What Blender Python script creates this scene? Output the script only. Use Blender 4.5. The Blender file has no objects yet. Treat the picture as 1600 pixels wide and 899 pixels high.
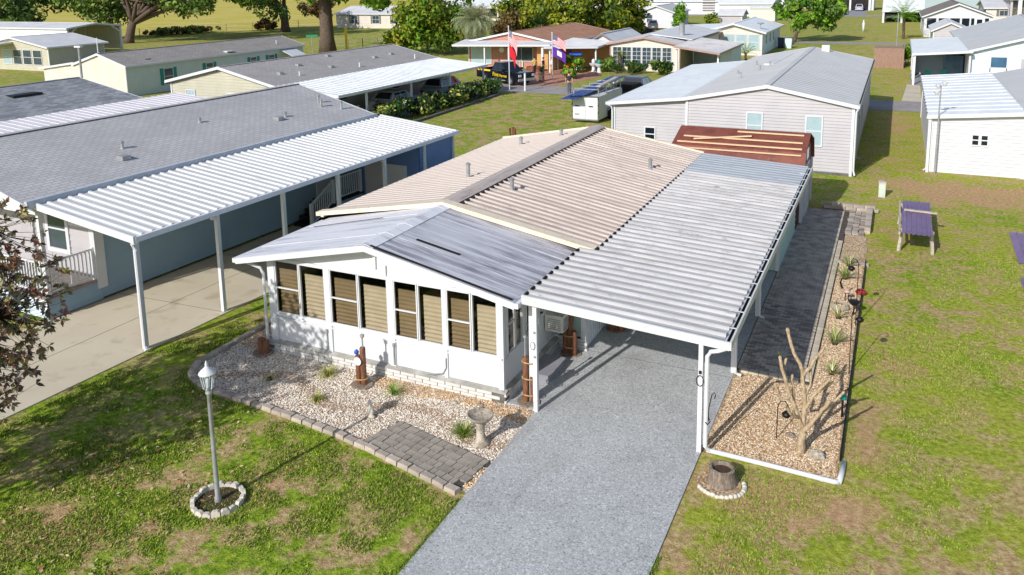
import bpy, math, random
import numpy as np
from mathutils import Vector, Matrix
random.seed(7)
RNG = np.random.default_rng(7)
D = bpy.data
SC = bpy.context.scene
COL = SC.collection

# ------------------------------------------------------------------ camera, world, sun, exposure
cam_d = D.cameras.new('camera')
cam = D.objects.new('camera', cam_d)
COL.objects.link(cam)
SC.camera = cam
YAW, PIT, ROL = 0.447925, 0.16991375, -0.0174169
ca, sa, cb, sb, cc, sc_ = math.cos(YAW), math.sin(YAW), math.cos(PIT), math.sin(PIT), math.cos(ROL), math.sin(ROL)
Ryaw = Matrix(((ca, sa, 0), (-sa, ca, 0), (0, 0, 1)))
Rbase = Matrix(((1, 0, 0), (0, 0, -1), (0, 1, 0)))
Rpit = Matrix(((1, 0, 0), (0, cb, -sb), (0, sb, cb)))
Rrol = Matrix(((cc, -sc_, 0), (sc_, cc, 0), (0, 0, 1)))
RC = Rrol @ Rpit @ Rbase @ Ryaw
mw = Matrix((RC[0], -RC[1], -RC[2])).transposed().to_4x4()
mw.translation = Vector((7.467, -14.857, 9.25))
cam.matrix_world = mw
cam_d.sensor_width = 36.0
cam_d.lens = 1261.1 * 36 / 1600
cam_d.shift_y = -(449.5 - 184.73) / 1600
cam_d.clip_start = 0.1
cam_d.clip_end = 3000

SUN_EL = math.radians(30.6)
SUN_TO = Vector((-0.235, -1.0, 0)).normalized() * math.cos(SUN_EL) + Vector((0, 0, math.sin(SUN_EL)))
world = D.worlds.new('World')
SC.world = world
world.use_nodes = True
wn = world.node_tree
sky = wn.nodes.new('ShaderNodeTexSky')
sky.sky_type = 'NISHITA'
sky.sun_disc = False
sky.sun_elevation = SUN_EL
sky.sun_rotation = math.atan2(SUN_TO.x, SUN_TO.y)
sky.dust_density = 1.0
bg = wn.nodes['Background']
bg.inputs['Strength'].default_value = 0.12
wn.links.new(sky.outputs[0], bg.inputs['Color'])
sun_d = D.lights.new('sun', 'SUN')
sun_d.energy = 4.2
sun_d.angle = math.radians(0.5)
sun_d.color = (1.0, 0.962, 0.905)
sun = D.objects.new('sun', sun_d)
COL.objects.link(sun)
sun.rotation_euler = SUN_TO.to_track_quat('Z', 'Y').to_euler()
sun.location = (0, 0, 60)
SC.view_settings.view_transform = 'Standard'
SC.view_settings.look = 'None'
SC.view_settings.exposure = 0.09
SC.view_settings.gamma = 1.0
SC.view_settings.use_curve_mapping = False
try:
    SC.cycles.max_bounces = 8
    SC.cycles.transparent_max_bounces = 12
except Exception:
    pass

# ------------------------------------------------------------------ helpers: colour and materials
def S(r, g, b, k=1.0):
    def f(c):
        c /= 255.0
        return (c / 12.92 if c <= 0.04045 else ((c + 0.055) / 1.055) ** 2.4) * k
    return (f(r), f(g), f(b), 1.0)

class NT:
    def __init__(s, name):
        s.m = D.materials.new(name)
        s.m.use_nodes = True
        s.t = s.m.node_tree
        s.b = s.t.nodes['Principled BSDF']
    def n(s, typ, **kw):
        nd = s.t.nodes.new(typ)
        for k, v in kw.items():
            if hasattr(nd, k):
                setattr(nd, k, v)
            else:
                nd.inputs[k.replace('_', ' ')].default_value = v
        return nd
    def l(s, a, b):
        s.t.links.new(a, b)
    def coord(s, scale=(1, 1, 1), rot=(0, 0, 0), kind='Object'):
        tc = s.n('ShaderNodeTexCoord')
        mp = s.n('ShaderNodeMapping')
        mp.inputs['Scale'].default_value = scale
        mp.inputs['Rotation'].default_value = rot
        s.l(tc.outputs[kind], mp.inputs['Vector'])
        return mp.outputs['Vector']
    def noise(s, vec, scale, detail=4, rough=0.55):
        nd = s.n('ShaderNodeTexNoise')
        nd.inputs['Scale'].default_value = scale
        nd.inputs['Detail'].default_value = detail
        nd.inputs['Roughness'].default_value = rough
        if vec is not None:
            s.l(vec, nd.inputs['Vector'])
        return nd.outputs['Fac']
    def ramp(s, fac, stops):
        r = s.n('ShaderNodeValToRGB')
        el = r.color_ramp.elements
        while len(el) < len(stops):
            el.new(0.5)
        for e, (p, c) in zip(el, stops):
            e.position = p
            e.color = c if len(c) == 4 else (*c, 1)
        s.l(fac, r.inputs['Fac'])
        return r.outputs['Color']
    def mix(s, fac, a, b, typ='MIX'):
        mx = s.n('ShaderNodeMix', data_type='RGBA', blend_type=typ)
        for sock, v in ((mx.inputs[0], fac), (mx.inputs[6], a), (mx.inputs[7], b)):
            if hasattr(v, 'is_output'):
                s.l(v, sock)
            else:
                sock.default_value = v
        return mx.outputs[2]
    def bump(s, h, strength=0.3, dist=0.02):
        b = s.n('ShaderNodeBump')
        b.inputs['Strength'].default_value = strength
        b.inputs['Distance'].default_value = dist
        s.l(h, b.inputs['Height'])
        s.l(b.outputs['Normal'], s.b.inputs['Normal'])

W1 = (1, 1, 1, 1); B0 = (0, 0, 0, 1)
def mat(name, c1, c2=None, scale=3.0, rough=0.6, stretch=(1, 1, 1), lo=0.35, hi=0.65, bump=0, bscale=40, metal=0.0, rand=0.0, spec=0.4, detail=5, c3=None):
    """Noise-mottled material; rand varies the value per object."""
    t = NT(name)
    vec = t.coord(stretch)
    if c2 is None:
        c2 = tuple(x * 0.86 for x in c1[:3]) + (1,)
    col = t.ramp(t.noise(vec, scale, detail), [(lo, c1), (hi, c2)])
    if c3 is not None:
        col = t.mix(t.ramp(t.noise(vec, scale * 3.7, 6), [(0.55, B0), (0.68, W1)]), col, c3)
    if rand:
        oi = t.n('ShaderNodeObjectInfo')
        r = t.ramp(oi.outputs['Random'], [(0, (1 - rand,) * 3), (1, (1 + rand,) * 3)])
        col = t.mix(1.0, col, r, 'MULTIPLY')
    t.l(col, t.b.inputs['Base Color'])
    t.b.inputs['Roughness'].default_value = rough
    t.b.inputs['Metallic'].default_value = metal
    t.b.inputs['Specular IOR Level'].default_value = spec
    if bump:
        t.bump(t.noise(t.coord(), bscale, 4), bump, 0.02)
    return t.m

def attr_mat(name, rough=0.6, transl=0.0, spec=0.3):
    t = NT(name)
    a = t.n('ShaderNodeAttribute', attribute_name='Col')
    t.l(a.outputs['Color'], t.b.inputs['Base Color'])
    t.b.inputs['Roughness'].default_value = rough
    t.b.inputs['Specular IOR Level'].default_value = spec
    if transl:
        tr = t.n('ShaderNodeBsdfTranslucent')
        t.l(a.outputs['Color'], tr.inputs['Color'])
        mx = t.n('ShaderNodeMixShader')
        mx.inputs[0].default_value = transl
        t.l(t.b.outputs[0], mx.inputs[1]); t.l(tr.outputs[0], mx.inputs[2])
        t.l(mx.outputs[0], t.t.nodes['Material Output'].inputs['Surface'])
    return t.m

M = {}
M['white'] = mat('white_paint', S(214, 216, 220), S(208, 211, 215), 1.2, 0.45)
M['whitedirty'] = mat('white_aluminium', S(212, 214, 216), S(198, 200, 201), 1.5, 0.45, (1, 1, 0.4))
M['black'] = mat('black_plastic', S(24, 24, 26), S(14, 14, 15), 4, 0.5)
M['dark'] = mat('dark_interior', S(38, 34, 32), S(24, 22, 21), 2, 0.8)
M['rubber'] = mat('tyre_rubber', S(32, 32, 33), S(24, 24, 24), 8, 0.85)
M['chrome'] = mat('bright_metal', S(190, 192, 196), S(160, 162, 168), 6, 0.25, metal=0.9)
M['galv'] = mat('grey_steel', S(178, 180, 182), S(150, 152, 154), 6, 0.4, metal=0.35)
M['brownblind'] = mat('tan_blind', S(188, 177, 154), S(178, 167, 144), 3, 0.8)
M['screen'] = mat('dark_screen', S(82, 70, 56), S(66, 55, 44), 3, 0.8)
M['mint'] = mat('mint_siding', S(176, 204, 194), S(164, 194, 184), 1.2, 0.5)
M['skirt'] = mat('white_skirting', S(222, 226, 230), S(206, 210, 214), 2, 0.55)
M['block'] = mat('white_painted_block', S(214, 213, 210), S(198, 196, 190), 5, 0.7, bump=0.4, bscale=60, rand=0.06)
M['mortar'] = mat('grey_mortar', S(112, 110, 106), S(88, 86, 82), 5, 0.9, bump=0.3)
M['ledge'] = mat('weathered_ledge', S(178, 176, 170), S(130, 128, 122), 3, 0.9, (1, 1, 1), 0.3, 0.7, 0.3)
M['bluesiding'] = mat('blue_siding', S(146, 170, 188), S(138, 162, 181), 1.0, 0.5)
M['palesiding'] = mat('pale_blue_siding', S(205, 222, 232), S(196, 214, 226), 1.0, 0.5)
M['graysiding'] = mat('light_grey_siding', S(180, 177, 181), S(172, 169, 174), 1.0, 0.5)
M['whitesiding'] = mat('white_siding', S(204, 206, 211), S(196, 198, 204), 1.0, 0.5)
M['beigesiding'] = mat('beige_siding', S(190, 186, 168), S(182, 178, 160), 1.0, 0.5)
M['palewall'] = mat('pale_green_siding', S(206, 214, 206), S(198, 207, 200), 1.0, 0.5)
M['cream'] = mat('cream_siding', S(212, 206, 196), S(203, 196, 185), 1.0, 0.55)
M['teal'] = mat('teal_shutter', S(34, 142, 130), S(28, 130, 120), 4, 0.5)
M['tan'] = mat('tan_stucco', S(206, 160, 108), S(194, 148, 98), 3, 0.8, bump=0.2)
M['salmon'] = mat('salmon_stucco', S(182, 134, 120), S(172, 124, 110), 3, 0.8, bump=0.2)
M['coconc'] = mat('concrete_pad', S(206, 196, 176), S(190, 179, 158), 0.35, 0.85, (1, 1, 1), 0.3, 0.7, 0.15, 60, c3=S(178, 166, 146))
M['asphalt'] = mat('road_asphalt', S(160, 154, 152), S(146, 140, 140), 0.6, 0.9, bump=0.2, c3=S(134, 128, 128))
M['wood'] = mat('fresh_pine', S(228, 198, 162), S(212, 178, 140), 6, 0.7, (1, 8, 8), bump=0.2)
M['graywood'] = mat('weathered_wood', S(196, 186, 172), S(160, 150, 136), 5, 0.8, (1, 1, 6), bump=0.3)
M['pile'] = mat('stained_piling', S(138, 90, 62), S(84, 54, 38), 6, 0.55, (6, 6, 1), 0.35, 0.65, 0.4, 30)
M['rope'] = mat('tan_rope', S(196, 168, 120), S(166, 136, 92), 30, 0.9, bump=0.4)
M['redroof'] = mat('red_roof_underlay', S(134, 76, 62), S(106, 56, 48), 1.6, 0.7, (1, 1, 1), 0.3, 0.7, 0.2, 30, c3=S(122, 84, 70))
M['purple'] = mat('purple_sheet_metal', S(126, 102, 146), S(108, 86, 128), 1.2, 0.4, metal=0.1, spec=0.5, c3=S(136, 116, 140))
M['bluesheet'] = mat('blue_sheet_metal', S(64, 92, 158), S(52, 78, 140), 1.2, 0.3, metal=0.3, spec=0.6)
M['roofwhite'] = mat('white_metal_roof', S(240, 242, 244), S(228, 230, 232), 0.8, 0.4, c3=S(218, 219, 219))
M['roofgray'] = mat('light_grey_metal_roof', S(202, 200, 198), S(192, 190, 189), 0.6, 0.45)
M['roofbrown'] = mat('terracotta_shingles', S(178, 134, 108), S(158, 114, 90), 1.2, 0.9, c3=S(142, 102, 80), bump=0.4, bscale=8)
M['roofdk'] = mat('brown_grey_shingles', S(134, 124, 118), S(112, 104, 99), 1.2, 0.9, bump=0.4, bscale=8)
M['roofpale'] = mat('pale_grey_roof', S(214, 214, 216), S(200, 200, 203), 0.6, 0.6)
M['fascia'] = mat('cream_fascia', S(232, 216, 194), S(222, 206, 184), 2, 0.5, c3=S(206, 186, 160))
M['redhose'] = mat('red_hose', S(176, 60, 62), S(140, 44, 48), 6, 0.5)
M['stone'] = mat('pale_stone', S(214, 208, 196), S(186, 178, 164), 5, 0.9, bump=0.5, bscale=25, rand=0.10)
M['edgestone'] = mat('edging_stone', S(184, 174, 162), S(154, 144, 134), 4, 0.9, bump=0.5, bscale=25, rand=0.18, c3=S(186, 156, 140))
M['paver'] = mat('grey_paver', S(158, 150, 140), S(134, 126, 118), 5, 0.9, bump=0.4, bscale=40, rand=0.14)
M['pathpaver'] = mat('charcoal_paver', S(176, 166, 156), S(126, 118, 112), 3, 0.9, bump=0.5, bscale=40, rand=0.42, c3=S(170, 146, 122))
M['border'] = mat('border_paver', S(206, 194, 176), S(180, 168, 150), 5, 0.9, bump=0.4, bscale=40, rand=0.12)
M['jointsand'] = mat('joint_sand', S(92, 84, 76), S(70, 64, 58), 6, 0.95)
M['birdbath'] = mat('weathered_concrete', S(190, 180, 164), S(140, 130, 116), 5, 0.9, bump=0.5, bscale=25, c3=S(112, 104, 92))
M['water'] = mat('murky_water', S(120, 112, 84), S(96, 90, 66), 5, 0.08, spec=0.8)
M['stumpwood'] = mat('old_stump', S(150, 136, 122), S(104, 92, 82), 5, 0.95, (5, 5, 1), bump=0.8, bscale=18)
M['bark'] = mat('oak_bark', S(112, 96, 84), S(72, 60, 52), 3, 0.95, (4, 4, 1), bump=0.8, bscale=8)
M['palebark'] = mat('pale_bark', S(196, 176, 146), S(146, 126, 100), 9, 0.9, (3, 3, 1), bump=0.9, bscale=22, c3=S(110, 92, 72))
M['darkbark'] = mat('dark_bark', S(72, 58, 50), S(46, 36, 32), 5, 0.95, bump=0.5)
M['leaf'] = attr_mat('foliage', 0.55, 0.25)
M['glossleaf'] = attr_mat('glossy_foliage', 0.35, 0.12, 0.5)
M['pebble'] = attr_mat('gravel_stones', 0.9)
M['blade'] = attr_mat('grass_blades', 0.8, 0.2, 0.1)
M['acwhite'] = mat('ivory_plastic', S(222, 220, 212), S(212, 210, 202), 3, 0.5)
M['skin'] = mat('skin', S(206, 160, 134), S(196, 148, 122), 6, 0.6)
M['jeans'] = mat('grey_trousers', S(96, 104, 122), S(80, 88, 106), 8, 0.9)
M['shirtdk'] = mat('dark_shirt', S(52, 54, 60), S(40, 42, 48), 8, 0.9)
M['shirtyl'] = mat('yellow_shirt', S(220, 190, 90), S(206, 176, 78), 8, 0.9)
M['shirtwh'] = mat('white_shirt', S(232, 230, 226), S(220, 218, 212), 8, 0.9)
M['khaki'] = mat('khaki_trousers', S(190, 152, 104), S(176, 138, 92), 8, 0.9)
M['hair'] = mat('dark_hair', S(52, 40, 34), S(36, 28, 24), 20, 0.7)
M['carblack'] = mat('black_car_paint', S(22, 23, 30), S(18, 19, 26), 2, 0.15, spec=0.7)
M['carblue'] = mat('navy_car_paint', S(34, 46, 74), S(28, 40, 66), 2, 0.18, spec=0.7)
M['carsilver'] = mat('silver_car_paint', S(176, 180, 186), S(166, 170, 176), 2, 0.2, spec=0.7)
M['cargray'] = mat('grey_car_paint', S(84, 90, 100), S(74, 80, 90), 2, 0.2, spec=0.7)
M['glassdk'] = mat('tinted_glass', S(26, 34, 46), S(20, 28, 38), 2, 0.06, spec=0.8)
M['winglass'] = mat('window_glass', S(70, 84, 92), S(58, 70, 78), 1.5, 0.08, spec=0.8)
M['winpale'] = mat('window_with_pale_shade', S(168, 190, 196), S(158, 180, 187), 2, 0.15, spec=0.6)
M['winblue'] = mat('blue_window_glass', S(74, 110, 138), S(62, 96, 124), 1.5, 0.1, spec=0.7)
M['yellow'] = mat('yellow_decal', S(246, 214, 44), S(236, 202, 36), 3, 0.5)
M['redlamp'] = mat('red_lamp', S(190, 24, 24), S(160, 16, 16), 3, 0.3)
M['headlamp'] = mat('headlamp', S(222, 224, 228), S(204, 206, 212), 3, 0.15, spec=0.8)
M['flagred'] = mat('red_flag_cloth', S(216, 30, 48), S(196, 22, 40), 3, 0.8)
M['flagwhite'] = mat('white_flag_cloth', S(236, 230, 232), S(222, 216, 220), 3, 0.8)
M['flagnavy'] = mat('navy_flag_cloth', S(52, 52, 108), S(44, 44, 96), 3, 0.8)
M['flagpurple'] = mat('purple_flag_cloth', S(92, 46, 152), S(80, 38, 138), 3, 0.8)
M['cartblue'] = mat('blue_canopy', S(44, 96, 196), S(38, 86, 180), 3, 0.5)
M['sheltergrey'] = mat('grey_pad', S(150, 150, 158), S(136, 136, 144), 0.8, 0.85)
M['brownbox'] = mat('brown_boards', S(158, 128, 112), S(142, 112, 98), 2, 0.8, (6, 6, 1))
M['signgreen'] = mat('green_sign', S(40, 150, 110), S(36, 140, 100), 3, 0.5)
M['brownpatio'] = mat('brick_patio', S(190, 140, 118), S(166, 118, 98), 2, 0.9, bump=0.3)
M['fasciapink'] = mat('dusty_pink_fascia', S(176, 146, 138), S(164, 134, 126), 2, 0.6)
M['mulch'] = mat('red_mulch', S(150, 84, 60), S(110, 60, 44), 6, 0.95, bump=0.6)
M['pedestal'] = mat('pale_green_cabinet', S(196, 206, 196), S(182, 192, 182), 3, 0.6)
M['darksoil'] = mat('dark_soil', S(84, 66, 52), S(58, 46, 38), 4, 0.95, bump=0.5)

def roof_dirty(name, base, stain, stain2, run, amt=0.5, pan=None, panamt=0.0):
    """Sheet metal with mildew streaks along the slope (run = stretch); pan = pan width, panamt = dirt and painted rib shade beside each rib."""
    t = NT(name)
    geo = t.n('ShaderNodeNewGeometry')
    def pos(scale):
        mp = t.n('ShaderNodeMapping'); mp.inputs['Scale'].default_value = scale
        t.l(geo.outputs['Position'], mp.inputs['Vector']); return mp.outputs['Vector']
    lo_ = 0.60 - 0.16 * amt
    st = t.ramp(t.noise(pos(run), 1.0, 8, 0.7), [(lo_, B0), (lo_ + 0.13, W1)])
    big = t.ramp(t.noise(pos((1, 1, 1)), 0.35, 3), [(0.35, (0.25,) * 3), (0.65, W1)])
    f = t.mix(1.0, st, big, 'MULTIPLY')
    col = t.mix(f, base, stain)
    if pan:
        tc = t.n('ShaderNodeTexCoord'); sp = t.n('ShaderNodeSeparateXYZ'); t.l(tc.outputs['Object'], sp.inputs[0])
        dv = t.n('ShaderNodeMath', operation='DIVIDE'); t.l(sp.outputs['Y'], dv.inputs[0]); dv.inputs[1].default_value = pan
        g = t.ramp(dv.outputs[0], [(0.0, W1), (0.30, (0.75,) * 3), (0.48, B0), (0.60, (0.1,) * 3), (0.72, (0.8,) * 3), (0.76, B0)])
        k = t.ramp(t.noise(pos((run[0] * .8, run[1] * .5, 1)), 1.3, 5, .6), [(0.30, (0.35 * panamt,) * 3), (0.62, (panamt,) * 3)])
        col = t.mix(t.mix(1.0, g, k, 'MULTIPLY'), col, stain2)  # darkens beside the ribs: settled dirt plus painted rib shade
    f2 = t.ramp(t.noise(pos((run[0] * 2.3, run[1] * 2.3, run[2])), 1.7, 6, 0.7), [(0.58, B0), (0.75, W1)])
    col = t.mix(f2, col, stain2)
    t.l(col, t.b.inputs['Base Color'])
    t.b.inputs['Roughness'].default_value = 0.5
    t.b.inputs['Specular IOR Level'].default_value = 0.35
    t.bump(t.noise(pos((1, 1, 1)), 30, 3), 0.08, 0.01)
    return t.m
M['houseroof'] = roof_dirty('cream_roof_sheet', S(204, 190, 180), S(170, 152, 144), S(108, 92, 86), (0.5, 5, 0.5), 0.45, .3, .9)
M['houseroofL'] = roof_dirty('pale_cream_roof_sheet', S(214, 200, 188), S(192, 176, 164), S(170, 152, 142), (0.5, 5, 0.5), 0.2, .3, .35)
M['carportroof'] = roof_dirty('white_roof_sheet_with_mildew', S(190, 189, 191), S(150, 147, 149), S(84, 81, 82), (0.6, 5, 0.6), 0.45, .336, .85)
M['carportflat'] = roof_dirty('pale_coated_roof', S(184, 190, 196), S(150, 156, 163), S(112, 114, 118), (0.5, 3, 0.5), 0.6, .336, .4)
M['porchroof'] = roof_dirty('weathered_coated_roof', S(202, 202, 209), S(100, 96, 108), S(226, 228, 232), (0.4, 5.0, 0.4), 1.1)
M['porchroofL'] = roof_dirty('coated_roof_painted_sheen', S(222, 222, 228), S(150, 148, 158), S(110, 107, 116), (0.4, 4.2, 0.4), 0.55)  # left slope: paler base and fewer stains paint in its sheen
M['bluecarport'] = roof_dirty('white_carport_sheet', S(218, 219, 220), S(200, 199, 197), S(134, 131, 127), (0.5, 5, 0.5), 0.15, .305, .65)

def shingle_mat(name, c1, c2, c3, rowx=0.30, rowy=0.14, axis='x'):
    """Asphalt shingles: courses and tabs, axis = direction of the slope run."""
    t = NT(name)
    rot = (0, 0, math.pi / 2) if axis == 'x' else (0, 0, 0)
    v = t.coord((1, 1, 1), rot)
    br = t.n('ShaderNodeTexBrick')
    br.inputs['Scale'].default_value = 1.0
    br.inputs['Brick Width'].default_value = rowx
    br.inputs['Row Height'].default_value = rowy
    br.inputs['Mortar Size'].default_value = 0.012
    br.inputs['Color1'].default_value = c1
    br.inputs['Color2'].default_value = c2
    br.inputs['Mortar'].default_value = c3
    t.l(v, br.inputs['Vector'])
    col = t.mix(t.ramp(t.noise(v, 0.6, 4), [(0.4, B0), (0.7, (0.35,) * 3)]), br.outputs['Color'], c3)
    t.l(col, t.b.inputs['Base Color'])
    t.b.inputs['Roughness'].default_value = 0.9
    t.bump(br.outputs['Fac'], -0.5, 0.01)
    return t.m
M['shgray'] = shingle_mat('grey_shingles', S(190, 188, 189), S(179, 177, 178), S(146, 144, 147))
M['shdark'] = shingle_mat('charcoal_shingles', S(160, 163, 167), S(122, 126, 132), S(98, 101, 107), 0.5, 0.24)
M['shbrown'] = shingle_mat('weathered_shingles', S(162, 156, 152), S(148, 142, 139), S(120, 115, 112), 0.4, 0.2)
M['shbeige'] = shingle_mat('grey_brown_shingles', S(172, 168, 166), S(160, 156, 155), S(136, 132, 131), 0.4, 0.2)

def lawn_mat():
    t = NT('lawn_grass')
    v = t.coord()
    big = t.noise(v, 0.085, 4, 0.6)
    reg = t.noise(v, 0.28, 5, 0.6)
    mid = t.noise(v, 1.25, 8, 0.72)
    fine = t.noise(v, 8.0, 5, 0.7)
    vf = t.noise(v, 30.0, 3, 0.7)
    green = t.ramp(fine, [(0.30, S(72, 100, 24)), (0.48, S(122, 148, 42)), (0.66, S(168, 184, 68))])
    olive = t.ramp(fine, [(0.3, S(120, 128, 42)), (0.5, S(160, 166, 62)), (0.7, S(192, 194, 94))])
    dry = t.ramp(fine, [(0.3, S(138, 112, 80)), (0.5, S(184, 156, 116)), (0.7, S(214, 190, 152))])
    sx = t.n('ShaderNodeSeparateXYZ'); t.l(v, sx.inputs[0])
    mr = t.n('ShaderNodeMapRange'); t.l(sx.outputs['X'], mr.inputs[0])
    for k_, q in ((1, -2.0), (2, 7.0), (3, -0.10), (4, 0.10)): mr.inputs[k_].default_value = q
    ad = t.n('ShaderNodeMath', operation='ADD'); t.l(reg, ad.inputs[0]); t.l(mr.outputs[0], ad.inputs[1])
    col = t.mix(t.ramp(ad.outputs[0], [(0.42, B0), (0.60, (0.92,) * 3)]), green, olive)
    patch = t.mix(1.0, t.ramp(mid, [(0.465, B0), (0.55, (0.95,) * 3)]), t.ramp(big, [(0.36, (0.5,) * 3), (0.56, W1)]), 'MULTIPLY')
    col = t.mix(patch, col, dry)
    bn = t.noise(v, 0.45, 7, 0.7)
    for (px_, py_, rx_, ry_, am) in ((10.4, 23.2, 4.2, 2.6, .22), (7.6, 41, 1.2, 9, .12), (8.1, 5.3, .7, .55, .32), (5.7, -1.1, 1.6, .8, .26), (-3.5, -4.6, 1.6, 1.2, .12), (-4.8, -6.9, 1.5, .9, .12), (8.7, -2.4, 1.4, .8, .12), (5.2, -3.2, .7, .5, .16), (7.3, 1.5, .5, 2.5, .14), (-9.5, 26, 4, 3, .08)):
        mp = t.n('ShaderNodeMapping'); mp.vector_type = 'POINT'
        mp.inputs['Location'].default_value = (-px_ / rx_, -py_ / ry_, 0); mp.inputs['Scale'].default_value = (1 / rx_, 1 / ry_, 0)
        t.l(v, mp.inputs['Vector'])
        ln = t.n('ShaderNodeVectorMath', operation='LENGTH'); t.l(mp.outputs['Vector'], ln.inputs[0])
        m2 = t.n('ShaderNodeMapRange'); m2.clamp = True; t.l(ln.outputs['Value'], m2.inputs[0])
        for k_, q in ((1, 0.2), (2, 1.3), (3, am), (4, 0.0)): m2.inputs[k_].default_value = q
        a2 = t.n('ShaderNodeMath', operation='ADD'); t.l(bn, a2.inputs[0]); t.l(m2.outputs[0], a2.inputs[1]); bn = a2.outputs[0]
    bare = t.ramp(bn, [(0.57, B0), (0.66, (0.85,) * 3)])
    col = t.mix(bare, col, t.ramp(fine, [(0.3, S(164, 128, 92)), (0.7, S(212, 176, 140))]))
    col = t.mix(t.ramp(vf, [(0.34, (0.45,) * 3), (0.46, B0)]), col, S(72, 74, 26))
    t.l(col, t.b.inputs['Base Color'])
    t.b.inputs['Roughness'].default_value = 0.95
    t.b.inputs['Specular IOR Level'].default_value = 0.05
    t.bump(t.mix(0.5, fine, vf), 0.9, 0.06)
    return t.m
M['lawn'] = lawn_mat()
def field_mat():
    t = NT('dry_field_grass')
    v = t.coord((1, 2.2, 1))
    col = t.ramp(t.noise(v, 0.06, 6, 0.65), [(0.3, S(172, 174, 70)), (0.48, S(192, 180, 98)), (0.7, S(208, 188, 130))])
    col = t.mix(t.ramp(t.noise(v, 0.9, 5, 0.7), [(0.45, B0), (0.7, (0.6,) * 3)]), col, S(150, 138, 60))
    t.l(col, t.b.inputs['Base Color'])
    t.b.inputs['Roughness'].default_value = 1.0
    t.b.inputs['Specular IOR Level'].default_value = 0.0
    return t.m
M['field'] = field_mat()
def speckle_mat():
    t = NT('speckled_epoxy_coating')
    v = t.coord()
    vo = t.n('ShaderNodeTexVoronoi', feature='F1')
    vo.inputs['Scale'].default_value = 46.0
    t.l(v, vo.inputs['Vector'])
    sep = t.n('ShaderNodeSeparateColor')
    t.l(vo.outputs['Color'], sep.inputs[0])
    col = t.ramp(sep.outputs[0], [(0.0, S(128, 130, 131)), (0.12, S(162, 164, 166)), (0.5, S(176, 178, 180)), (0.85, S(188, 190, 191)), (1.0, S(212, 214, 215))])
    big = t.ramp(t.noise(v, 0.55, 5, 0.65), [(0.33, (0.80,) * 3), (0.48, (0.97,) * 3), (0.7, (1.04,) * 3)])
    col = t.mix(1.0, col, big, 'MULTIPLY')
    st = t.ramp(t.noise(t.coord((1.6, .22, 1)), 1.0, 5, .6), [(0.60, B0), (0.72, (0.36,) * 3)])
    col = t.mix(st, col, S(120, 116, 112))
    t.l(col, t.b.inputs['Base Color'])
    t.b.inputs['Roughness'].default_value = 0.6
    t.b.inputs['Specular IOR Level'].default_value = 0.3
    return t.m
M['epoxy'] = speckle_mat()
def gravelbed_mat(name, stops, scale):
    t = NT(name)
    v = t.coord()
    vo = t.n('ShaderNodeTexVoronoi', feature='F1')
    vo.inputs['Scale'].default_value = scale
    t.l(v, vo.inputs['Vector'])
    sep = t.n('ShaderNodeSeparateColor')
    t.l(vo.outputs['Color'], sep.inputs[0])
    col = t.ramp(sep.outputs[1], stops)
    col = t.mix(t.ramp(vo.outputs['Distance'], [(0.3, B0), (0.75, (0.7,) * 3)]), col, S(110, 90, 72))
    t.l(col, t.b.inputs['Base Color'])
    t.b.inputs['Roughness'].default_value = 0.95
    t.bump(vo.outputs['Distance'], -0.9, 0.03)
    return t.m
GRA = [(0.0, S(150, 120, 98)), (0.3, S(200, 180, 160)), (0.6, S(226, 212, 196)), (1.0, S(244, 238, 230))]
GRB = [(0.0, S(150, 114, 82)), (0.35, S(200, 168, 128)), (0.7, S(222, 196, 160)), (1.0, S(238, 222, 200))]
M['gravel'] = gravelbed_mat('pale_gravel', GRA, 24)
M['gravelor'] = gravelbed_mat('tan_gravel', GRB, 24)

def thin_glass(name, tint, refl=0.12):
    t = NT(name)
    tr = t.n('ShaderNodeBsdfTransparent'); tr.inputs[0].default_value = tint
    gl = t.n('ShaderNodeBsdfGlossy'); gl.inputs['Roughness'].default_value = 0.03
    lw = t.n('ShaderNodeLayerWeight'); lw.inputs[0].default_value = 0.5
    pw = t.n('ShaderNodeMath', operation='POWER'); t.l(lw.outputs['Facing'], pw.inputs[0]); pw.inputs[1].default_value = 4.0
    fr = t.n('ShaderNodeMath', operation='MULTIPLY_ADD'); t.l(pw.outputs[0], fr.inputs[0]); fr.inputs[1].default_value = 0.6; fr.inputs[2].default_value = 0.03
    mx = t.n('ShaderNodeMixShader')
    t.l(fr.outputs[0], mx.inputs[0]); t.l(tr.outputs[0], mx.inputs[1]); t.l(gl.outputs[0], mx.inputs[2])
    t.l(mx.outputs[0], t.t.nodes['Material Output'].inputs['Surface'])
    return t.m
M['pane'] = thin_glass('clear_pane', (0.93, 0.92, 0.90, 1))
M['insect'] = thin_glass('screened_pane', (0.78, 0.75, 0.70, 1))
M['lampglass'] = thin_glass('lantern_glass', (0.85, 0.9, 0.92, 1))

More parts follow.
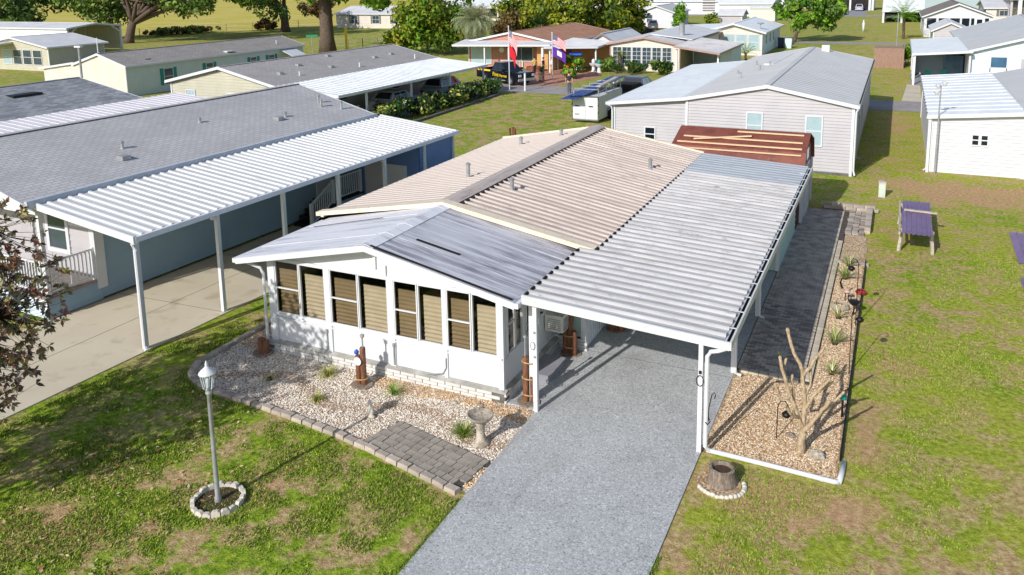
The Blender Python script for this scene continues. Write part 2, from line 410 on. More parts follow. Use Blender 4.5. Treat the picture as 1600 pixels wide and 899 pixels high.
# ------------------------------------------------------------------ helpers: meshes and objects
class MB:
    def __init__(s):
        s.v = []; s.f = []; s.mi = []; s.cur = 0; s.ch = []
    def add(s, vs, fs):
        o = len(s.v); s.ch.append((o, len(s.f)))
        s.v += [tuple(p) for p in vs]
        s.f += [tuple(i + o for i in f) for f in fs]
        s.mi += [s.cur] * len(fs)
        return s
    def box(s, x0, y0, z0, x1, y1, z1):
        v = [(x0, y0, z0), (x1, y0, z0), (x1, y1, z0), (x0, y1, z0), (x0, y0, z1), (x1, y0, z1), (x1, y1, z1), (x0, y1, z1)]
        return s.add(v, [(3, 2, 1, 0), (4, 5, 6, 7), (0, 1, 5, 4), (1, 2, 6, 5), (2, 3, 7, 6), (3, 0, 4, 7)])
    def bx(s, cx, cy, cz, sx, sy, sz, rz=0.0):
        c, n = math.cos(rz), math.sin(rz)
        v = []
        for dz in (-.5, .5):
            for dx, dy in ((-.5, -.5), (.5, -.5), (.5, .5), (-.5, .5)):
                x, y = dx * sx, dy * sy
                v.append((cx + x * c - y * n, cy + x * n + y * c, cz + dz * sz))
        return s.add(v, [(3, 2, 1, 0), (4, 5, 6, 7), (0, 1, 5, 4), (1, 2, 6, 5), (2, 3, 7, 6), (3, 0, 4, 7)])
    def beam(s, p, q, w, h, up=(0, 0, 1)):
        p, q, up = Vector(p), Vector(q), Vector(up)
        d = (q - p).normalized()
        r = d.cross(up)
        if r.length < 1e-4:
            r = d.cross(Vector((1, 0, 0)))
        r.normalize(); u = r.cross(d)
        v = []
        for b in (p, q):
            for a, c in ((-.5, -.5), (.5, -.5), (.5, .5), (-.5, .5)):
                v.append(b + r * (a * w) + u * (c * h))
        return s.add(v, [(0, 1, 2, 3), (7, 6, 5, 4), (4, 5, 1, 0), (5, 6, 2, 1), (6, 7, 3, 2), (7, 4, 0, 3)])
    def tube(s, pts, rad, n=8, cap=True):
        pts = [Vector(p) for p in pts]
        if not hasattr(rad, '__len__'):
            rad = [rad] * len(pts)
        o = len(s.v); vs = []; fs = []
        ref = Vector((0.13, 0.31, 0.94))
        for i, p in enumerate(pts):
            d = (pts[min(i + 1, len(pts) - 1)] - pts[max(i - 1, 0)])
            d = d.normalized() if d.length > 1e-9 else Vector((0, 0, 1))
            a = d.cross(ref)
            if a.length < 1e-3:
                a = d.cross(Vector((1, 0, 0)))
            a.normalize(); b = d.cross(a)
            for k in range(n):
                t = 2 * math.pi * k / n
                vs.append(p + (a * math.cos(t) + b * math.sin(t)) * rad[i])
        for i in range(len(pts) - 1):
            for k in range(n):
                fs.append((i * n + k, i * n + (k + 1) % n, (i + 1) * n + (k + 1) % n, (i + 1) * n + k))
        if cap:
            fs.append(tuple(range(n))[::-1]); fs.append(tuple((len(pts) - 1) * n + k for k in range(n)))
        return s.add(vs, fs)
    def lathe(s, prof, c=(0, 0, 0), n=16, wob=0.0):
        vs = []; fs = []
        for i, (r, z) in enumerate(prof):
            for k in range(n):
                t = 2 * math.pi * k / n
                rr = r * (1 + wob * math.sin(3 * t + i) * random.random())
                vs.append((c[0] + rr * math.cos(t), c[1] + rr * math.sin(t), c[2] + z))
        for i in range(len(prof) - 1):
            for k in range(n):
                fs.append((i * n + k, i * n + (k + 1) % n, (i + 1) * n + (k + 1) % n, (i + 1) * n + k))
        fs.append(tuple(range(n))[::-1]); fs.append(tuple((len(prof) - 1) * n + k for k in range(n)))
        return s.add(vs, fs)
    def prism(s, poly, vec):
        vec = Vector(vec); n = len(poly)
        v = [Vector(p) for p in poly] + [Vector(p) + vec for p in poly]
        f = [tuple(range(n))[::-1], tuple(range(n, 2 * n))]
        f += [(i, (i + 1) % n, n + (i + 1) % n, n + i) for i in range(n)]
        return s.add(v, f)
    def ell(s, c, r, n=10, m=7):
        prof = []
        vs = []; fs = []
        for i in range(m + 1):
            a = -math.pi / 2 + math.pi * i / m
            for k in range(n):
                t = 2 * math.pi * k / n
                vs.append((c[0] + r[0] * math.cos(a) * math.cos(t), c[1] + r[1] * math.cos(a) * math.sin(t), c[2] + r[2] * math.sin(a)))
        for i in range(m):
            for k in range(n):
                fs.append((i * n + k, i * n + (k + 1) % n, (i + 1) * n + (k + 1) % n, (i + 1) * n + k))
        return s.add(vs, fs)
    def mesh(s, name, mats, off=(0, 0, 0), smooth=False):
        me = D.meshes.new(name)
        o = Vector(off)
        me.from_pydata([tuple(Vector(p) - o) for p in s.v], [], s.f)
        if not isinstance(mats, (list, tuple)):
            mats = [mats]
        for m in mats:
            me.materials.append(M[m] if isinstance(m, str) else m)
        me.polygons.foreach_set('material_index', s.mi)
        if smooth:
            me.polygons.foreach_set('use_smooth', [True] * len(me.polygons))
        me.update()
        return me
    def split(s, name, mats, parent=None, **kw):
        """Every solid added becomes a part of its own."""
        r = []
        for i, (vo, fo) in enumerate(s.ch):
            ve, fe = s.ch[i + 1] if i + 1 < len(s.ch) else (len(s.v), len(s.f))
            b = MB(); b.add(s.v[vo:ve], [tuple(k - vo for k in f) for f in s.f[fo:fe]])
            r.append(b.build(name, mats, parent, **kw))
        return r
    def build(s, name, mats, parent=None, smooth=False, kind=None, label=None, auto=False):
        off = root_off(parent)
        o = D.objects.new(name, s.mesh(name, mats, off, smooth or auto))
        COL.objects.link(o)
        if auto:
            try:
                o.data.set_sharp_from_angle(angle=math.radians(38))
            except Exception:
                pass
        if parent is not None:
            o.parent = parent
        if kind: o['kind'] = kind
        if label: o['label'] = label
        return o

def root_off(parent):
    """World position of a part's frame: things sit at their base, parts and sub-parts carry no own offset."""
    o = Vector((0, 0, 0))
    while parent is not None:
        o += parent.location
        parent = parent.parent
    return o

def thing(name, label, cat, loc=(0, 0, 0), group=None):
    o = D.objects.new(name, None)
    o.empty_display_size = 0.2
    o.location = loc
    COL.objects.link(o)
    o['label'] = label; o['category'] = cat
    if group: o['group'] = group
    return o
def tag(o, label, cat, group=None):
    o['label'] = label; o['category'] = cat
    if group: o['group'] = group
    return o
def struct(o):
    o['kind'] = 'structure'
    return o
def stuff(o):
    o['kind'] = 'stuff'
    return o
def inst(name, me, parent, loc, rot=(0, 0, 0), scale=(1, 1, 1), mtx=None):
    """A piece sharing mesh data; loc is a world position."""
    o = D.objects.new(name, me)
    COL.objects.link(o)
    off = root_off(parent)
    if parent is not None:
        o.parent = parent
    if mtx is not None:
        m = mtx.copy(); m.translation = Vector(loc) - off
        o.matrix_basis = m
    else:
        o.location = Vector(loc) - off; o.rotation_euler = rot; o.scale = scale
    return o
def copy_tree(src, parent=None):
    c = src.copy(); COL.objects.link(c)
    if parent is not None: c.parent = parent
    for ch in list(src.children):
        copy_tree(ch, c)
    return c
def npmesh(name, V, F, material, colors=None, smooth=False):
    me = D.meshes.new(name)
    k = F.shape[1]
    me.vertices.add(len(V)); me.vertices.foreach_set('co', V.astype(np.float32).ravel())
    me.loops.add(F.size); me.loops.foreach_set('vertex_index', F.astype(np.int32).ravel())
    me.polygons.add(len(F)); me.polygons.foreach_set('loop_start', np.arange(0, F.size, k, dtype=np.int32))
    if smooth:
        me.polygons.foreach_set('use_smooth', np.ones(len(F), dtype=bool))
    if colors is not None:
        a = me.attributes.new('Col', 'FLOAT_COLOR', 'POINT')
        c4 = np.ones((len(V), 4), np.float32); c4[:, :3] = colors
        a.data.foreach_set('color', c4.ravel())
    me.materials.append(M[material])
    me.update(calc_edges=True); me.validate()
    return me
def npobj(name, me, parent=None, kind=None):
    o = D.objects.new(name, me); COL.objects.link(o)
    if parent is not None: o.parent = parent
    if kind: o['kind'] = kind
    return o
lin = lambda *c: np.array(S(*c)[:3])

# ------------------------------------------------------------------ helpers: buildings
def pb(mb, ax, c, out, a0, a1, z0, z1, d0, d1):
    """A box on the wall plane ax = c, from depth d0 to d1 outward."""
    p, q = sorted((c + out * d0, c + out * d1))
    if ax == 'y': mb.box(a0, p, z0, a1, q, z1)
    else: mb.box(p, a0, z0, q, a1, z1)
def siding(mb, poly, ax, c, out, lap=0.11, d=0.03):
    """Lapped boards over a convex wall outline poly of (a, z)."""
    zs = [p[1] for p in poly]
    z = min(zs); top = max(zs)
    def ext(zz):
        xs = []
        n = len(poly)
        for i in range(n):
            (a, za), (b, zb) = poly[i], poly[(i + 1) % n]
            if abs(za - zb) < 1e-9:
                if abs(za - zz) < 1e-6: xs += [a, b]
            elif min(za, zb) - 1e-9 <= zz <= max(za, zb) + 1e-9:
                xs.append(a + (b - a) * (zz - za) / (zb - za))
        return (min(xs), max(xs)) if xs else None
    P = (lambda a, zz, e: (a, c + out * e, zz)) if ax == 'y' else (lambda a, zz, e: (c + out * e, a, zz))
    while z < top - 1e-4:
        z2 = min(z + lap, top)
        e1, e2 = ext(z + 1e-5), ext(z2 - 1e-5)
        if e1 and e2:
            q = [P(e1[0], z, d), P(e1[1], z, d), P(e2[1], z2, 0), P(e2[0], z2, 0)]
            l = [P(e1[0], z, 0), P(e1[1], z, 0), P(e1[1], z, d), P(e1[0], z, d)]
            flip = (ax == 'y') == (out > 0)
            mb.add(q, [(3, 2, 1, 0) if flip else (0, 1, 2, 3)])
            mb.add(l, [(3, 2, 1, 0) if flip else (0, 1, 2, 3)])
        z = z2
def win(parent, ax, c, out, a0, a1, z0, z1, glass='winglass', frame='white', rail=True, mun=0, munz=0, shutter=None, fw=0.06):
    f = MB()
    pb(f, ax, c, out, a0 - fw, a0, z0 - fw, z1 + fw, -0.01, 0.05); pb(f, ax, c, out, a1, a1 + fw, z0 - fw, z1 + fw, -0.01, 0.05)
    pb(f, ax, c, out, a0, a1, z0 - fw, z0, -0.01, 0.055); pb(f, ax, c, out, a0, a1, z1, z1 + fw, -0.01, 0.05)
    if rail:
        zm = (z0 + z1) / 2
        pb(f, ax, c, out, a0, a1, zm - 0.025, zm + 0.025, 0.0, 0.04)
    for i in range(mun):
        a = a0 + (a1 - a0) * (i + 1) / (mun + 1)
        pb(f, ax, c, out, a - 0.015, a + 0.015, z0, z1, 0.0, 0.036)
    for i in range(munz):
        z = z0 + (z1 - z0) * (i + 1) / (munz + 1)
        pb(f, ax, c, out, a0, a1, z - 0.015, z + 0.015, 0.0, 0.034)
    w = f.build('window', frame, parent)
    g = MB(); pb(g, ax, c, out, a0, a1, z0, z1, 0.0, 0.022); g.build('pane', glass, w)
    if shutter:
        for s0, s1 in ((a0 - fw - 0.36, a0 - fw - 0.02), (a1 + fw + 0.02, a1 + fw + 0.36)):
            h = MB(); pb(h, ax, c, out, s0, s1, z0 - fw, z1 + fw, 0.0, 0.05)
            n = int((z1 - z0) / 0.12)
            for i in range(n):
                zz = z0 + (z1 - z0) * (i + .5) / n
                pb(h, ax, c, out, s0 + .04, s1 - .04, zz - .03, zz + .03, 0.05, 0.062)
            h.build('shutter', shutter, parent)
    return w
def walls(parent, x0, x1, y0, y1, ze, zr, wall, base=0.0, lap=0.2, ridge='y', trim='white', corner=True, name='wall'):
    """Closed house body: four sided walls, gables under the ridge."""
    mb = MB(); xm, ym = (x0 + x1) / 2, (y0 + y1) / 2
    if ridge == 'y':
        g = [(x0, base), (x1, base), (x1, ze), (xm, zr), (x0, ze)] if zr > ze + .01 else [(x0, base), (x1, base), (x1, ze), (x0, ze)]
        siding(mb, g, 'y', y0, -1, lap); siding(mb, g, 'y', y1, 1, lap)
        s = [(y0, base), (y1, base), (y1, ze), (y0, ze)]
        siding(mb, s, 'x', x0, -1, lap); siding(mb, s, 'x', x1, 1, lap)
    else:
        g = [(y0, base), (y1, base), (y1, ze), (ym, zr), (y0, ze)] if zr > ze + .01 else [(y0, base), (y1, base), (y1, ze), (y0, ze)]
        siding(mb, g, 'x', x0, -1, lap); siding(mb, g, 'x', x1, 1, lap)
        s = [(x0, base), (x1, base), (x1, ze), (x0, ze)]
        siding(mb, s, 'y', y0, -1, lap); siding(mb, s, 'y', y1, 1, lap)
    mb.add([(x0, y0, base), (x1, y0, base), (x1, y1, base), (x0, y1, base)], [(3, 2, 1, 0)])
    o = mb.build(name, wall, parent)
    if corner:
        c = MB()
        for x, y in ((x0, y0), (x1, y0), (x1, y1), (x0, y1)):
            c.bx(x, y, (base + ze) / 2, .12, .12, ze - base - .01)
        c.split('corner_trim', trim, parent)
    if base > 0.05:
        k = MB(); k.box(x0 + .02, y0 + .02, 0, x1 - .02, y1 - .02, base)
        k.build('skirting', 'skirt', parent)
    return o
def gable_roof(parent, x0, x1, y0, y1, ze, zr, roof, trim='white', oh=0.3, ridge='y', t=0.10, ribs=0.0, ribh=0.03):
    """Two sloping slabs with fascia boards; ribs = spacing of standing ribs down the slope."""
    r = MB(); tr = MB()
    if ridge == 'y':
        xm = (x0 + x1) / 2; k = (zr - ze) / (xm - x0)
        a, b, ya, yb = x0 - oh, x1 + oh, y0 - oh, y1 + oh
        zl = ze - k * oh
        for xe in (a, b):
            r.prism([(xe, ya, zl), (xm, ya, zr), (xm, ya, zr + t), (xe, ya, zl + t)], (0, yb - ya, 0))
            if ribs:
                n = int((yb - ya) / ribs)
                for i in range(n + 1):
                    y = ya + i * ribs
                    r.beam((xe, y, zl + t + ribh / 2), (xm, y, zr + t + ribh / 2), .05, ribh)
            s = 1 if xe > xm else -1
            tr.box(min(xe, xe + s * .04), ya, zl - .06, max(xe, xe + s * .04), yb, zl + t + .01)
            for y, e in ((ya, -.035), (yb, .035)):
                tr.prism([(xe, y, zl - .08), (xm, y, zr - .08), (xm, y, zr + t + .012), (xe, y, zl + t + .012)], (0, e, 0))
        r.beam((xm, ya, zr + t + .004), (xm, yb, zr + t + .004), .3, .014)
    else:
        ym = (y0 + y1) / 2; k = (zr - ze) / (ym - y0)
        a, b, xa, xb = y0 - oh, y1 + oh, x0 - oh, x1 + oh
        zl = ze - k * oh
        for ye in (a, b):
            r.prism([(xa, ye, zl), (xa, ym, zr), (xa, ym, zr + t), (xa, ye, zl + t)], (xb - xa, 0, 0))
            if ribs:
                n = int((xb - xa) / ribs)
                for i in range(n + 1):
                    x = xa + i * ribs
                    r.beam((x, ye, zl + t + ribh / 2), (x, ym, zr + t + ribh / 2), .05, ribh)
            s = 1 if ye > ym else -1
            tr.box(xa, min(ye, ye + s * .04), zl - .06, xb, max(ye, ye + s * .04), zl + t + .01)
            for x, e in ((xa, -.035), (xb, .035)):
                tr.prism([(x, ye, zl - .08), (x, ym, zr - .08), (x, ym, zr + t + .012), (x, ye, zl + t + .012)], (e, 0, 0))
        r.beam((xa, ym, zr + t + .01), (xb, ym, zr + t + .01), .26, .03)
    o = r.build('roof', roof, parent)
    tr.split('fascia', trim, parent)
    return o
def flat_roof(parent, pts, roof, t=0.09, ribs=0, trim='white', name='carport_roof'):
    """Sloping slab from four corner points (front-left, front-right, back-right, back-left), ribs run left to right."""
    p = [Vector(q) for q in pts]
    r = MB()
    v = p + [q + Vector((0, 0, t)) for q in p]
    r.add(v, [(3, 2, 1, 0), (4, 5, 6, 7), (0, 1, 5, 4), (1, 2, 6, 5), (2, 3, 7, 6), (3, 0, 4, 7)])
    if ribs:
        n = max(2, int((p[3] - p[0]).length / ribs))
        for i in range(n + 1):
            u = i / n
            a = p[0].lerp(p[3], u) + Vector((0, 0, t + .0)); b = p[1].lerp(p[2], u) + Vector((0, 0, t + .0))
            r.beam(a, b, .05, .034)
    o = r.build(name, roof, parent)
    tr = MB()
    for i in range(4):
        a, b = p[i], p[(i + 1) % 4]
        n = Vector((b.y - a.y, a.x - b.x, 0)).normalized() * .02
        tr.beam(a + n + Vector((0, 0, t / 2 - .03)), b + n + Vector((0, 0, t / 2 - .03)), .035, t + .08)
    tr.split('gutter', trim, parent)
    return o
def post(parent, x, y, z0, z1, w=0.09, m='white', name='post'):
    b = MB(); b.bx(x, y, (z0 + z1) / 2, w, w, z1 - z0)
    return b.build(name, m, parent)
def railing(parent, p, q, h=0.9, m='white', sp=0.13, zb=0.0, posts=True):
    """Handrail with separate balusters from p to q (points at deck level)."""
    p, q = Vector(p), Vector(q); up = Vector((0, 0, 1))
    a = MB(); a.beam(p + up * h, q + up * h, .07, .05); a.beam(p + up * .1, q + up * .1, .05, .05)
    if posts:
        for e in (p, q):
            a.bx(e.x, e.y, e.z + h / 2 + .02, .1, .1, h + .06)
    r = a.build('handrail', m, parent)
    n = max(2, int((q - p).length / sp))
    bm = MB(); bm.bx(0, 0, 0, .035, .035, h - .15)
    me = bm.mesh('baluster', m)
    for i in range(1, n):
        c = p.lerp(q, i / n) + up * (h / 2 + .03)
        inst('baluster', me, parent, c)
    return r
def vent_pipe(parent, x, y, z, h=0.35, r=0.05, m='galv', cap=True):
    b = MB(); b.lathe([(r * 1.9, 0), (r * 1.8, .02), (r, .06), (r, h)], (x, y, z - .02), 10)
    if cap: b.lathe([(r * 1.3, h), (r * 1.4, h + .05), (r * .4, h + .09)], (x, y, z - .02), 10)
    return b.build('vent_pipe', m, parent, auto=True)
def pan_mesh(L, w, h=0.05, lip=0.05, t=0.006, mat_='white', foot=0.02):
    """Roll-formed roof pan: flat bed and one raised rib; x along the slope, y across, z up."""
    rb = lip
    prof = [(0, 0), (w - rb - 2 * foot, 0), (w - rb - foot, h), (w - foot, h), (w, 0)]
    b = MB(); n = len(prof)
    vs = []
    for x in (0, L):
        vs += [(x, y, z) for y, z in prof] + [(x, y, z - t) for y, z in prof]
    f = []
    for i in range(n - 1):
        f += [(i, 2 * n + i, 2 * n + i + 1, i + 1), (n + i, n + i + 1, 3 * n + i + 1, 3 * n + i), (i, i + 1, n + i + 1, n + i), (2 * n + i, 3 * n + i, 3 * n + i + 1, 2 * n + i + 1)]
    b.add(vs, f)
    return b.mesh('roof_pan', mat_)
def pans(parent, a, b, along, count, w, name, m, h=0.05, lip=0.05, foot=0.02):
    """count pans side by side; each runs from a (high end) to b (low end), stepping w along 'along'."""
    a, b, along = Vector(a), Vector(b), Vector(along).normalized()
    run = (b - a); L = run.length; run.normalize()
    n = run.cross(along)
    if n.z < 0: n = -n
    R = Matrix((run, along, n)).transposed()
    me = pan_mesh(L, w, h, lip, 0.006, m, foot)
    if R.determinant() < 0:
        me.flip_normals()
    for i in range(count):
        inst(name, me, parent, a + along * (w * i), mtx=R.to_4x4())

# ------------------------------------------------------------------ ground, roads, paths
def sheet(name, pts, z, m, kind=True):
    b = MB(); b.add([(x, y, z) for x, y in pts], [tuple(range(len(pts)))])
    o = b.build(name, m)
    if o.data.polygons[0].normal.z < 0: o.data.flip_normals()
    if kind: struct(o)
    return o
sheet('ground', [(-700, -120), (500, -120), (500, 900), (-700, 900)], 0.0, 'lawn')
sheet('field', [(-420, 60), (-128, 60), (-122.5, 84), (-117, 96), (-113, 107), (-104, 128), (-100, 150), (-110, 420), (-420, 420)], 0.02, 'field')
sheet('street', [(-200, 45.2), (120, 45.2), (120, 49.8), (-200, 49.8)], 0.012, 'asphalt')
sheet('back_street', [(-40, 101.2), (120, 101.2), (120, 105.0), (-40, 105.0)], 0.012, 'asphalt')
sheet('far_street', [(-120, 177), (120, 177), (120, 184), (-120, 184)], 0.012, 'asphalt')
def driveway(name, pts, z, m, joints=(), th=0.05):
    b = MB(); b.prism([(x, y, z - th) for x, y in pts], (0, 0, th))
    o = struct(b.build(name, m))
    return o
driveway('driveway', [(0.82, -14), (4.42, -14), (4.42, 3.0), (4.42, 15.0), (0.04, 15.0), (0.04, -0.06), (0.82, -0.06)], 0.03, 'epoxy')
j = MB()
for y in (3.06, 6.9): j.box(0.78, y, 0.026, 4.4, y + .012, 0.032)
struct(j.build('driveway_joint', 'mortar'))
driveway('neighbour_driveway', [(-13.6, -20), (-10.2, -20), (-9.5, -1.6), (-8.9, 16.5), (-12.9, 16.5), (-13.7, -1.4)], 0.03, 'coconc')
j = MB()
for p, q in (((-9.6, -5.2), (-13.4, -5.4)), ((-9.45, 1.2), (-13.6, 1.0)), ((-9.3, 5.2), (-13.4, 5.0)), ((-11.65, -9), (-11.2, 12))):
    j.beam((*p, .031), (*q, .031), .016, .004)
struct(j.build('concrete_joint', 'mortar'))
sheet('front_bed_soil', [(-7.6, 3.0), (-7.66, -1.2), (-7.45, -1.85), (-6.3, -2.2), (-4.6, -2.3), (-2.54, -2.5), (.8, -3.2), (.82, -0.05), (-0.05, -0.05), (-0.05, 3.0)], 0.012, 'gravel')
sheet('side_bed_soil', [(4.42, -0.1), (6.9, -0.1), (6.9, 14.5), (6.12, 14.5), (6.12, 3.45), (4.42, 3.45)], 0.012, 'gravelor')
sheet('terracotta_drive', [(-23.6, 49.9), (-19.6, 49.9), (-17.8, 57), (-19.4, 62), (-25.5, 62), (-25.5, 57)], 0.009, 'brownpatio')
sheet('grey_pad', [(-9, 184.1), (0.2, 184.1), (0.2, 213), (-9, 213)], 0.016, 'sheltergrey')
sheet('porch_walk', [(7.9, 49.9), (9.2, 49.9), (9.3, 60), (8.3, 60)], 0.016, 'coconc')
# a lake far beyond the last roofs
b = MB(); b.box(13, 222, -.2, 260, 620, 0.05)
lake = struct(b.build('lake', mat('lake_water', S(176, 194, 196), S(164, 184, 188), 0.05, 0.15, spec=0.5)))

# paver path beside the carport
path = MB(); path.box(4.425, 3.46, 0.0, 6.14, 18.5, 0.02)
path = struct(path.build('paver_path', 'jointsand'))
pm = MB(); pm.box(-.094, -.044, 0, .094, .044, .046)
pme = pm.mesh('paver', 'pathpaver')
pm2 = MB(); rows = 0; singles = 0
y = 3.66
while y < 18.4:
    off = 0.1 if rows % 2 else 0.0
    hx = 4.49 if rows % 2 else 5.895
    pm2.bx(hx, y, 0.027, .09, .088, .046)
    x = 4.54 + off
    while x < 5.93 - (0.1 if not rows % 2 else 0.0):
        dz = random.uniform(-.003, .003)
        if singles < 300:
            inst('paver', pme, path, (x, y, 0.004 + dz), (0, 0, random.uniform(-.02, .02))); singles += 1
        else:
            pm2.bx(x, y, 0.027 + dz, .188, .088, .046)
        x += 0.2
    y += 0.1; rows += 1
stuff(pm2.build('paver', 'pathpaver', path))
bmesh_ = MB(); bmesh_.box(-.07, -.105, 0, .07, .105, .055)
bme = bmesh_.mesh('border_paver', 'border')
y = 3.7
while y < 14.5:
    inst('border_paver', bme, path, (6.04, y, 0.01), (0, 0, random.uniform(-.03, .03))); y += 0.222
x = 4.62
while x < 5.95:
    inst('border_paver', bme, path, (x, 3.52, 0.012), (0, 0, math.pi / 2 + random.uniform(-.03, .03))); x += 0.222
# low retaining wall round the far end of the path
rw = struct(MB().box(5.2, 18.62, 0, 6.9, 18.84, .04).build('garden_wall', 'mortar'))
wb = MB(); wb.box(-.19, -.1, 0, .19, .1, .115); wme = wb.mesh('wall_stone', 'edgestone')
for k in range(2):
    for i in range(5):
        inst('wall_stone', wme, rw, (5.35 + .4 * i - .12 * (k % 2), 18.73, .04 + .118 * k), (0, 0, random.uniform(-.03, .03)))
    for i in range(7):
        inst('wall_stone', wme, rw, (6.84, 18.4 - .4 * i, .0 + .118 * k), (0, 0, math.pi / 2 + random.uniform(-.04, .04)))
for i in range(4):
    inst('wall_stone', wme, rw, (6.2 + .39 * i * .6, 12.25, 0.0), (0, 0, random.uniform(-.05, .05)), (.6, .7, .8))
sheet('tan_gravel_patch', [(6.12, 12.3), (6.85, 12.3), (6.85, 15.4), (6.12, 15.4)], 0.02, 'gravelor')
pav = struct(MB().box(6.12, 15.4, 0, 6.75, 18.6, .02).build('paver_landing', 'jointsand'))
y = 15.5
while y < 18.5:
    for x in (6.22, 6.44, 6.66):
        inst('paver', pme, pav, (x + random.uniform(-.02, .02), y, .01), (0, 0, random.uniform(-.03, .03)), (1.05, 1.6, 1))
    y += 0.165

# small cobble patio in the front bed
ang = math.atan2(-0.53, 2.43)
pat = struct(MB().bx(-.55, -2.42, .012, 2.6, 1.02, .02, ang).build('paver_patio', 'jointsand'))
u = Vector((math.cos(ang), math.sin(ang), 0)); v = Vector((-math.sin(ang), math.cos(ang), 0))
sizes = [(.19, .19), (.13, .19), (.28, .19), (.19, .19), (.13, .19)]
cob = {s: MB().box(-s[0] / 2 + .006, -s[1] / 2 + .006, 0, s[0] / 2 - .006, s[1] / 2 - .006, .05).mesh('cobble', 'paver') for s in set(sizes)}
o0 = Vector((-.55, -2.42, .014)) - u * 1.27 - v * .48
for r in range(5):
    a = .02 * r
    while a < 2.42:
        s = random.choice(sizes)
        c = o0 + u * (a + s[0] / 2) + v * (.095 + r * .195)
        inst('cobble', cob[s], pat, c + Vector((0, 0, random.uniform(-.006, .006))), (random.uniform(-.02, .02), random.uniform(-.02, .02), ang + random.uniform(-.02, .02)))
        a += s[0]

# ------------------------------------------------------------------ the house with the screened front porch
H = thing('mobile_home', 'cream ribbed-roof mobile home with a white glazed front porch beside the grey driveway', 'house', (0, 0, 0))
RX, RZ = -3.29, 3.33            # ridge
# body of the house behind the porch
mb = MB(); siding(mb, [(-7.33, .35), (.75, .35), (.75, 2.42), (-7.33, 2.42)], 'y', 3.1, -1, .2)
siding(mb, [(3.1, .75), (15.2, .75), (15.2, 2.45), (3.1, 2.45)], 'x', .75, 1, .2)
siding(mb, [(3.1, .1), (15.2, .1), (15.2, 2.45), (3.1, 2.45)], 'x', -7.33, -1, .2)
siding(mb, [(-7.33, .1), (.75, .1), (.75, 2.45), (RX, 3.25), (-7.33, 2.45)], 'y', 15.2, 1, .2)
mb.build('wall', 'mint', H)
mb = MB()
mb.bx(.75, 3.1, 1.22, .13, .13, 2.4); mb.bx(.75, 15.2, 1.3, .13, .13, 2.3); mb.bx(-7.33, 15.2, 1.3, .13, .13, 2.3); mb.bx(-7.33, 3.1, 1.3, .13, .13, 2.3)
mb.split('corner_trim', 'white', H)
sk = MB(); sk.box(.70, 3.2, .03, .77, 15.1, .75); sk.box(.765, 3.2, .72, .80, 15.1, .77)
y = 3.3
while y < 15:
    sk.box(.768, y, .05, .785, y + .03, .72); y += .16
sk.build('skirting', 'skirt', H)
d = MB()       # unseen slab added under the pans to block light
for xe in (.9, -7.45):
    d.prism([(xe, 3.3, 2.54), (RX, 3.3, 3.29), (RX, 3.3, 3.325), (xe, 3.3, 2.575)], (0, 12.2, 0))
d.build('under_pan_slab', 'dark', H)
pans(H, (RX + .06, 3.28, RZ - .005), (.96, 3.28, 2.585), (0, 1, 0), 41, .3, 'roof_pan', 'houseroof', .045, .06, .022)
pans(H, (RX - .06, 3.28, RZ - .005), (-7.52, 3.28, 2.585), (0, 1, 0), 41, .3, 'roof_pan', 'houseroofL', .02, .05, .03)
mb = MB()
mb.prism([(RX - .3, 3.24, RZ + .02), (RX, 3.24, RZ + .085), (RX + .3, 3.24, RZ + .02), (RX + .28, 3.24, RZ - .0), (RX, 3.24, RZ + .06), (RX - .28, 3.24, RZ)], (0, 12.4, 0))
mb.build('ridge_cap', roof_dirty('ridge_cap_metal', S(190, 176, 168), S(140, 126, 120), S(108, 98, 94), (3, .5, 1), 0.7), H)
mb = MB(); y = 3.5
while y < 15.4:
    mb.box(RX + .30, y, RZ - .035, RX + .42, y + .13, RZ + .0); y += .3
stuff(mb.build('ridge_closure', 'dark', H))
f = MB()
for xe, ze in ((1.0, 2.58), (-7.56, 2.58)):
    f.prism([(xe, 3.12, ze - .02), (RX, 3.12, RZ - .02), (RX, 3.12, RZ + .10), (xe, 3.12, ze + .10)], (0, .16, 0))
    f.prism([(xe, 3.28, ze + .06), (RX, 3.28, RZ + .06), (RX, 3.28, RZ + .10), (xe, 3.28, ze + .10)], (0, .14, 0))
    f.prism([(xe, 15.45, ze - .10), (RX, 15.45, RZ - .10), (RX, 15.45, RZ + .06), (xe, 15.45, ze + .06)], (0, .1, 0))
f.split('fascia', 'fascia', H)
g = MB(); g.box(.95, 3.42, 2.44, 1.06, 15.4, 2.56); g.build('gutter', mat('weathered_gutter', S(176, 172, 168), S(140, 138, 134), 3, .6, c3=S(110, 106, 100)), H)
g = MB(); g.box(-7.64, 3.42, 2.44, -7.53, 15.4, 2.55); g.build('gutter', 'whitedirty', H)
for x, y, h in ((-2.45, 5.7, .34), (0.0, 11.6, .3), (-4.55, 6.9, .42), (-5.5, 12.9, .26), (-4.35, 14.2, .2)):
    z = RZ - abs(x - RX) * (RZ - 2.58) / 4.24
    vent_pipe(H, x, y, z, h, .06)

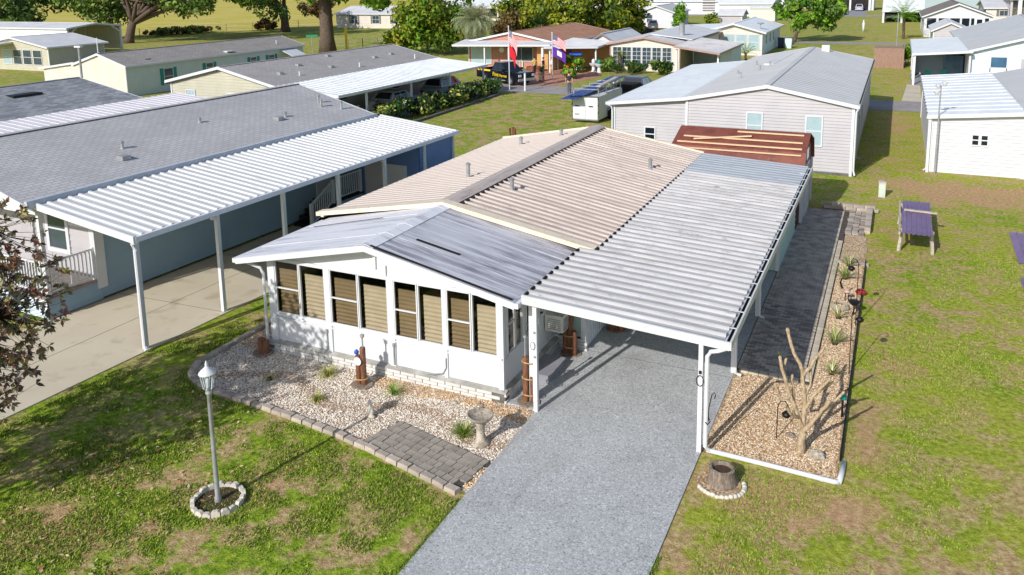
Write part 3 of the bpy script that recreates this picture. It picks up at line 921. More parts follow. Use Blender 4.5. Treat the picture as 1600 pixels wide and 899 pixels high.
# porch
yb = 3.1
W = MB()      # knee wall panels, sill, header, gable
W.box(-6.58, 0.0, .29, 0, .06, 1.0)
W.prism([(-6.58, .0, 2.47), (0, .0, 2.47), (0, .0, 2.60), (RX, .0, 3.24), (-6.58, .0, 2.60)], (0, .05, 0))
W.box(-.06, .06, .29, 0, 3.1, .98); W.box(-.06, 2.08, .98, 0, 3.1, 1.2)
W.prism([(-.06, .06, 2.42), (-.06, 3.1, 2.42), (-.06, 3.1, 2.56), (-.06, .06, 2.56)], (.055, 0, 0))
W.box(-6.64, .06, .29, -6.58, 3.1, 2.5)
W.build('porch_wall', 'white', H)
T = MB()      # posts, sill and head rails standing proud
for x, w_ in ((-6.47, .22), (-4.715, .15), (-2.88, .16), (-1.43, .09), (-.045, .10)):
    T.bx(x, -.018, 1.37, w_, .045, 2.17)
T.box(-6.56, -.05, .985, .02, .0, 1.045); T.box(-6.56, -.035, .90, .012, .0, .935)
T.box(-6.56, -.045, 2.44, .02, .0, 2.5)
T.box(-.0, -.05, .29, .045, .06, 2.46)
for y in (.16, 1.08): T.box(.0, y - .04, .98, .03, y + .04, 2.46)
T.box(0.0, .12, .93, .03, 1.1, 1.0); T.box(-.0, 2.06, 1.16, .03, 3.1, 1.24)
T.bx(RX, -.02, 2.95, .07, .05, .62); T.bx(-3.02, -.02, 2.62, .09, .06, .28)
T.split('porch_frame', 'white', H)
units = [(-6.35, -4.79), (-4.64, -2.96), (-2.80, -1.475), (-1.385, -.10)]
for (a0, a1) in units:
    m0 = (a0 + a1) / 2 - .01
    for k, (p, q) in enumerate(((a0, m0 - .012), (m0 + .012, a1))):
        fr = MB()
        pb(fr, 'y', 0, -1, p, p + .028, 1.045, 2.44, -.02, .03 + .01 * k); pb(fr, 'y', 0, -1, q - .028, q, 1.045, 2.44, -.02, .03 + .01 * k)
        pb(fr, 'y', 0, -1, p + .035, q - .035, 1.045, 1.075, -.02, .03 + .01 * k); pb(fr, 'y', 0, -1, p + .035, q - .035, 2.41, 2.44, -.02, .03 + .01 * k)
        if k == 0: pb(fr, 'y', 0, -1, p + .035, q - .035, 1.705, 1.735, -.01, .036)
        w = fr.build('porch_window', 'white', H)
        g = MB(); pb(g, 'y', 0, -1, p + .03, q - .03, 1.06, 2.42, .0, .006)
        g.build('pane', 'insect' if k == 0 else 'pane', w)
        bl = MB(); zt = 2.16 if k == 0 else 2.12; z = 1.06
        n = int((zt - z) / .10)
        vs = []; fs = []
        xb0, xb1 = p + (.07 if k == 0 else .09), q - .035
        for i in range(2 * n + 1):
            zz = z + (zt - z) * i / (2 * n); yy = .07 + ((.008 + .02 * (1 - i / (2 * n))) if i % 2 else 0)
            vs += [(xb0, yy, zz), (xb1, yy, zz)]
        for i in range(2 * n): fs.append((2 * i, 2 * i + 1, 2 * i + 3, 2 * i + 2))
        bl.add(vs, fs); bl.box(xb0, .07, zt, xb1, .11, zt + .03)
        bl.build('blind', 'brownblind', w)
# side window, screen door and rear side window of the porch
for (p, q, z0, z1, nm) in ((.2, 1.04, 1.0, 2.42, 'porch_window'), (2.14, 2.98, 1.24, 2.42, 'porch_window')):
    fr = MB()
    for a, b_, c_, d_ in ((p, p + .04, z0, z1), (q - .04, q, z0, z1), (p, q, z0, z0 + .035), (p, q, z1 - .035, z1), ((p + q) / 2 - .02, (p + q) / 2 + .02, z0, z1), (p, (p + q) / 2, 1.7, 1.73)):
        pb(fr, 'x', 0, 1, a, b_, c_, d_, -.03, .035)
    w = fr.build(nm, 'white', H)
    g = MB(); pb(g, 'x', 0, 1, p + .03, q - .03, z0 + .02, z1 - .02, -.01, .0); g.build('pane', 'pane', w)
    bl = MB(); pb(bl, 'x', -.1, 1, (p + q) / 2 + .02, q, z0 + .02, 1.7, -.02, .0); bl.build('blind', 'brownblind', w)
dr = MB()
for a, b_, c_, d_ in ((1.16, 1.24, .24, 2.3), (1.92, 2.0, .24, 2.3), (1.24, 1.92, .24, .38), (1.24, 1.92, 2.2, 2.3), (1.24, 1.92, .98, 1.06)):
    pb(dr, 'x', 0, 1, a, b_, c_, d_, -.03, .03)
dr = dr.build('door', 'white', H)
g = MB(); pb(g, 'x', 0, 1, 1.24, 1.92, .38, 2.2, -.01, .0); g.build('pane', 'insect', dr)
g = MB(); g.bx(.055, 1.2, 1.12, .05, .03, .14); g.bx(.055, 1.2, 1.35, .03, .03, .04); g.build('handle', 'galv', dr)
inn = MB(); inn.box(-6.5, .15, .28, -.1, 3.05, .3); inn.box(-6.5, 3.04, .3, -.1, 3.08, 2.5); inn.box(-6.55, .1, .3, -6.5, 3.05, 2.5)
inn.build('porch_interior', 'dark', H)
# painted block base with a weathered ledge
lg = MB()
lg.prism([(-6.66, -.115, .262), (-6.66, 0.0, .31), (-6.66, 0.0, .24), (-6.66, -.115, .24)], (6.775, 0, 0))
lg.prism([(.115, -.1, .262), (0, -.1, .31), (0, -.1, .24), (.115, -.1, .24)], (0, 3.1, 0))
lg.build('ledge', 'ledge', H)
mo = MB(); mo.box(-6.64, -.088, 0, .088, .04, .245); mo.box(.0, .04, 0, .088, 3.06, .245)
mo.build('mortar', 'mortar', H)
bk = MB(); bk.box(-.190, -.025, 0, .190, .025, .068); bkm = bk.mesh('block', 'block')
for k in range(3):
    x = -6.46 + .2 * (k % 2)
    while x < -.05:
        inst('block', bkm, H, (x, -.087, .002 + .082 * k), (0, 0, 0)); x += .402
    y = .1 + .2 * (k % 2)
    while y < 3.0:
        inst('block', bkm, H, (.087, y, .002 + .082 * k), (0, 0, math.pi / 2)); y += .402
bw = MB(); bw.box(.12, 3.03, 0, .68, 3.09, .33); bw.build('mortar', 'mortar', H)
for k in range(4):
    for i in range(2):
        inst('block', bkm, H, (.28 + .39 * i - .1 * (k % 2), 3.02, .005 + .082 * k))
# porch roof: overlapping coated sheets, ridge cap, trims
PZ = 3.30
for side, xe, ze in ((1, .5, 2.53), (-1, -7.24, 2.45)):
    ys = [-.40, .55, 1.48, 2.41, 3.3]
    for i in range(4):
        o = .006 * (i % 2)
        b = MB(); b.prism([(xe, ys[i], ze + o), (RX, ys[i], PZ + o), (RX, ys[i], PZ + .03 + o), (xe, ys[i], ze + .03 + o)], (0, ys[i + 1] - ys[i] + .012, 0))
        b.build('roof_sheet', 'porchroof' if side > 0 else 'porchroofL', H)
    t = MB()
    t.prism([(xe, -.43, ze - .12), (RX, -.43, PZ - .12), (RX, -.43, PZ + .028), (xe, -.43, ze + .028)], (0, .03, 0))
    t.box(min(xe, xe + side * .1), -.43, ze - .09, max(xe, xe + side * .1), 3.1, ze + .02)
    t.build('fascia', 'white', H)
so = MB()
for xe, ze in ((.48, 2.47), (-7.2, 2.39)):
    so.prism([(xe, -.39, ze), (RX, -.39, PZ - .06), (RX, -.39, PZ - .05), (xe, -.39, ze + .01)], (0, 3.5, 0))
so.build('soffit', 'white', H)
b = MB(); b.prism([(RX - .26, -.41, PZ + .0), (RX, -.41, PZ + .07), (RX + .26, -.41, PZ + .0), (RX + .26, -.41, PZ - .02), (RX, -.41, PZ + .05), (RX - .26, -.41, PZ - .02)], (0, 3.7, 0))
for y in (.5, 1.3, 2.1, 2.9): b.prism([(RX - .265, y, PZ + .004), (RX, y, PZ + .076), (RX + .265, y, PZ + .004), (RX, y, PZ + .05)], (0, .03, 0))
b.build('ridge_cap', 'porchroofL', H)
k_ = (PZ - 2.53) / (.5 - RX)
zz = lambda x: PZ - k_ * (x - RX) + .045
b = MB(); b.beam((-2.6, .75, zz(-2.6)), (-1.45, .78, zz(-1.45)), .09, .012); b.beam((-3.15, -.35, zz(-3.15) + .01), (.42, -.35, zz(.42) + .01), .075, .014)  # first black strip paints the shade of an open roof slot
b.split('black_strip', 'rubber', H)
b = MB(); b.beam((-6.9, 2.2, 2.47 + (.35) * .215 + .04), (-4.6, 2.25, 2.47 + 2.64 * .215 + .05), .035, .01); b.split('black_strip', 'rubber', H)
# front left downspout, wall conduits
b = MB(); b.tube([(-7.15, -.3, 2.4), (-6.72, -.12, 2.2), (-6.66, -.1, 2.05), (-6.66, -.1, .28), (-6.7, -.22, .16)], .04, 8)
b.build('downspout', 'white', H)
b = MB()
for x in (-4.78, -2.83): b.tube([(x, -.06, .34), (x, -.06, .86)], .018, 6); b.bx(x, -.06, .84, .05, .05, .08)
b.tube([(-1.95, -.13, .34), (-1.75, -.1, .34), (-1.5, -.06, .4), (-1.42, -.055, .55), (-1.42, -.055, .78)], .016, 6)
b.split('conduit', 'galv', H)
b = MB(); b.box(.0, 1.08, .03, .62, 2.06, .2); b.box(-.0, 1.06, .2, .66, 2.08, .235)
tag(b.build('door_step', 'sheltergrey'), 'low grey step below the porch side door', 'step')
b = MB(); b.bx(-.3, -.03, 2.42, .1, .07, .05); b.build('porch_light', 'white', H)

ac = thing('air_conditioner', 'ivory window air conditioner sticking out of the porch side wall', 'air conditioner', (0.03, 2.55, .72))
b = MB(); b.box(.03, 2.28, .74, .5, 2.84, 1.16); b.build('case', 'acwhite', ac)
b = MB(); b.box(.50, 2.33, .78, .515, 2.54, 1.08); b.box(.50, 2.58, .78, .515, 2.79, 1.08); b.split('grille', 'galv', ac)
b = MB()
for i in range(6):
    b.box(.1, 2.273, .8 + .05 * i, .45, 2.281, .82 + .05 * i)
b.split('louvre', 'galv', ac)
b = MB(); b.beam((.05, 2.4, .45), (.42, 2.4, .73), .03, .03); b.beam((.05, 2.72, .45), (.42, 2.72, .73), .03, .03); b.split('bracket', 'galv', ac)

# ------------------------------------------------------------------ carport
CP = thing('carport', 'long white carport with mildewed ribbed roof over the grey driveway', 'carport', (4.4, 0, 0))
cz = lambda x: 2.62 - .054 * (x - .95)
b = MB(); b.add([(.62, -.24, cz(.62) - .05), (4.86, -.24, cz(4.86) - .05), (4.86, 3.2, cz(4.86) - .05), (.62, 3.2, cz(.62) - .05)], [(0, 1, 2, 3)])
b.v = []; b.f = []; b.mi = []
b.prism([(.62, -.24, cz(.62) - .03), (4.84, -.24, cz(4.84) - .03), (4.84, -.24, cz(4.84) - .015), (.62, -.24, cz(.62) - .015)], (0, 3.44, 0))
b.prism([(1.06, 3.2, cz(1.06) - .03), (4.84, 3.2, cz(4.84) - .03), (4.84, 3.2, cz(4.84) - .015), (1.06, 3.2, cz(1.06) - .015)], (0, 12.0, 0))
b.build('under_pan_slab', 'whitedirty', CP)
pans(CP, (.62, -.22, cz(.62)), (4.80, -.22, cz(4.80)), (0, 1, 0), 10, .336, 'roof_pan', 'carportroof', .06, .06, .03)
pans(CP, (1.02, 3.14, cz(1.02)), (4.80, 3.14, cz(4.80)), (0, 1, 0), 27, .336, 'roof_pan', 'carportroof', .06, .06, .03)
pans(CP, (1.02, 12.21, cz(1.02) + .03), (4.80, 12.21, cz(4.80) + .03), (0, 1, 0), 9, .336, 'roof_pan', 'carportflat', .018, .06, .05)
b = MB()
for i in range(27): b.box(1.012, 3.18 + .336 * i, cz(1) - .012, 1.05, 3.36 + .336 * i, cz(1) + .05)
for i in range(10): b.box(.612, -.18 + .336 * i, cz(.6) - .012, .65, .0 + .336 * i, cz(.6) + .05)
stuff(b.build('dark_rib_gap', 'dark', CP))  # dark blocks paint the shaded gaps at the pan ends
b = MB(); b.prism([(.60, -.27, 2.50), (4.92, -.27, 2.27), (4.92, -.27, 2.435), (.60, -.27, 2.70)], (0, .05, 0))
b.prism([(.60, -.285, 2.66), (4.92, -.285, 2.40), (4.92, -.285, 2.43), (.60, -.285, 2.69)], (0, .015, 0)); b.prism([(.60, -.285, 2.51), (4.92, -.285, 2.28), (4.92, -.285, 2.30), (.60, -.285, 2.53)], (0, .015, 0))
for i in range(9): b.bx(.9 + .48 * i, -.274, 2.50 + .135 - (.9 + .48 * i) * .0545 + .02, .025, .014, .025)
b.build('front_beam', 'whitedirty', CP)
gt = MB(); gt.box(4.80, -.22, 2.30, 4.93, 15.2, 2.315); gt.box(4.80, -.22, 2.315, 4.812, 15.2, 2.39); gt.box(4.918, -.27, 2.28, 4.955, 15.25, 2.44)
gt.build('gutter', 'whitedirty', CP)
b = MB()
b.box(4.816, -.2, 2.316, 4.914, 15.18, 2.322); b.build('gutter_shade_strip', 'dark', CP)  # dark strip paints the shadow inside the open gutter
sm = MB().box(-.2, -.016, 0, .1, .016, .012).mesh('gutter_strap', 'whitedirty')
y = .38
while y < 15:
    inst('gutter_strap', sm, CP, (4.84, y, 2.448)); y += .85
for y in (-.19, 3.37, 6.89): post(CP, 4.38, y, .03, 2.36, .085, 'white')
for x, y in ((.84, -.1), (.61, .21)): post(CP, x, y, .03, 2.55, .09, 'white')
for x, y in ((1.06, 7.0),): post(CP, x, y, .03, 2.5, .08, 'white')
b = MB(); b.beam((4.38, -.2, 2.33), (4.38, 15, 2.33), .08, .1); b.build('side_beam', 'whitedirty', CP)
b = MB(); b.tube([(4.86, -.2, 2.28), (4.7, -.2, 2.20), (4.56, -.2, 2.16), (4.50, -.2, 2.06), (4.50, -.2, .16), (4.56, -.16, .08)], .042, 8)
b.build('downspout', 'white', CP)
for y in (3.2, 6.75):
    b = MB(); b.tube([(4.86, y, 2.28), (4.5, y, 2.2), (4.46, y, 2.1), (4.46, y, .1), (4.6, y, .06)], .038, 8); b.build('downspout', 'white', CP)
mb = MB(); siding(mb, [(10.6, .05), (15.1, .05), (15.1, 2.32), (10.6, 2.32)], 'x', 4.42, 1, .2); siding(mb, [(1.2, .05), (4.42, .05), (4.42, 2.3), (1.2, 2.3)], 'y', 10.6, -1, .2)
siding(mb, [(1.2, .05), (4.42, .05), (4.42, 2.3), (1.2, 2.3)], 'y', 15.1, 1, .2)
mb.build('storage_wall', 'mint', CP)
b = MB(); b.bx(4.42, 10.6, 1.15, .1, .1, 2.2); b.bx(4.42, 13.2, 1.15, .07, .08, 2.2); b.split('corner_trim', 'white', CP)
b = MB()
for i, (x, w) in enumerate(((2.52, .09), (2.68, .16), (2.88, .16), (3.06, .12), (3.24, .1))):
    b.bx(x, -.272, 2.59 - .0575 * (x - .6), w * .8, .008, .075)
b.split('number_plate', 'whitedirty', CP)
hk = thing('plant_hook', 'black scrolled plant hook fixed low on the front right carport post', 'hook', (4.56, -.26, 1.0))
b = MB(); b.tube([(4.56, -.27, .75), (4.57, -.28, 1.05), (4.62, -.28, 1.32), (4.67, -.28, 1.38), (4.69, -.28, 1.32), (4.67, -.28, 1.26)], .01, 6); b.tube([(4.5, -.27, .72), (4.55, -.28, .68), (4.6, -.28, .76), (4.57, -.28, .84)], .01, 6)
b.split('bracket', 'black', hk)
hk = thing('plant_hook', 'black ring hook high on the front right carport post', 'hook', (4.38, -.26, 1.6))
b = MB(); b.tube([(4.38 + .07 * math.cos(t), -.26, 1.55 + .11 * math.sin(t)) for t in np.linspace(0, 2 * math.pi, 13)], .009, 6); b.bx(4.38, -.245, 1.72, .05, .03, .06)
b.build('ring', 'black', hk)
hk = thing('wind_chime', 'small wire ornament on the front left carport post by the porch door', 'ornament', (.84, -.17, 1.5))
b = MB(); b.tube([(.8 + .05 * math.cos(t), -.17, 1.55 + .09 * math.sin(t)) for t in np.linspace(0, 2 * math.pi, 11)], .008, 6); b.bx(.84, -.155, 1.85, .04, .03, .05); b.bx(.84, -.155, 1.3, .04, .03, .05)
b.build('ring', 'galv', hk)

# ------------------------------------------------------------------ red-roofed garden shed behind the carport
SH = thing('garden_shed', 'barn shed with red gambrel roof and loose pine battens behind the carport', 'shed', (2.1, 17.6, 0))
x0, x1 = -.32, 4.5
gp = [(15.95, 0.05), (19.5, 0.05), (19.5, 1.95), (19.25, 2.62), (17.75, 3.08), (16.2, 2.62), (15.95, 1.95)]
mb = MB()
siding(mb, gp, 'x', x1, 1, .6, .004); siding(mb, gp, 'x', x0, -1, .6, .004)
siding(mb, [(x0, .05), (x1, .05), (x1, 1.95), (x0, 1.95)], 'y', 15.95, -1, .6, .004); siding(mb, [(x0, .05), (x1, .05), (x1, 1.95), (x0, 1.95)], 'y', 19.5, 1, .6, .004)
mb.build('wall', mat('brown_shed_wall', S(120, 84, 84), S(104, 70, 72), 2, .8), SH)
rf = MB()
for (ya, za), (yb_, zb) in (((15.78, 1.86), (16.18, 2.68)), ((16.18, 2.68), (17.75, 3.16)), ((17.75, 3.16), (19.3, 2.68)), ((19.3, 2.68), (19.68, 1.86))):
    rf.prism([(x0 - .12, ya, za), (x0 - .12, yb_, zb), (x0 - .12, yb_, zb + .04), (x0 - .12, ya, za + .04)], (x1 - x0 + .24, 0, 0))
rf.build('roof', 'redroof', SH)
tr = MB()
for (ya, za), (yb_, zb) in (((15.95, .1), (15.95, 1.9)), ((19.5, .1), (19.5, 1.9)), ((16.3, .1), (16.3, 2.4)), ((17.0, .1), (17.0, 2.0)), ((18.4, .1), (18.4, 2.0)), ((17.7, .1), (17.7, 2.0)), ((17.0, .1), (17.7, 1.0)), ((17.0, 1.0), (17.7, 2.0)), ((17.7, 1.0), (18.4, .1)), ((17.0, 2.0), (18.4, 2.0)), ((17.0, .1), (18.4, .1))):
    tr.beam((4.53, ya, za), (4.53, yb_, zb), .05, .1)
tr.split('door_trim', 'white', SH)
wv = MB(); wv.box(4.5, 17.3, 2.2, 4.545, 18.1, 2.62); wv.build('window', 'winpale', SH)
def batten(xa, xb, y, dy=0, lift=.0, nm=''):
    zf = lambda yy: (2.68 + (yy - 16.18) * .306 if yy > 16.18 else 1.86 + (yy - 15.78) * 2.05) + .075 + lift
    b = MB(); b.beam((xa, y, zf(y)), (xb, y + dy, zf(y + dy)), .11, .045)
    tag(b.build('roof_batten', 'wood'), nm, 'batten', 'pine battens on the red roof')
batten(1.9, 4.4, 17.45, 0, 0, 'short pine batten lying nearest the ridge of the red shed roof')
batten(-.1, 4.42, 16.85, 0, 0, 'long pine batten across the middle of the red shed roof')
batten(.35, 2.5, 16.55, .5, .05, 'slanting pine batten crossing over another on the red roof')
batten(-.25, 4.45, 16.38, 0, 0, 'pine batten just above the bend of the red shed roof')
batten(-.3, 4.45, 16.12, 0, 0, 'pine batten just below the bend of the red shed roof')
batten(1.0, 4.47, 15.86, 0, 0, 'pine batten along the bottom edge of the red shed roof')

# ------------------------------------------------------------------ blue neighbour house with its white carport
BP = (-9.58, -1.4, 0)
BH = thing('manufactured_home', 'blue lap-sided house with pale grey shingle roof left of the white-roofed carport', 'house', BP)
mb = MB()
siding(mb, [(.35, .1), (13.6, .1), (13.6, 3.3), (.35, 3.3)], 'x', -13.65, 1, .16)
siding(mb, [(-1.3, .06), (.35, .06), (.35, .66), (-1.3, .66)], 'x', -13.65, 1, .16)
siding(mb, [(-22.0, .1), (-13.65, .1), (-13.65, 3.3), (-17.8, 4.4), (-22.0, 3.3)], 'y', 13.6, 1, .16)
siding(mb, [(-1.3, .1), (13.6, .1), (13.6, 3.3), (-1.3, 3.3)], 'x', -22.0, -1, .16)
mb.build('wall', 'bluesiding', BH)
mb = MB(); siding(mb, [(-22.0, .7), (-13.7, .7), (-13.7, 3.3), (-22.0, 3.3)], 'y', .35, -1, .2)
mb.build('porch_wall', 'graysiding', BH)
mb = MB(); siding(mb, [(-22.0, 3.24), (-13.55, 3.24), (-17.8, 4.5)], 'y', -1.4, -1, .16); siding(mb, [(-22.0, .06), (-13.66, .06), (-13.66, .66), (-22.0, .66)], 'y', -1.32, -1, .16)
mb.build('gable_wall', 'palesiding', BH)
b = MB(); b.box(-22.0, -1.36, .62, -13.6, .35, .70); b.build('deck', mat('grey_deck', S(150, 138, 132), S(130, 118, 112), 4, .8), BH)
gable_roof(BH, -22.05, -13.6, -1.6, 13.55, 3.5, 4.62, 'shgray', 'white', .2, 'y', .1)
b = MB(); b.box(-13.40, -1.78, 3.42, -13.28, 13.7, 3.62); b.build('gutter', mat('pale_grey_gutter', S(184, 192, 204), S(170, 178, 190), 2, .5), BH)
b = MB(); b.box(-22.0, -1.4, 3.12, -13.6, -1.2, 3.25); b.build('beam', 'white', BH)
for x in (-13.75, -16.95): post(BH, x, -1.22, .7, 3.14, .11, 'white')
b = MB(); b.box(-13.78, .2, .42, -13.56, .5, 3.2); b.build('pilaster', 'whitesiding', BH)
win(BH, 'y', .34, -1, -15.85, -15.02, 1.38, 2.62, 'winglass', 'white', True, 0, 0, None, .13)
b = MB(); b.box(-14.86, .30, 2.2, -13.8, .345, 2.62)
b.build('wall_panel', 'white', BH)
b = MB()
for i in range(5): b.box(-14.8 + .2 * i, .285, 2.22, -14.76 + .2 * i, .30, 2.6)
b.split('batten', 'whitesiding', BH)
railing(BH, (-13.68, -1.24, .7), (-13.68, .2, .7), .95, 'white', .12)
railing(BH, (-17.2, -1.24, .7), (-13.9, -1.24, .7), .95, 'white', .13)
# carport of the blue house
BC = thing('carport', 'bright white ribbed carport along the blue house wall', 'carport', BP)
bz = lambda x: 3.06 + (-9.5 - x) * .108
b = MB(); b.prism([(-13.46, -1.5, bz(-13.46) - .04), (-9.5, -1.5, bz(-9.5) - .04), (-9.5, -1.5, bz(-9.5) - .02), (-13.46, -1.5, bz(-13.46) - .02)], (0, 15.6, 0)); b.build('under_pan_slab', 'whitedirty', BC)
pans(BC, (-13.42, -1.46, bz(-13.42)), (-9.5, -1.46, bz(-9.5)), (0, 1, 0), 51, .305, 'roof_pan', 'bluecarport', .04, .06, .03)
b = MB()
for i in range(51): b.box(-13.44, -1.38 + .305 * i, bz(-13.42) - .01, -13.40, -1.22 + .305 * i, bz(-13.42) + .045)
stuff(b.build('dark_rib_gap', 'dark', BC))  # dark notches along the eave, their shade painted as blocks
b = MB(); b.prism([(-13.7, -1.56, bz(-13.7) - .13), (-9.42, -1.56, bz(-9.42) - .13), (-9.42, -1.56, bz(-9.42) + .06), (-13.7, -1.56, bz(-13.7) + .06)], (0, .06, 0)); b.build('front_beam', 'white', BC)
b = MB(); b.box(-9.50, -1.5, 2.94, -9.40, 14.1, 3.08); b.build('gutter', mat('cool_white_gutter', S(222, 226, 234), S(212, 216, 226), 2, .5), BC)  # gutter in a faintly bluish white
for i in range(6): post(BC, -9.62, -1.36 + 2.62 * i, .03, 2.98, .11, 'white')
b = MB(); b.tube([(-9.45, -1.42, 2.92), (-9.62, -1.46, 2.86), (-9.52, -1.46, 2.7), (-9.52, -1.46, .16), (-9.42, -1.5, .06)], .05, 8); b.build('downspout', 'white', BC)
for y in (1.26, 9.12):
    b = MB(); b.tube([(-9.45, y - .25, 2.92), (-9.6, y - .2, 2.84), (-9.58, y - .02, 2.8)], .05, 8); b.build('downspout', 'white', BC)
mb = MB(); siding(mb, [(11.45, .06), (13.85, .06), (13.85, 2.98), (11.45, 2.98)], 'x', -9.66, 1, .16); siding(mb, [(-13.6, .06), (-9.66, .06), (-9.66, 3.0), (-13.6, 3.3)], 'y', 11.45, -1, .16); siding(mb, [(-13.6, .06), (-9.66, .06), (-9.66, 3.0), (-13.6, 3.3)], 'y', 13.85, 1, .16)
mb.build('storage_wall', mat('denim_blue_siding', S(98, 128, 178), S(90, 120, 170), 1, .5), BC)
b = MB(); b.box(-11.25, 11.40, .1, -10.26, 11.45, 2.05); b.build('door', 'whitesiding', BC)
b = MB(); b.box(-12.33, 11.41, .1, -11.3, 11.45, 2.3); b.build('wall_panel', 'graysiding', BC)
b = MB(); b.bx(-11.15, 11.38, 1.0, .05, .06, .05); b.build('handle', 'black', BC)
b = MB(); b.bx(-9.62, 13.9, 1.5, .1, .1, 2.9); b.build('corner_trim', 'white', BC)
for o in (BH, BC): o.rotation_euler = (0, 0, -0.033)
# side steps with landing
ST = thing('porch_steps', 'black side steps with white railing under the neighbouring white carport', 'steps', BP)
b = MB(); b.box(-13.6, 9.7, .1, -12.45, 11.35, .74); b.build('landing_base', 'bluesiding', ST)
b = MB(); b.box(-13.62, 9.65, .74, -12.4, 11.4, .8); b.build('landing', 'black', ST)
b = MB()
for i in range(4): b.box(-13.5, 8.4 + .32 * i, .03, -12.45, 8.72 + .32 * i, .19 * (i + 1) - .02)
b.split('step', 'black', ST)
railing(ST, (-12.5, 9.85, .8), (-12.5, 11.3, .8), .9, 'white', .13)
railing(ST, (-12.5, 8.3, .1), (-12.5, 9.6, .75), .9, 'white', .13)
b = MB(); b.box(-13.63, 9.9, .8, -13.58, 10.8, 2.75); b.build('door', 'whitesiding', ST)
b = MB(); b.box(-13.58, 10.1, 1.7, -13.57, 10.6, 2.5); b.build('pane', 'winglass', ST)
ST.rotation_euler = (0, 0, -0.033)
for x, y, h in ((-15.3, 2.7, .2), (-15.2, 12.3, .28), (-15.6, 12.6, .3), (-14.6, 12.9, .3), (-15.0, 9.9, .16), (-16.0, 6.5, .14)):
    z = 4.72 - abs(x + 17.8) * .267
    vent_pipe(BH, x, y, z - .02, h, .05, 'galv')
for nm, x, y in (('roof_vent', -14.9, 9.4), ('roof_vent', -14.6, 2.2)):
    z = 4.7 - abs(x + 17.8) * .267
    b = MB(); b.bx(x, y, z + .06, .3, .3, .14); b.build(nm, 'galv', BH)

# ------------------------------------------------------------------ grey house beyond the shed
GH = thing('grey_house', 'light grey lap-sided house with pale metal gable roof beyond the red shed', 'house', (5.8, 24.65, 0))
walls(GH, -1.85, 5.8, 24.65, 46.4, 3.3, 4.0, 'graysiding', .0, .15, 'y', 'white')
gable_roof(GH, -1.85, 5.8, 24.7, 46.4, 3.3, 4.05, 'roofgray', 'white', .22, 'y', .08, .6, .006)
b = MB(); b.box(-1.8, 24.60, 0, 5.75, 24.66, .12); b.build('footing', 'mortar', GH)
win(GH, 'y', 24.63, -1, 1.1, 1.76, 1.55, 2.72, 'winpale'); win(GH, 'y', 24.63, -1, 3.80, 4.46, 1.36, 2.7, 'winpale')
b = MB(); b.tube([(6.0, 24.5, 3.2), (5.92, 24.55, 3.0), (5.92, 24.56, .3), (5.98, 24.5, .08)], .045, 8); b.build('downspout', 'white', GH)
b = MB(); b.beam((.35, 36.5, 3.84), (.75, 43.0, 3.92), .6, .1); b.build('skylight', 'roofpale', GH)
b = MB()
for i in range(40): b.box(6.0, 25 + .53 * i, 3.36, 6.06, 25.2 + .53 * i, 3.42)
stuff(b.build('dark_rib_gap', 'dark', GH))
b = MB()
for y, z in ((27.5, 1.2), (30, 1.4), (33.5, 1.4)): b.box(5.8, y, z - .4, 5.86, y + .8, z + .5)
b.split('side_window', 'winpale', GH)
b = MB(); b.tube([(5.86, 26.5, 2.6), (5.9, 26.6, 1.0), (5.95, 26.9, .4), (6.1, 27.2, .35)], .025, 6); b.build('conduit', 'galv', GH)
for x, y, h in ((-.3, 30.5, .25), (.2, 34, .2), (.5, 36, .2), (-.6, 38, .2), (-.9, 33.2, .15)):
    vent_pipe(GH, x, y, 4.1 - abs(x - 1.97) * .18, h, .045, 'galv')
b = MB(); b.bx(2.9, 45.6, 4.1, .5, .5, .5); b.build('chimney', 'white', GH)
GC = thing('enclosed_carport', 'grey-sided annexe with a smooth bright white roof beside the grey house', 'carport', (-5.7, 24.8, 0))
walls(GC, -5.65, -1.86, 24.75, 43.0, 2.75, 2.75, 'graysiding', 0, .15, 'y', 'white', True)
flat_roof(GC, [(-6.0, 24.45, 2.85), (-1.9, 24.45, 3.28), (-1.9, 43.4, 3.28), (-6.0, 43.4, 2.85)], 'roofwhite', .08)
for y_, o_ in ((24.75, -1), (43.0, 1)):
    mb = MB(); siding(mb, [(-5.65, 2.74), (-1.86, 2.74), (-1.86, 3.26), (-5.65, 2.88)], 'y', y_, o_, .15); mb.build('gable_wall', 'graysiding', GC)
win(GC, 'y', 24.73, -1, -3.98, -3.5, 1.02, 1.68, 'glassdk')
b = MB(); b.tube([(-6.02, 24.4, 2.86), (-5.75, 24.55, 2.7), (-5.72, 24.6, 2.5), (-5.72, 24.6, .1)], .045, 8); b.build('downspout', 'white', GC)

# ------------------------------------------------------------------ white-roofed house at the right edge
RH = thing('white_house', 'pale lap-sided house with flat white front roof at the right edge', 'house', (9.1, 27, 0))
walls(RH, 9.08, 20, 27.0, 43.0, 2.62, 2.62, 'whitesiding', .0, .16, 'y', 'white')
flat_roof(RH, [(8.9, 26.75, 2.62), (12.75, 26.75, 2.95), (12.75, 43.0, 2.95), (8.9, 43.0, 2.62)], 'roofwhite', .09, 1.2)
b = MB(); b.prism([(12.75, 26.75, 2.95), (17, 26.75, 3.95), (21.5, 26.75, 2.95)], (0, 16.4, 0)); b.build('roof', 'roofgray', RH)
b = MB()
for i in range(14): b.box(8.86, 27.4 + 1.1 * i, 2.66, 8.9, 27.75 + 1.1 * i, 2.72)
stuff(b.build('dark_rib_gap', 'dark', RH))
mb = MB(); siding(mb, [(9.08, 2.6), (20, 2.6), (17, 3.9), (12.75, 2.93), (9.08, 2.63)], 'y', 27.0, -1, .16); mb.build('gable_wall', 'whitesiding', RH)
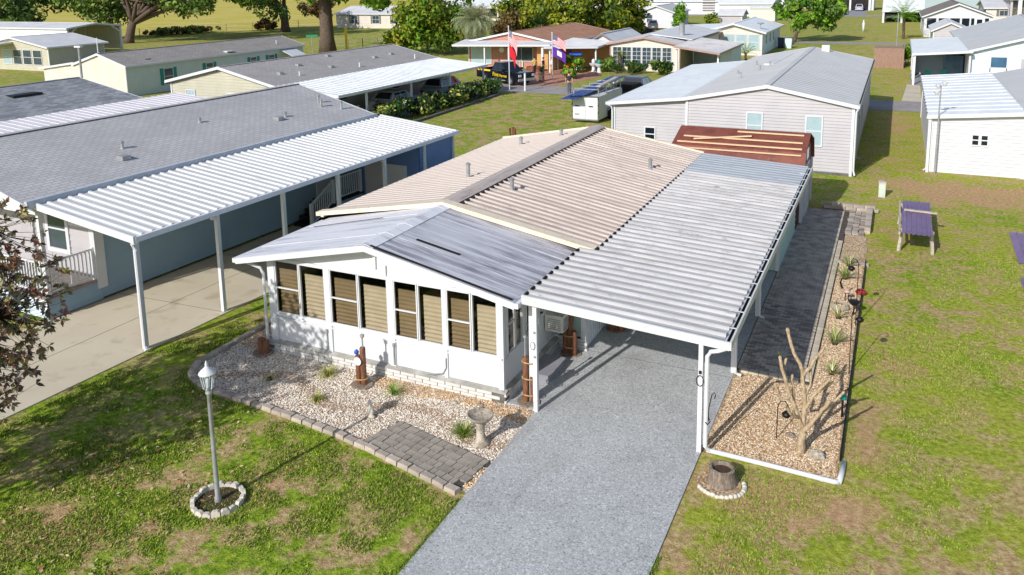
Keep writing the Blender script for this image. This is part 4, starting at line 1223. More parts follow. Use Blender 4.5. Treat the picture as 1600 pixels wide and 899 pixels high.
f2 = MB(); f2.box(8.95, 26.8, .0, 9.06, 26.95, 2.6); f2.split('corner_trim', 'white', RH)
win(RH, 'y', 26.98, -1, 10.78, 11.02, 1.42, 1.86, 'glassdk'); win(RH, 'y', 26.98, -1, 11.14, 11.38, 1.42, 1.86, 'glassdk')
b = MB(); b.tube([(8.86, 26.9, 2.6), (8.98, 26.92, 2.4), (8.98, 26.92, .2), (8.85, 26.85, .06)], .045, 8); b.build('downspout', 'white', RH)
b = MB(); b.box(12.75, 26.86, 0, 13.6, 26.98, 1.1); b.build('meter_box', 'white', RH)
vent_pipe(RH, 13.6, 33.0, 3.2, .25, .06, 'white'); vent_pipe(RH, 14.6, 38.0, 3.4, .2, .06, 'galv')
LP = thing('yard_light_pole', 'thin grey pole with twin floodlights beside the white-roofed house', 'light pole', (9.4, 26.7, 0))
b = MB(); b.tube([(9.32, 26.6, 0), (9.34, 26.6, 4.15)], .035, 8); b.build('pole', 'galv', LP)
for dx, dz in ((-.12, .0), (.14, .12), (-.16, -.3)):
    b = MB(); b.lathe([(.03, -.1), (.1, .0), (.12, .1), (.02, .12)], (9.34 + dx, 26.55, 4.1 + dz), 8); b.build('floodlight', 'white', LP, auto=True)

# ------------------------------------------------------------------ white trailer with blue roofing sheets
TRL = thing('cargo_trailer', 'white enclosed cargo trailer with ladder rack parked on the lawn by the street', 'trailer', (-10.6, 36, 0))
b = MB(); b.box(-11.5, 33.75, .2, -9.7, 38.6, 1.72); b.build('body', 'white', TRL)
b = MB(); b.box(-11.46, 33.70, .26, -10.61, 33.75, 1.66); b.box(-10.59, 33.70, .26, -9.74, 33.75, 1.66); b.split('door', 'white', TRL)
b = MB()
for x in (-11.48, -9.72): b.box(x - .03, 33.69, .2, x + .03, 33.76, 1.72)
b.box(-11.5, 33.69, .14, -9.7, 33.76, .22); b.box(-11.5, 33.69, 1.68, -9.7, 33.76, 1.76); b.split('edge_trim', 'chrome', TRL)
b = MB(); b.bx(-11.15, 33.66, 1.1, .28, .05, .05); b.bx(-10.2, 33.66, 1.1, .28, .05, .05); b.split('door_latch', 'black', TRL)
b = MB()
for z in (.7, 1.2, 1.6): b.bx(-11.5, 33.7, z, .05, .06, .12); b.bx(-9.7, 33.7, z, .05, .06, .12)
b.split('hinge', 'black', TRL)
b = MB(); b.box(-11.3, 33.69, .5, -11.0, 33.705, .6); b.build('number_plate', 'galv', TRL)
for y in (35.8, 36.6):
    for x in (-11.62, -9.58):
        w = MB(); w.tube([(x - .1, y, .34), (x + .1, y, .34)], .34, 16); w = w.build('wheel', 'rubber', TRL)
        r = MB(); r.tube([(x - .11, y, .34), (x + .11, y, .34)], .19, 12); r.build('rim', 'chrome', w)
b = MB(); b.tube([(-9.62, 35.3 + 1.8 * i / 8, .62 + .14 * math.sin(math.pi * i / 8)) for i in range(9)], .05, 6); b.build('fender', 'galv', TRL)
b = MB(); b.beam((-10.6, 38.6, .42), (-10.6, 40.0, .45), .12, .1); b.beam((-11.4, 38.6, .42), (-10.6, 39.9, .42), .08, .1); b.beam((-9.8, 38.6, .42), (-10.6, 39.9, .42), .08, .1); b.build('drawbar', 'black', TRL)
b = MB()
for y in (33.9, 35.4, 36.9, 38.4):
    for x in (-11.45, -9.75): b.beam((x, y, 1.72), (x, y, 2.2), .05, .05)
    b.beam((-11.5, y, 2.18), (-9.7, y, 2.18), .05, .05)
for x in (-9.75,): b.beam((x, 33.8, 2.28), (x, 38.5, 2.55), .05, .05); b.beam((x, 33.8, 2.0), (x, 38.5, 2.2), .04, .04)
b.split('ladder_rack', 'galv', TRL)
def sheet_panel(o_, u_, v_, L, Wd, m, nrib=5, t=.012, h=.03):
    """Ribbed sheet from corner o_, length L along u_, width Wd along v_."""
    o_, u_, v_ = Vector(o_), Vector(u_).normalized(), Vector(v_).normalized()
    n = u_.cross(v_)
    if n.z < 0: n = -n
    prof = []
    for i in range(nrib):
        a = Wd * i / nrib; w = Wd / nrib
        prof += [(a, 0), (a + w - .08, 0), (a + w - .055, h), (a + w - .025, h)]
    prof += [(Wd, 0)]
    b = MB(); k = len(prof); vs = []
    for e in (0, L):
        for dz in (0, -t):
            vs += [o_ + u_ * e + v_ * a + n * (z + dz) for a, z in prof]
    fs = []
    for i in range(k - 1):
        fs += [(i, i + 1, 2 * k + i + 1, 2 * k + i), (k + i + 1, k + i, 3 * k + i, 3 * k + i + 1), (i, k + i, k + i + 1, i + 1), (2 * k + i, 2 * k + i + 1, 3 * k + i + 1, 3 * k + i)]
    fs += [(0, 2 * k, 3 * k, k), (k - 1, 2 * k - 1, 4 * k - 1, 3 * k - 1)]
    b.add(vs, fs)
    return b
for i, (o_, L, nm) in enumerate((((-12.0, 32.7, 1.62), 7.1, 'lowest of the blue metal roofing sheets on the white trailer'), ((-11.7, 33.4, 1.78), 6.9, 'topmost of the blue metal roofing sheets on the white trailer'))):
    b = sheet_panel(o_, (.09, 1, .075), (1, 0, .06), L, 1.2, 'bluesheet', 5)
    tag(b.build('roofing_sheet', 'bluesheet'), nm, 'roofing sheet', 'blue roofing sheets on the trailer')
tag(MB().beam((-10.0, 34.6, 2.30), (-9.9, 38.0, 2.52), .28, .08).build('lumber_stack', 'graywood'), 'stack of pale boards strapped to the rack of the trailer', 'lumber')

# ------------------------------------------------------------------ purple sheet metal on a timber stand and on the lawn
PT = thing('work_table', 'timber sawhorse table topped with purple ribbed sheets on the right lawn', 'table', (8.35, 15.8, 0))
for nm, o_, L in (('table_sheet', (7.93, 13.75, .78), 2.75), ('table_sheet', (7.95, 16.55, .78), 1.5)):
    sheet_panel(o_, (0, 1, 0), (1, 0, 0), L, .92, 'purple', 6).build(nm, 'purple', PT)
for y in (14.35, 17.6):
    for x, dx in ((7.95, -.08), (8.82, .06)):
        b = MB(); b.beam((x + dx, y - .1, 0), (x, y + .05, .75), .09, .09); b.build('leg', 'graywood', PT)
    b = MB(); b.beam((7.9, y, .70), (8.9, y, .70), .06, .1); b.build('crossbar', 'graywood', PT)
b = MB(); b.beam((7.86, 14.0, .70), (7.86, 18.1, .70), .06, .1); b.build('side_rail', 'graywood', PT)
b = MB(); b.beam((8.0, 16.55, .84), (9.05, 16.45, .84), .12, .05); tag(b.build('loose_board', 'graywood'), 'loose pale board laid across the purple table sheets', 'board')
for o_, L, nm, z in (((11.34, 14.3), 3.5, 'purple ribbed metal sheet lying flat on the grass at the right edge', .05), ((11.15, 9.6), 3.2, 'darker purple metal sheet cut off by the right edge below the other', .05)):
    tag(sheet_panel((o_[0], o_[1], z), (0.02, 1, 0), (1, 0, 0), L, 1.8, 'purple', 6).build('roofing_sheet', 'purple'), nm, 'roofing sheet', 'purple roofing sheets on the lawn')
UB = thing('utility_pedestal', 'pale upright utility pedestal on the lawn behind the purple table', 'utility box', (7.2, 21.4, 0))
b = MB(); b.bx(7.2, 21.4, .31, .26, .24, .62); b.build('cabinet', 'pedestal', UB)
b = MB(); b.bx(7.2, 21.4, .65, .3, .28, .06); b.build('cap', 'graywood', UB)

# ------------------------------------------------------------------ foliage helpers
def leaf_cloud(C_, R_, n, size, cols, rng, up=0.35, aspect=0.5, spread=None):
    """n leaf quads in clumps: C_ (k,3) clump centres, R_ (k,) clump radii, cols (m,3) colours."""
    k = len(C_)
    idx = rng.integers(0, k, n)
    off = rng.normal(0, 1, (n, 3)); off /= np.linalg.norm(off, axis=1, keepdims=True) + 1e-9
    off *= (rng.random((n, 1)) ** 0.45)
    off[:, 2] *= 0.8
    P = C_[idx] + off * R_[idx][:, None]
    N = off + rng.normal(0, .6, (n, 3)); N[:, 2] += up
    N /= np.linalg.norm(N, axis=1, keepdims=True) + 1e-9
    A = rng.normal(0, 1, (n, 3)); A -= N * (A * N).sum(1, keepdims=True); A /= np.linalg.norm(A, axis=1, keepdims=True) + 1e-9
    B = np.cross(N, A)
    s = size * rng.uniform(.65, 1.35, (n, 1))
    V = np.stack([P - A * s, P - B * s * aspect, P + A * s, P + B * s * aspect], 1).reshape(-1, 3)
    F = np.arange(4 * n).reshape(n, 4)
    clc = rng.integers(0, len(cols), k)
    c = cols[np.where(rng.random(n) < .6, clc[idx], rng.integers(0, len(cols), n))] * rng.uniform(.75, 1.2, (n, 1))
    return V, F, np.repeat(c, 4, 0)
def clumps(c, r, k, rc, rng, hollow=.55, flat=None):
    d = rng.normal(0, 1, (k, 3)); d /= np.linalg.norm(d, axis=1, keepdims=True)
    if flat is not None: d[:, 2] = np.abs(d[:, 2]) * (1 - flat) + d[:, 2] * flat
    rad = hollow + (1 - hollow) * rng.random((k, 1))
    C_ = np.array(c) + d * rad * np.array(r)
    return C_, rc * rng.uniform(.7, 1.3, k)
G_OAK = np.array([lin(92, 118, 56), lin(112, 140, 62), lin(136, 160, 74), lin(74, 98, 48)])
G_LIME = np.array([lin(96, 142, 34), lin(122, 166, 44), lin(74, 116, 30), lin(142, 178, 58)])
G_YEL = np.array([lin(150, 158, 40), lin(120, 138, 34), lin(92, 116, 32), lin(176, 172, 60), lin(70, 96, 30)])
G_DARK = np.array([lin(38, 66, 32), lin(54, 84, 36), lin(74, 104, 42), lin(30, 52, 28)])
G_BRN = np.array([lin(140, 104, 60), lin(108, 84, 50), lin(126, 116, 60), lin(84, 70, 42)])
G_SIL = np.array([lin(176, 184, 146), lin(148, 160, 122), lin(196, 196, 160), lin(126, 138, 100)])
G_CRO = np.array([lin(44, 78, 34), lin(56, 92, 36), lin(120, 140, 48), lin(176, 178, 84), lin(34, 58, 28), lin(48, 80, 34), lin(38, 68, 30)])
def tree(name, label, cat, base, h, crown_c, crown_r, n, size, cols, seed, trunk_r=.3, k=40, rc=1.0, fork=.45, limbs=7, bark='bark', group=None, aspect=.5, hollow=.5, lean=(0, 0), extra=()):
    rng = np.random.default_rng(seed); rd = random.Random(seed)
    t = thing(name, label, cat, base, group)
    bx, by = base[0], base[1]
    C_, Rr = clumps(crown_c, crown_r, k, rc, rng, hollow)
    b = MB(); zf = h * fork
    f0 = Vector((bx + lean[0] * .5, by + lean[1] * .5, zf))
    b.tube([(bx, by, -.05), (bx + lean[0] * .12, by + lean[1] * .12, zf * .25), (bx + lean[0] * .3, by + lean[1] * .3, zf * .65), f0], [trunk_r * 1.35, trunk_r, trunk_r * .88, trunk_r * .8], 9)
    for i in range(limbs):
        e = Vector(C_[i % k])
        m = f0.lerp(e, .5) + Vector((rd.uniform(-.1, .1), rd.uniform(-.1, .1), .08)) * h * .4
        b.tube([f0 - Vector((0, 0, .3)), f0.lerp(m, .5), m, e], [trunk_r * .6, trunk_r * .42, trunk_r * .28, trunk_r * .1], 6)
        for j in range(2):
            e2 = Vector(C_[(i * 3 + j * 7 + limbs) % k])
            b.tube([m, m.lerp(e2, .6) + Vector((0, 0, .1)), e2], [trunk_r * .24, trunk_r * .14, trunk_r * .05], 5)
    b.build('trunk', bark, t, smooth=True)
    if len(extra):
        ec = np.array([e[:3] for e in extra], float); er = np.array([e[3] for e in extra], float)
        C_ = np.concatenate([C_, ec]); Rr = np.concatenate([Rr, er])
    V, F, c = leaf_cloud(C_, Rr, n, size, cols, rng, aspect=aspect)
    V -= np.array(base)
    npobj('crown', npmesh('crown', V, F, 'leaf', c), t)
    return t
def bush(name, label, cat, c, r, n, size, cols, seed, group=None, k=14, m='leaf', aspect=.5):
    rng = np.random.default_rng(seed)
    t = thing(name, label, cat, (c[0], c[1], 0), group)
    C_, Rr = clumps((c[0], c[1], r[2] * .9), (r[0] * .75, r[1] * .75, r[2] * .75), k, min(r) * .5, rng, .3)
    V, F, cc_ = leaf_cloud(C_, Rr, n, size, cols, rng, aspect=aspect)
    V[:, 2] = np.maximum(V[:, 2], .02); V -= np.array((c[0], c[1], 0))
    npobj('foliage', npmesh('foliage', V, F, m, cc_), t)
    b = MB()
    for i in range(3):
        b.tube([(c[0] + .1 * (i - 1), c[1], 0), (c[0] + .3 * (i - 1) * r[0], c[1] + .1, r[2])], [.04, .015], 5)
    b.build('stem', 'darkbark', t)
    return t
def blades(c, n, L, w, rng, cols, droop=.5, spread=1.0, z0=0.0):
    """Strap leaves arching out of one point: 3-segment tapered strips."""
    V = []; F = []; Cc = []
    for i in range(n):
        a = rng.uniform(0, 2 * math.pi); tilt = rng.uniform(.15, 1.0) * spread; l = L * rng.uniform(.65, 1.1)
        d = np.array([math.cos(a), math.sin(a), 0]); s = np.array([-math.sin(a), math.cos(a), 0])
        p = np.array(c, float) + d * .02; p[2] += z0; col = cols[rng.integers(0, len(cols))] * rng.uniform(.8, 1.2)
        o = len(V); th = math.pi / 2 - tilt * .9
        for j in range(4):
            ww = w * (1 - j / 3.05) * (.8 if j == 0 else 1)
            V += [p - s * ww, p + s * ww]; Cc += [col, col]
            p = p + (d * math.cos(th) + np.array([0, 0, 1]) * math.sin(th)) * l / 3
            th -= droop * (.5 + tilt * .6)
        for j in range(3): F.append((o + 2 * j, o + 2 * j + 1, o + 2 * j + 3, o + 2 * j + 2))
    return np.array(V), np.array(F), np.array(Cc)
def tuft(name, label, cat, x, y, n, L, w, cols, seed, droop=.5, spread=1.0, group=None, m='leaf'):
    rng = np.random.default_rng(seed)
    t = thing(name, label, cat, (x, y, 0), group)
    V, F, c = blades((0, 0, .02), n, L, w, rng, cols, droop, spread)
    npobj('foliage', npmesh('foliage', V, F, m, c), t)
    b = MB(); b.lathe([(.07, 0), (.08, .04), (.04, .09)], (x, y, 0), 8); b.build('crown_base', 'darkbark', t)
    return t

# ------------------------------------------------------------------ front bed: edging, stones, plants, ornaments
ED = thing('garden_edging', 'curved row of pale edging stones round the white gravel bed', 'edging', (-4, -2.4, 0))
epts = [Vector(p).to_3d() for p in ((-7.74, 2.9), (-7.75, 1.2), (-7.74, 0.0), (-7.74, -1.0), (-7.68, -1.5), (-7.45, -1.92), (-7.0, -2.15), (-6.3, -2.29), (-5.4, -2.34), (-4.6, -2.40), (-3.6, -2.48), (-2.54, -2.60), (-1.5, -2.80), (-.4, -3.03), (.80, -3.30))]
em = [MB().add(*(lambda w: ([(-w, -.085, 0), (w, -.085, 0), (w, .085, 0), (-w, .085, 0), (-w * .94, -.07, .13), (w * .94, -.07, .13), (w * .94, .07, .13), (-w * .94, .07, .13)], [(3, 2, 1, 0), (4, 5, 6, 7), (0, 1, 5, 4), (1, 2, 6, 5), (2, 3, 7, 6), (3, 0, 4, 7)]))(w)).mesh('edging_stone', 'edgestone') for w in (.145, .15, .14)]
acc = 0.16
for a, c in zip(epts, epts[1:]):
    L = (c - a).length
    while acc < L:
        p = a.lerp(c, acc / L); d = c - a
        inst('edging_stone', random.choice(em), ED, (p.x, p.y, random.uniform(-.015, .01)), (random.uniform(-.03, .03), random.uniform(-.03, .03), math.atan2(d.y, d.x) + random.uniform(-.05, .05)), (1, random.uniform(.85, 1.05), random.uniform(.62, .78)))
        acc += 0.306
    acc -= L
def scatter_poly(poly, n, rng):
    poly = np.array(poly, float); lo, hi = poly.min(0), poly.max(0)
    out = np.zeros((0, 2))
    while len(out) < n:
        P = rng.uniform(lo, hi, (n * 2, 2)); ins = np.zeros(len(P), bool)
        j = len(poly) - 1
        for i in range(len(poly)):
            a, b = poly[i], poly[j]
            cnd = ((a[1] > P[:, 1]) != (b[1] > P[:, 1])) & (P[:, 0] < (b[0] - a[0]) * (P[:, 1] - a[1]) / (b[1] - a[1] + 1e-12) + a[0])
            ins ^= cnd; j = i
        out = np.concatenate([out, P[ins]])
    return out[:n]
def stones(name, poly, n, r0, r1, cols, seed, z=0.012, weight=None):
    rng = np.random.default_rng(seed)
    P = scatter_poly(poly, n, rng)
    base = np.array([(1, 0, 0), (-1, 0, 0), (0, 1, 0), (0, -1, 0), (0, 0, 1), (0, 0, -1)], float)
    tri = np.array([(0, 2, 4), (2, 1, 4), (1, 3, 4), (3, 0, 4), (2, 0, 5), (1, 2, 5), (3, 1, 5), (0, 3, 5)])
    r = rng.uniform(r0, r1, n)
    a = rng.uniform(0, 2 * math.pi, n)
    V = base[None] * np.stack([r * rng.uniform(.8, 1.6, n), r * rng.uniform(.7, 1.1, n), r * rng.uniform(.35, .6, n)], 1)[:, None, :]
    ca_, sa_ = np.cos(a)[:, None], np.sin(a)[:, None]
    X = V[..., 0] * ca_ - V[..., 1] * sa_; Y = V[..., 0] * sa_ + V[..., 1] * ca_
    V = np.stack([X + P[:, :1], Y + P[:, 1:], V[..., 2] + z + r[:, None] * rng.uniform(.1, .55, (n, 1))], 2).reshape(-1, 3)
    F = (tri[None] + (np.arange(n) * 6)[:, None, None]).reshape(-1, 3)
    ci = rng.integers(0, len(cols), n) if weight is None else weight(P, rng)
    c = cols[ci] * rng.uniform(.8, 1.15, (n, 1))
    o = npobj(name, npmesh(name, V, F, 'pebble', np.repeat(c, 6, 0)), None, 'stuff')
    o['label'] = o_lab.get(name, ''); return o
o_lab = {}
SC_ = np.array([lin(238, 232, 222), lin(226, 216, 202), lin(206, 196, 180), lin(232, 222, 208), lin(172, 146, 122), lin(214, 182, 140), lin(226, 192, 142), lin(190, 148, 104)])
def fw(P, rng):
    ci = rng.integers(0, 5, len(P))
    near = (P[:, 1] > -.55 - .12 * np.sin(P[:, 0] * 2)) & (P[:, 0] > -3.2) & (rng.random(len(P)) < .8)
    ci[near] = rng.integers(4, 8, near.sum())
    left = (P[:, 1] > -.2) & (P[:, 0] < -6.6) & (rng.random(len(P)) < .7)
    ci[left] = rng.integers(4, 8, left.sum())
    path_ = (np.abs(P[:, 1] + 1.35 + .35 * np.sin(P[:, 0] * 1.7 + 1)) < .16) & (rng.random(len(P)) < .55)
    ci[path_] = 4
    return ci
front_poly = [(-7.6, 2.9), (-7.62, -1.2), (-7.35, -1.75), (-6.3, -2.12), (-4.6, -2.24), (-2.6, -2.42), (-1.83, -2.5), (-1.47, -1.62), (.88, -2.2), (.8, -.12), (-6.7, -.12), (-6.75, 2.9)]
stones('gravel', front_poly, 24000, .013, .026, SC_, 3, weight=fw)
SCB = np.array([lin(228, 206, 172), lin(214, 186, 148), lin(194, 160, 122), lin(236, 222, 200), lin(172, 138, 106), lin(222, 200, 176)])
stones('gravel', [(4.5, -.02), (6.86, -.02), (6.86, 12.2), (6.16, 12.2), (6.16, 3.4), (4.5, 3.4)], 17000, .012, .024, SCB, 4)
stones('gravel', [(.62, -2.4), (.84, -2.35), (.84, -3.1), (.66, -3.05)], 240, .014, .03, SC_[3:], 5)
GT = np.array([lin(176, 184, 84), lin(132, 152, 56), lin(196, 192, 120), lin(150, 138, 70)])
tuft('grass_tuft', 'dry yellow-green grass tuft between the lamp-side gravel and the blue-topped piling', 'ornamental grass', -4.35, -.62, 130, .42, .010, GT, 11, .75, 1.2, 'grass tufts in the gravel bed')
tuft('grass_tuft', 'low grass tuft in the middle of the gravel bed near the front edging', 'ornamental grass', -3.85, -1.65, 90, .34, .009, GT, 12, .8, 1.2, 'grass tufts in the gravel bed')
tuft('grass_tuft', 'green grass tuft to the right of the blue-topped piling below the third porch window', 'ornamental grass', -2.4, -.72, 110, .36, .011, np.array([lin(120, 160, 60), lin(150, 178, 84), lin(176, 190, 110)]), 13, .6, 1.1, 'grass tufts in the gravel bed')
tuft('grass_tuft', 'bright green grass tuft right beside the stone birdbath', 'ornamental grass', -.12, -1.62, 150, .46, .013, np.array([lin(110, 150, 50), lin(150, 180, 76), lin(84, 120, 44), lin(190, 186, 100)]), 14, .55, 1.0, 'grass tufts in the gravel bed')
tuft('grass_tuft', 'tiny withered grass tuft at the left of the gravel bed', 'ornamental grass', -5.5, -1.35, 50, .24, .009, GT, 15, .8, 1.2, 'grass tufts in the gravel bed')
AG = np.array([lin(176, 184, 112), lin(140, 154, 92), lin(206, 200, 140), lin(116, 132, 76)])
for i, (x, y, n, L, lab) in enumerate(((6.45, 12.0, 46, .62, 'spiky bromeliad farthest up the narrow bed, beside the tan gravel patch'), (6.4, 10.75, 52, .66, 'spiky bromeliad second from the far end of the narrow bed'), (6.42, 7.6, 26, .5, 'pale sprawling bromeliad just below the coiled white hose ornament'), (6.45, 5.9, 54, .62, 'dense silvery bromeliad behind the tips of the pruned tree'), (6.5, 4.2, 40, .45, 'small green bromeliad at the foot of the black edging beside the pruned tree'))):
    tuft('bromeliad', lab, 'plant', x, y, n, L, .022, AG, 30 + i, .35, 1.05, 'spiky plants along the paver path', 'glossleaf')

def piling(label, x, y, posts, rope_z, extra=None, rzb=0):
    t = thing('piling_ornament', label, 'garden ornament', (x, y, 0), 'wooden piling ornaments')
    for dx, dy, r, h in posts:
        b = MB(); b.lathe([(r * 1.04, 0), (r, .03), (r * .98, h - .02), (r * .8, h)], (x + dx, y + dy, .05), 12); b.build('post', 'pile', t, auto=True)
    b = MB(); b.prism([(x + .27 * math.cos(a) * (1 + .12 * math.sin(3 * a + x)), y + .24 * math.sin(a), 0) for a in np.linspace(0, 2 * math.pi, 11)[:-1]], (0, 0, .06)); b.build('base', 'stumpwood', t)
    cx_ = sum(p[0] for p in posts) / len(posts); cy_ = sum(p[1] for p in posts) / len(posts)
    for z in rope_z:
        b = MB(); b.tube([(x + cx_ + .17 * math.cos(a), y + cy_ + .13 * math.sin(a), z) for a in np.linspace(0, 2 * math.pi, 15)], .014, 6); b.build('rope', 'rope', t)
    return t
p1 = piling('twin brown wooden pilings with a blue-topped post and white disc in the gravel', -3.32, -.68, [(.05, 0, .07, .92), (-.07, -.03, .06, .72), (-.1, .08, .05, .45)], (.2,))
b = MB(); b.lathe([(.0, 0), (.05, .02), (.06, .07), (.02, .12)], (-3.42, -.71, .78), 10); b.build('finial', 'cartblue', p1, auto=True)
b = MB(); b.tube([(-3.34, -.785, .66), (-3.34, -.80, .66)], .10, 14); b.build('life_ring', 'white', p1)
b = MB(); b.tube([(-3.26, -.68, .97), (-3.26, -.68, 1.22)], .02, 6); b.lathe([(.03, 0), (.055, .03), (.05, .08), (.01, .1)], (-3.26, -.68, 1.2), 10); b.build('solar_lamp', 'galv', p1, auto=True)
p2 = piling('reddish twin wooden pilings tied with rope beside the left front carport post', .52, .16, [(-.04, 0, .07, 1.05), (.09, .05, .06, .6), (.02, .12, .05, .5)], (.22, .6, .98))
b = MB(); b.tube([(.47, .16, 1.1), (.47, .16, 1.55)], .018, 6); b.lathe([(.02, 0), (.04, .02), (.035, .06)], (.47, .16, 1.53), 8); b.build('solar_lamp', 'galv', p2, auto=True)
p3 = piling('carved brown piling group standing against the mint wall under the carport', .52, 2.72, [(0, 0, .085, 1.25), (-.11, -.05, .065, .9), (.12, -.06, .08, .62)], (.25, .55))
b = MB(); b.ell((.46, 2.62, 1.05), (.06, .06, .05)); b.ell((.52, 2.72, 1.42), (.05, .09, .08)); b.build('carved_bird', 'white', p3, smooth=True)
p4 = piling('dark piling group farthest under the carport beside the white skirting', 1.12, 4.5, [(0, 0, .11, 1.0), (.16, -.04, .09, .6), (-.12, -.06, .08, .7)], (.3,))
p5 = piling('short dark stump piling at the foot of the porch corner downspout', -6.62, -.36, [(0, 0, .11, .38), (.1, .03, .09, .34)], ())
BB = thing('birdbath', 'weathered concrete birdbath with round bowl in the gravel bed', 'birdbath', (.32, -1.69, 0))
b = MB(); b.lathe([(.17, 0), (.17, .05), (.11, .12), (.085, .25), (.09, .42), (.13, .52), (.12, .55)], (.32, -1.69, 0), 16, .1); b.build('pedestal', 'birdbath', BB, auto=True)
b = MB(); b.lathe([(.09, .53), (.21, .57), (.268, .63), (.273, .665), (.248, .67), (.21, .635), (.05, .61)], (.32, -1.69, 0), 24); b.build('bowl', 'birdbath', BB, auto=True)
b = MB(); b.ell((.24, -1.47, .72), (.06, .04, .05)); b.ell((.20, -1.46, .77), (.025, .025, .03)); b.build('bird_figure', 'stumpwood', BB, smooth=True)
PE = thing('stone_bird', 'white stone bird statue standing low in the front gravel', 'statue', (-2.32, -1.75, 0))
b = MB(); b.ell((-2.32, -1.75, .16), (.075, .06, .15)); b.ell((-2.36, -1.72, .34), (.045, .04, .06)); b.tube([(-2.34, -1.74, .26), (-2.37, -1.72, .36)], [.05, .035], 8); b.build('body', 'stone', PE, smooth=True)
b = MB(); b.tube([(-2.36, -1.74, .34), (-2.28, -1.80, .28)], [.02, .006], 6); b.build('beak', 'stone', PE)
b = MB(); b.ell((-2.31, -1.78, .05), (.11, .05, .04)); b.build('tail', 'stone', PE, smooth=True)
def rock(label, x, y, r, m='stone', seed=0):
    rd = random.Random(seed); b = MB(); b.ell((0, 0, 0), (r, r * .8, r * .6), 9, 6)
    b.v = [(p[0] * rd.uniform(.8, 1.2) + x, p[1] * rd.uniform(.8, 1.2) + y, p[2] * rd.uniform(.8, 1.2) + r * .35) for p in b.v]
    return tag(b.build('rock', m), label, 'rock')
rock('small grey rock in the orange gravel below the porch wall', -.95, -.55, .09, 'birdbath', 1)
rock('pale angular rock at the foot of the pruned tree', 6.5, .55, .17, 'birdbath', 2)
rock('dark rock left of the pruned tree trunk', 5.95, 1.1, .10, 'stumpwood', 3)

# ------------------------------------------------------------------ lamp post, stump, drainpipe, pruned tree
LMP = thing('lamp_post', 'grey lamp post with glass lantern inside a stone ring on the front lawn', 'lamp post', (-3.2, -5.25, 0))
b = MB(); b.lathe([(.065, 0), (.06, .1), (.045, .14), (.04, 1.2), (.038, 2.1), (.06, 2.13), (.05, 2.18), (.075, 2.22)], (-3.2, -5.25, 0), 14); b.build('pole', 'galv', LMP, auto=True)
b = MB()
for i in range(6):
    a = math.pi / 3 * i
    b.beam((-3.2 + .08 * math.cos(a), -5.25 + .08 * math.sin(a), 2.22), (-3.2 + .13 * math.cos(a), -5.25 + .13 * math.sin(a), 2.5), .014, .014)
b.lathe([(.15, 2.5), (.15, 2.515), (.10, 2.57), (.04, 2.62), (.025, 2.64), (.03, 2.67), (.008, 2.74)], (-3.2, -5.25, 0), 12); b.build('lantern_frame', 'whitedirty', LMP, auto=True)
b = MB(); b.lathe([(.075, 2.23), (.122, 2.49)], (-3.2, -5.25, 0), 6); b.build('lantern_glass', 'lampglass', LMP)
b = MB(); b.lathe([(.02, 2.23), (.035, 2.3), (.03, 2.38), (.01, 2.42)], (-3.2, -5.25, 0), 8); b.build('bulb', 'white', LMP, auto=True)
def stone_ring(label, cx_, cy_, rx, ry, n, sz, m='stone', a0=0, a1=2 * math.pi, scal=False):
    t = thing('stone_ring', label, 'stone edging', (cx_, cy_, 0))
    b = MB()
    if scal: b.prism([(-sz, -.035, 0), (sz, -.035, 0), (sz * .95, -.03, .085), (sz * .5, -.03, .115), (-sz * .5, -.03, .115), (-sz * .95, -.03, .085)], (0, .07, 0))
    else: b.ell((0, 0, .03), (sz, sz * .8, sz * .7), 8, 5)
    me = b.mesh('ring_stone', m, smooth=not scal)
    for i in range(n):
        a = a0 + (a1 - a0) * (i + .5) / n
        inst('ring_stone', me, t, (cx_ + rx * math.cos(a), cy_ + ry * math.sin(a), random.uniform(-.02, 0)), (random.uniform(-.08, .08), random.uniform(-.08, .08), math.atan2(ry * math.cos(a), -rx * math.sin(a))), (1, 1, random.uniform(.85, 1.1)))
    return t
stone_ring('oval ring of pale scalloped stones round the lamp post', -3.2, -5.25, .44, .44, 18, .075, 'stone', 0, 2 * math.pi, True)
sheet('ring_soil', [(-3.2 + .41 * math.cos(a), -5.25 + .41 * math.sin(a)) for a in np.linspace(0, 2 * math.pi, 20)[:-1]], .02, 'darksoil')
stone_ring('half ring of small white stones round the tree stump by the drive', 4.98, -1.05, .42, .4, 16, .062, 'stone', -2.6, .5)
sheet('stump_soil', [(4.94 + .4 * math.cos(a), -1.05 + .4 * math.sin(a)) for a in np.linspace(0, 2 * math.pi, 16)[:-1]], .016, 'gravelor')
STM = thing('tree_stump', 'hollow grey tree stump planter at the edge of the driveway', 'stump', (4.98, -.98, 0))
b = MB(); b.lathe([(.30, 0), (.27, .05), (.24, .15), (.225, .27), (.235, .31), (.19, .32), (.175, .27), (.17, .22)], (4.98, -.98, 0), 18, .08); b.build('shell', 'stumpwood', STM, auto=True)
b = MB(); b.lathe([(.175, .20), (.175, .25)], (4.98, -.98, 0), 16); b.build('soil', 'darksoil', STM)
DP = thing('drain_pipe', 'white downspout extension lying along the lower edge of the side bed', 'drainpipe', (5.7, -.1, 0))
b = MB()
b.tube([(4.52, -.14, .06), (5.7, -.15, .05), (6.86, -.2, .05), (6.95, -.17, .05)], .048, 8); b.build('pipe', 'white', DP, smooth=True)
b = MB(); b.tube([(6.94, -.2, .05), (6.97, .1, .05), (6.98, .52, .05)], .05, 8); b.build('elbow', 'white', DP, smooth=True)
b = MB(); b.tube([(6.62, -.195, .05), (6.68, -.2, .05)], .053, 8); b.build('coupling', 'whitedirty', DP)
b = MB()
for i, y in enumerate(np.arange(.6, 12.0, 1.2)): b.box(6.90, y, 0, 6.93, y + 1.195, .11)
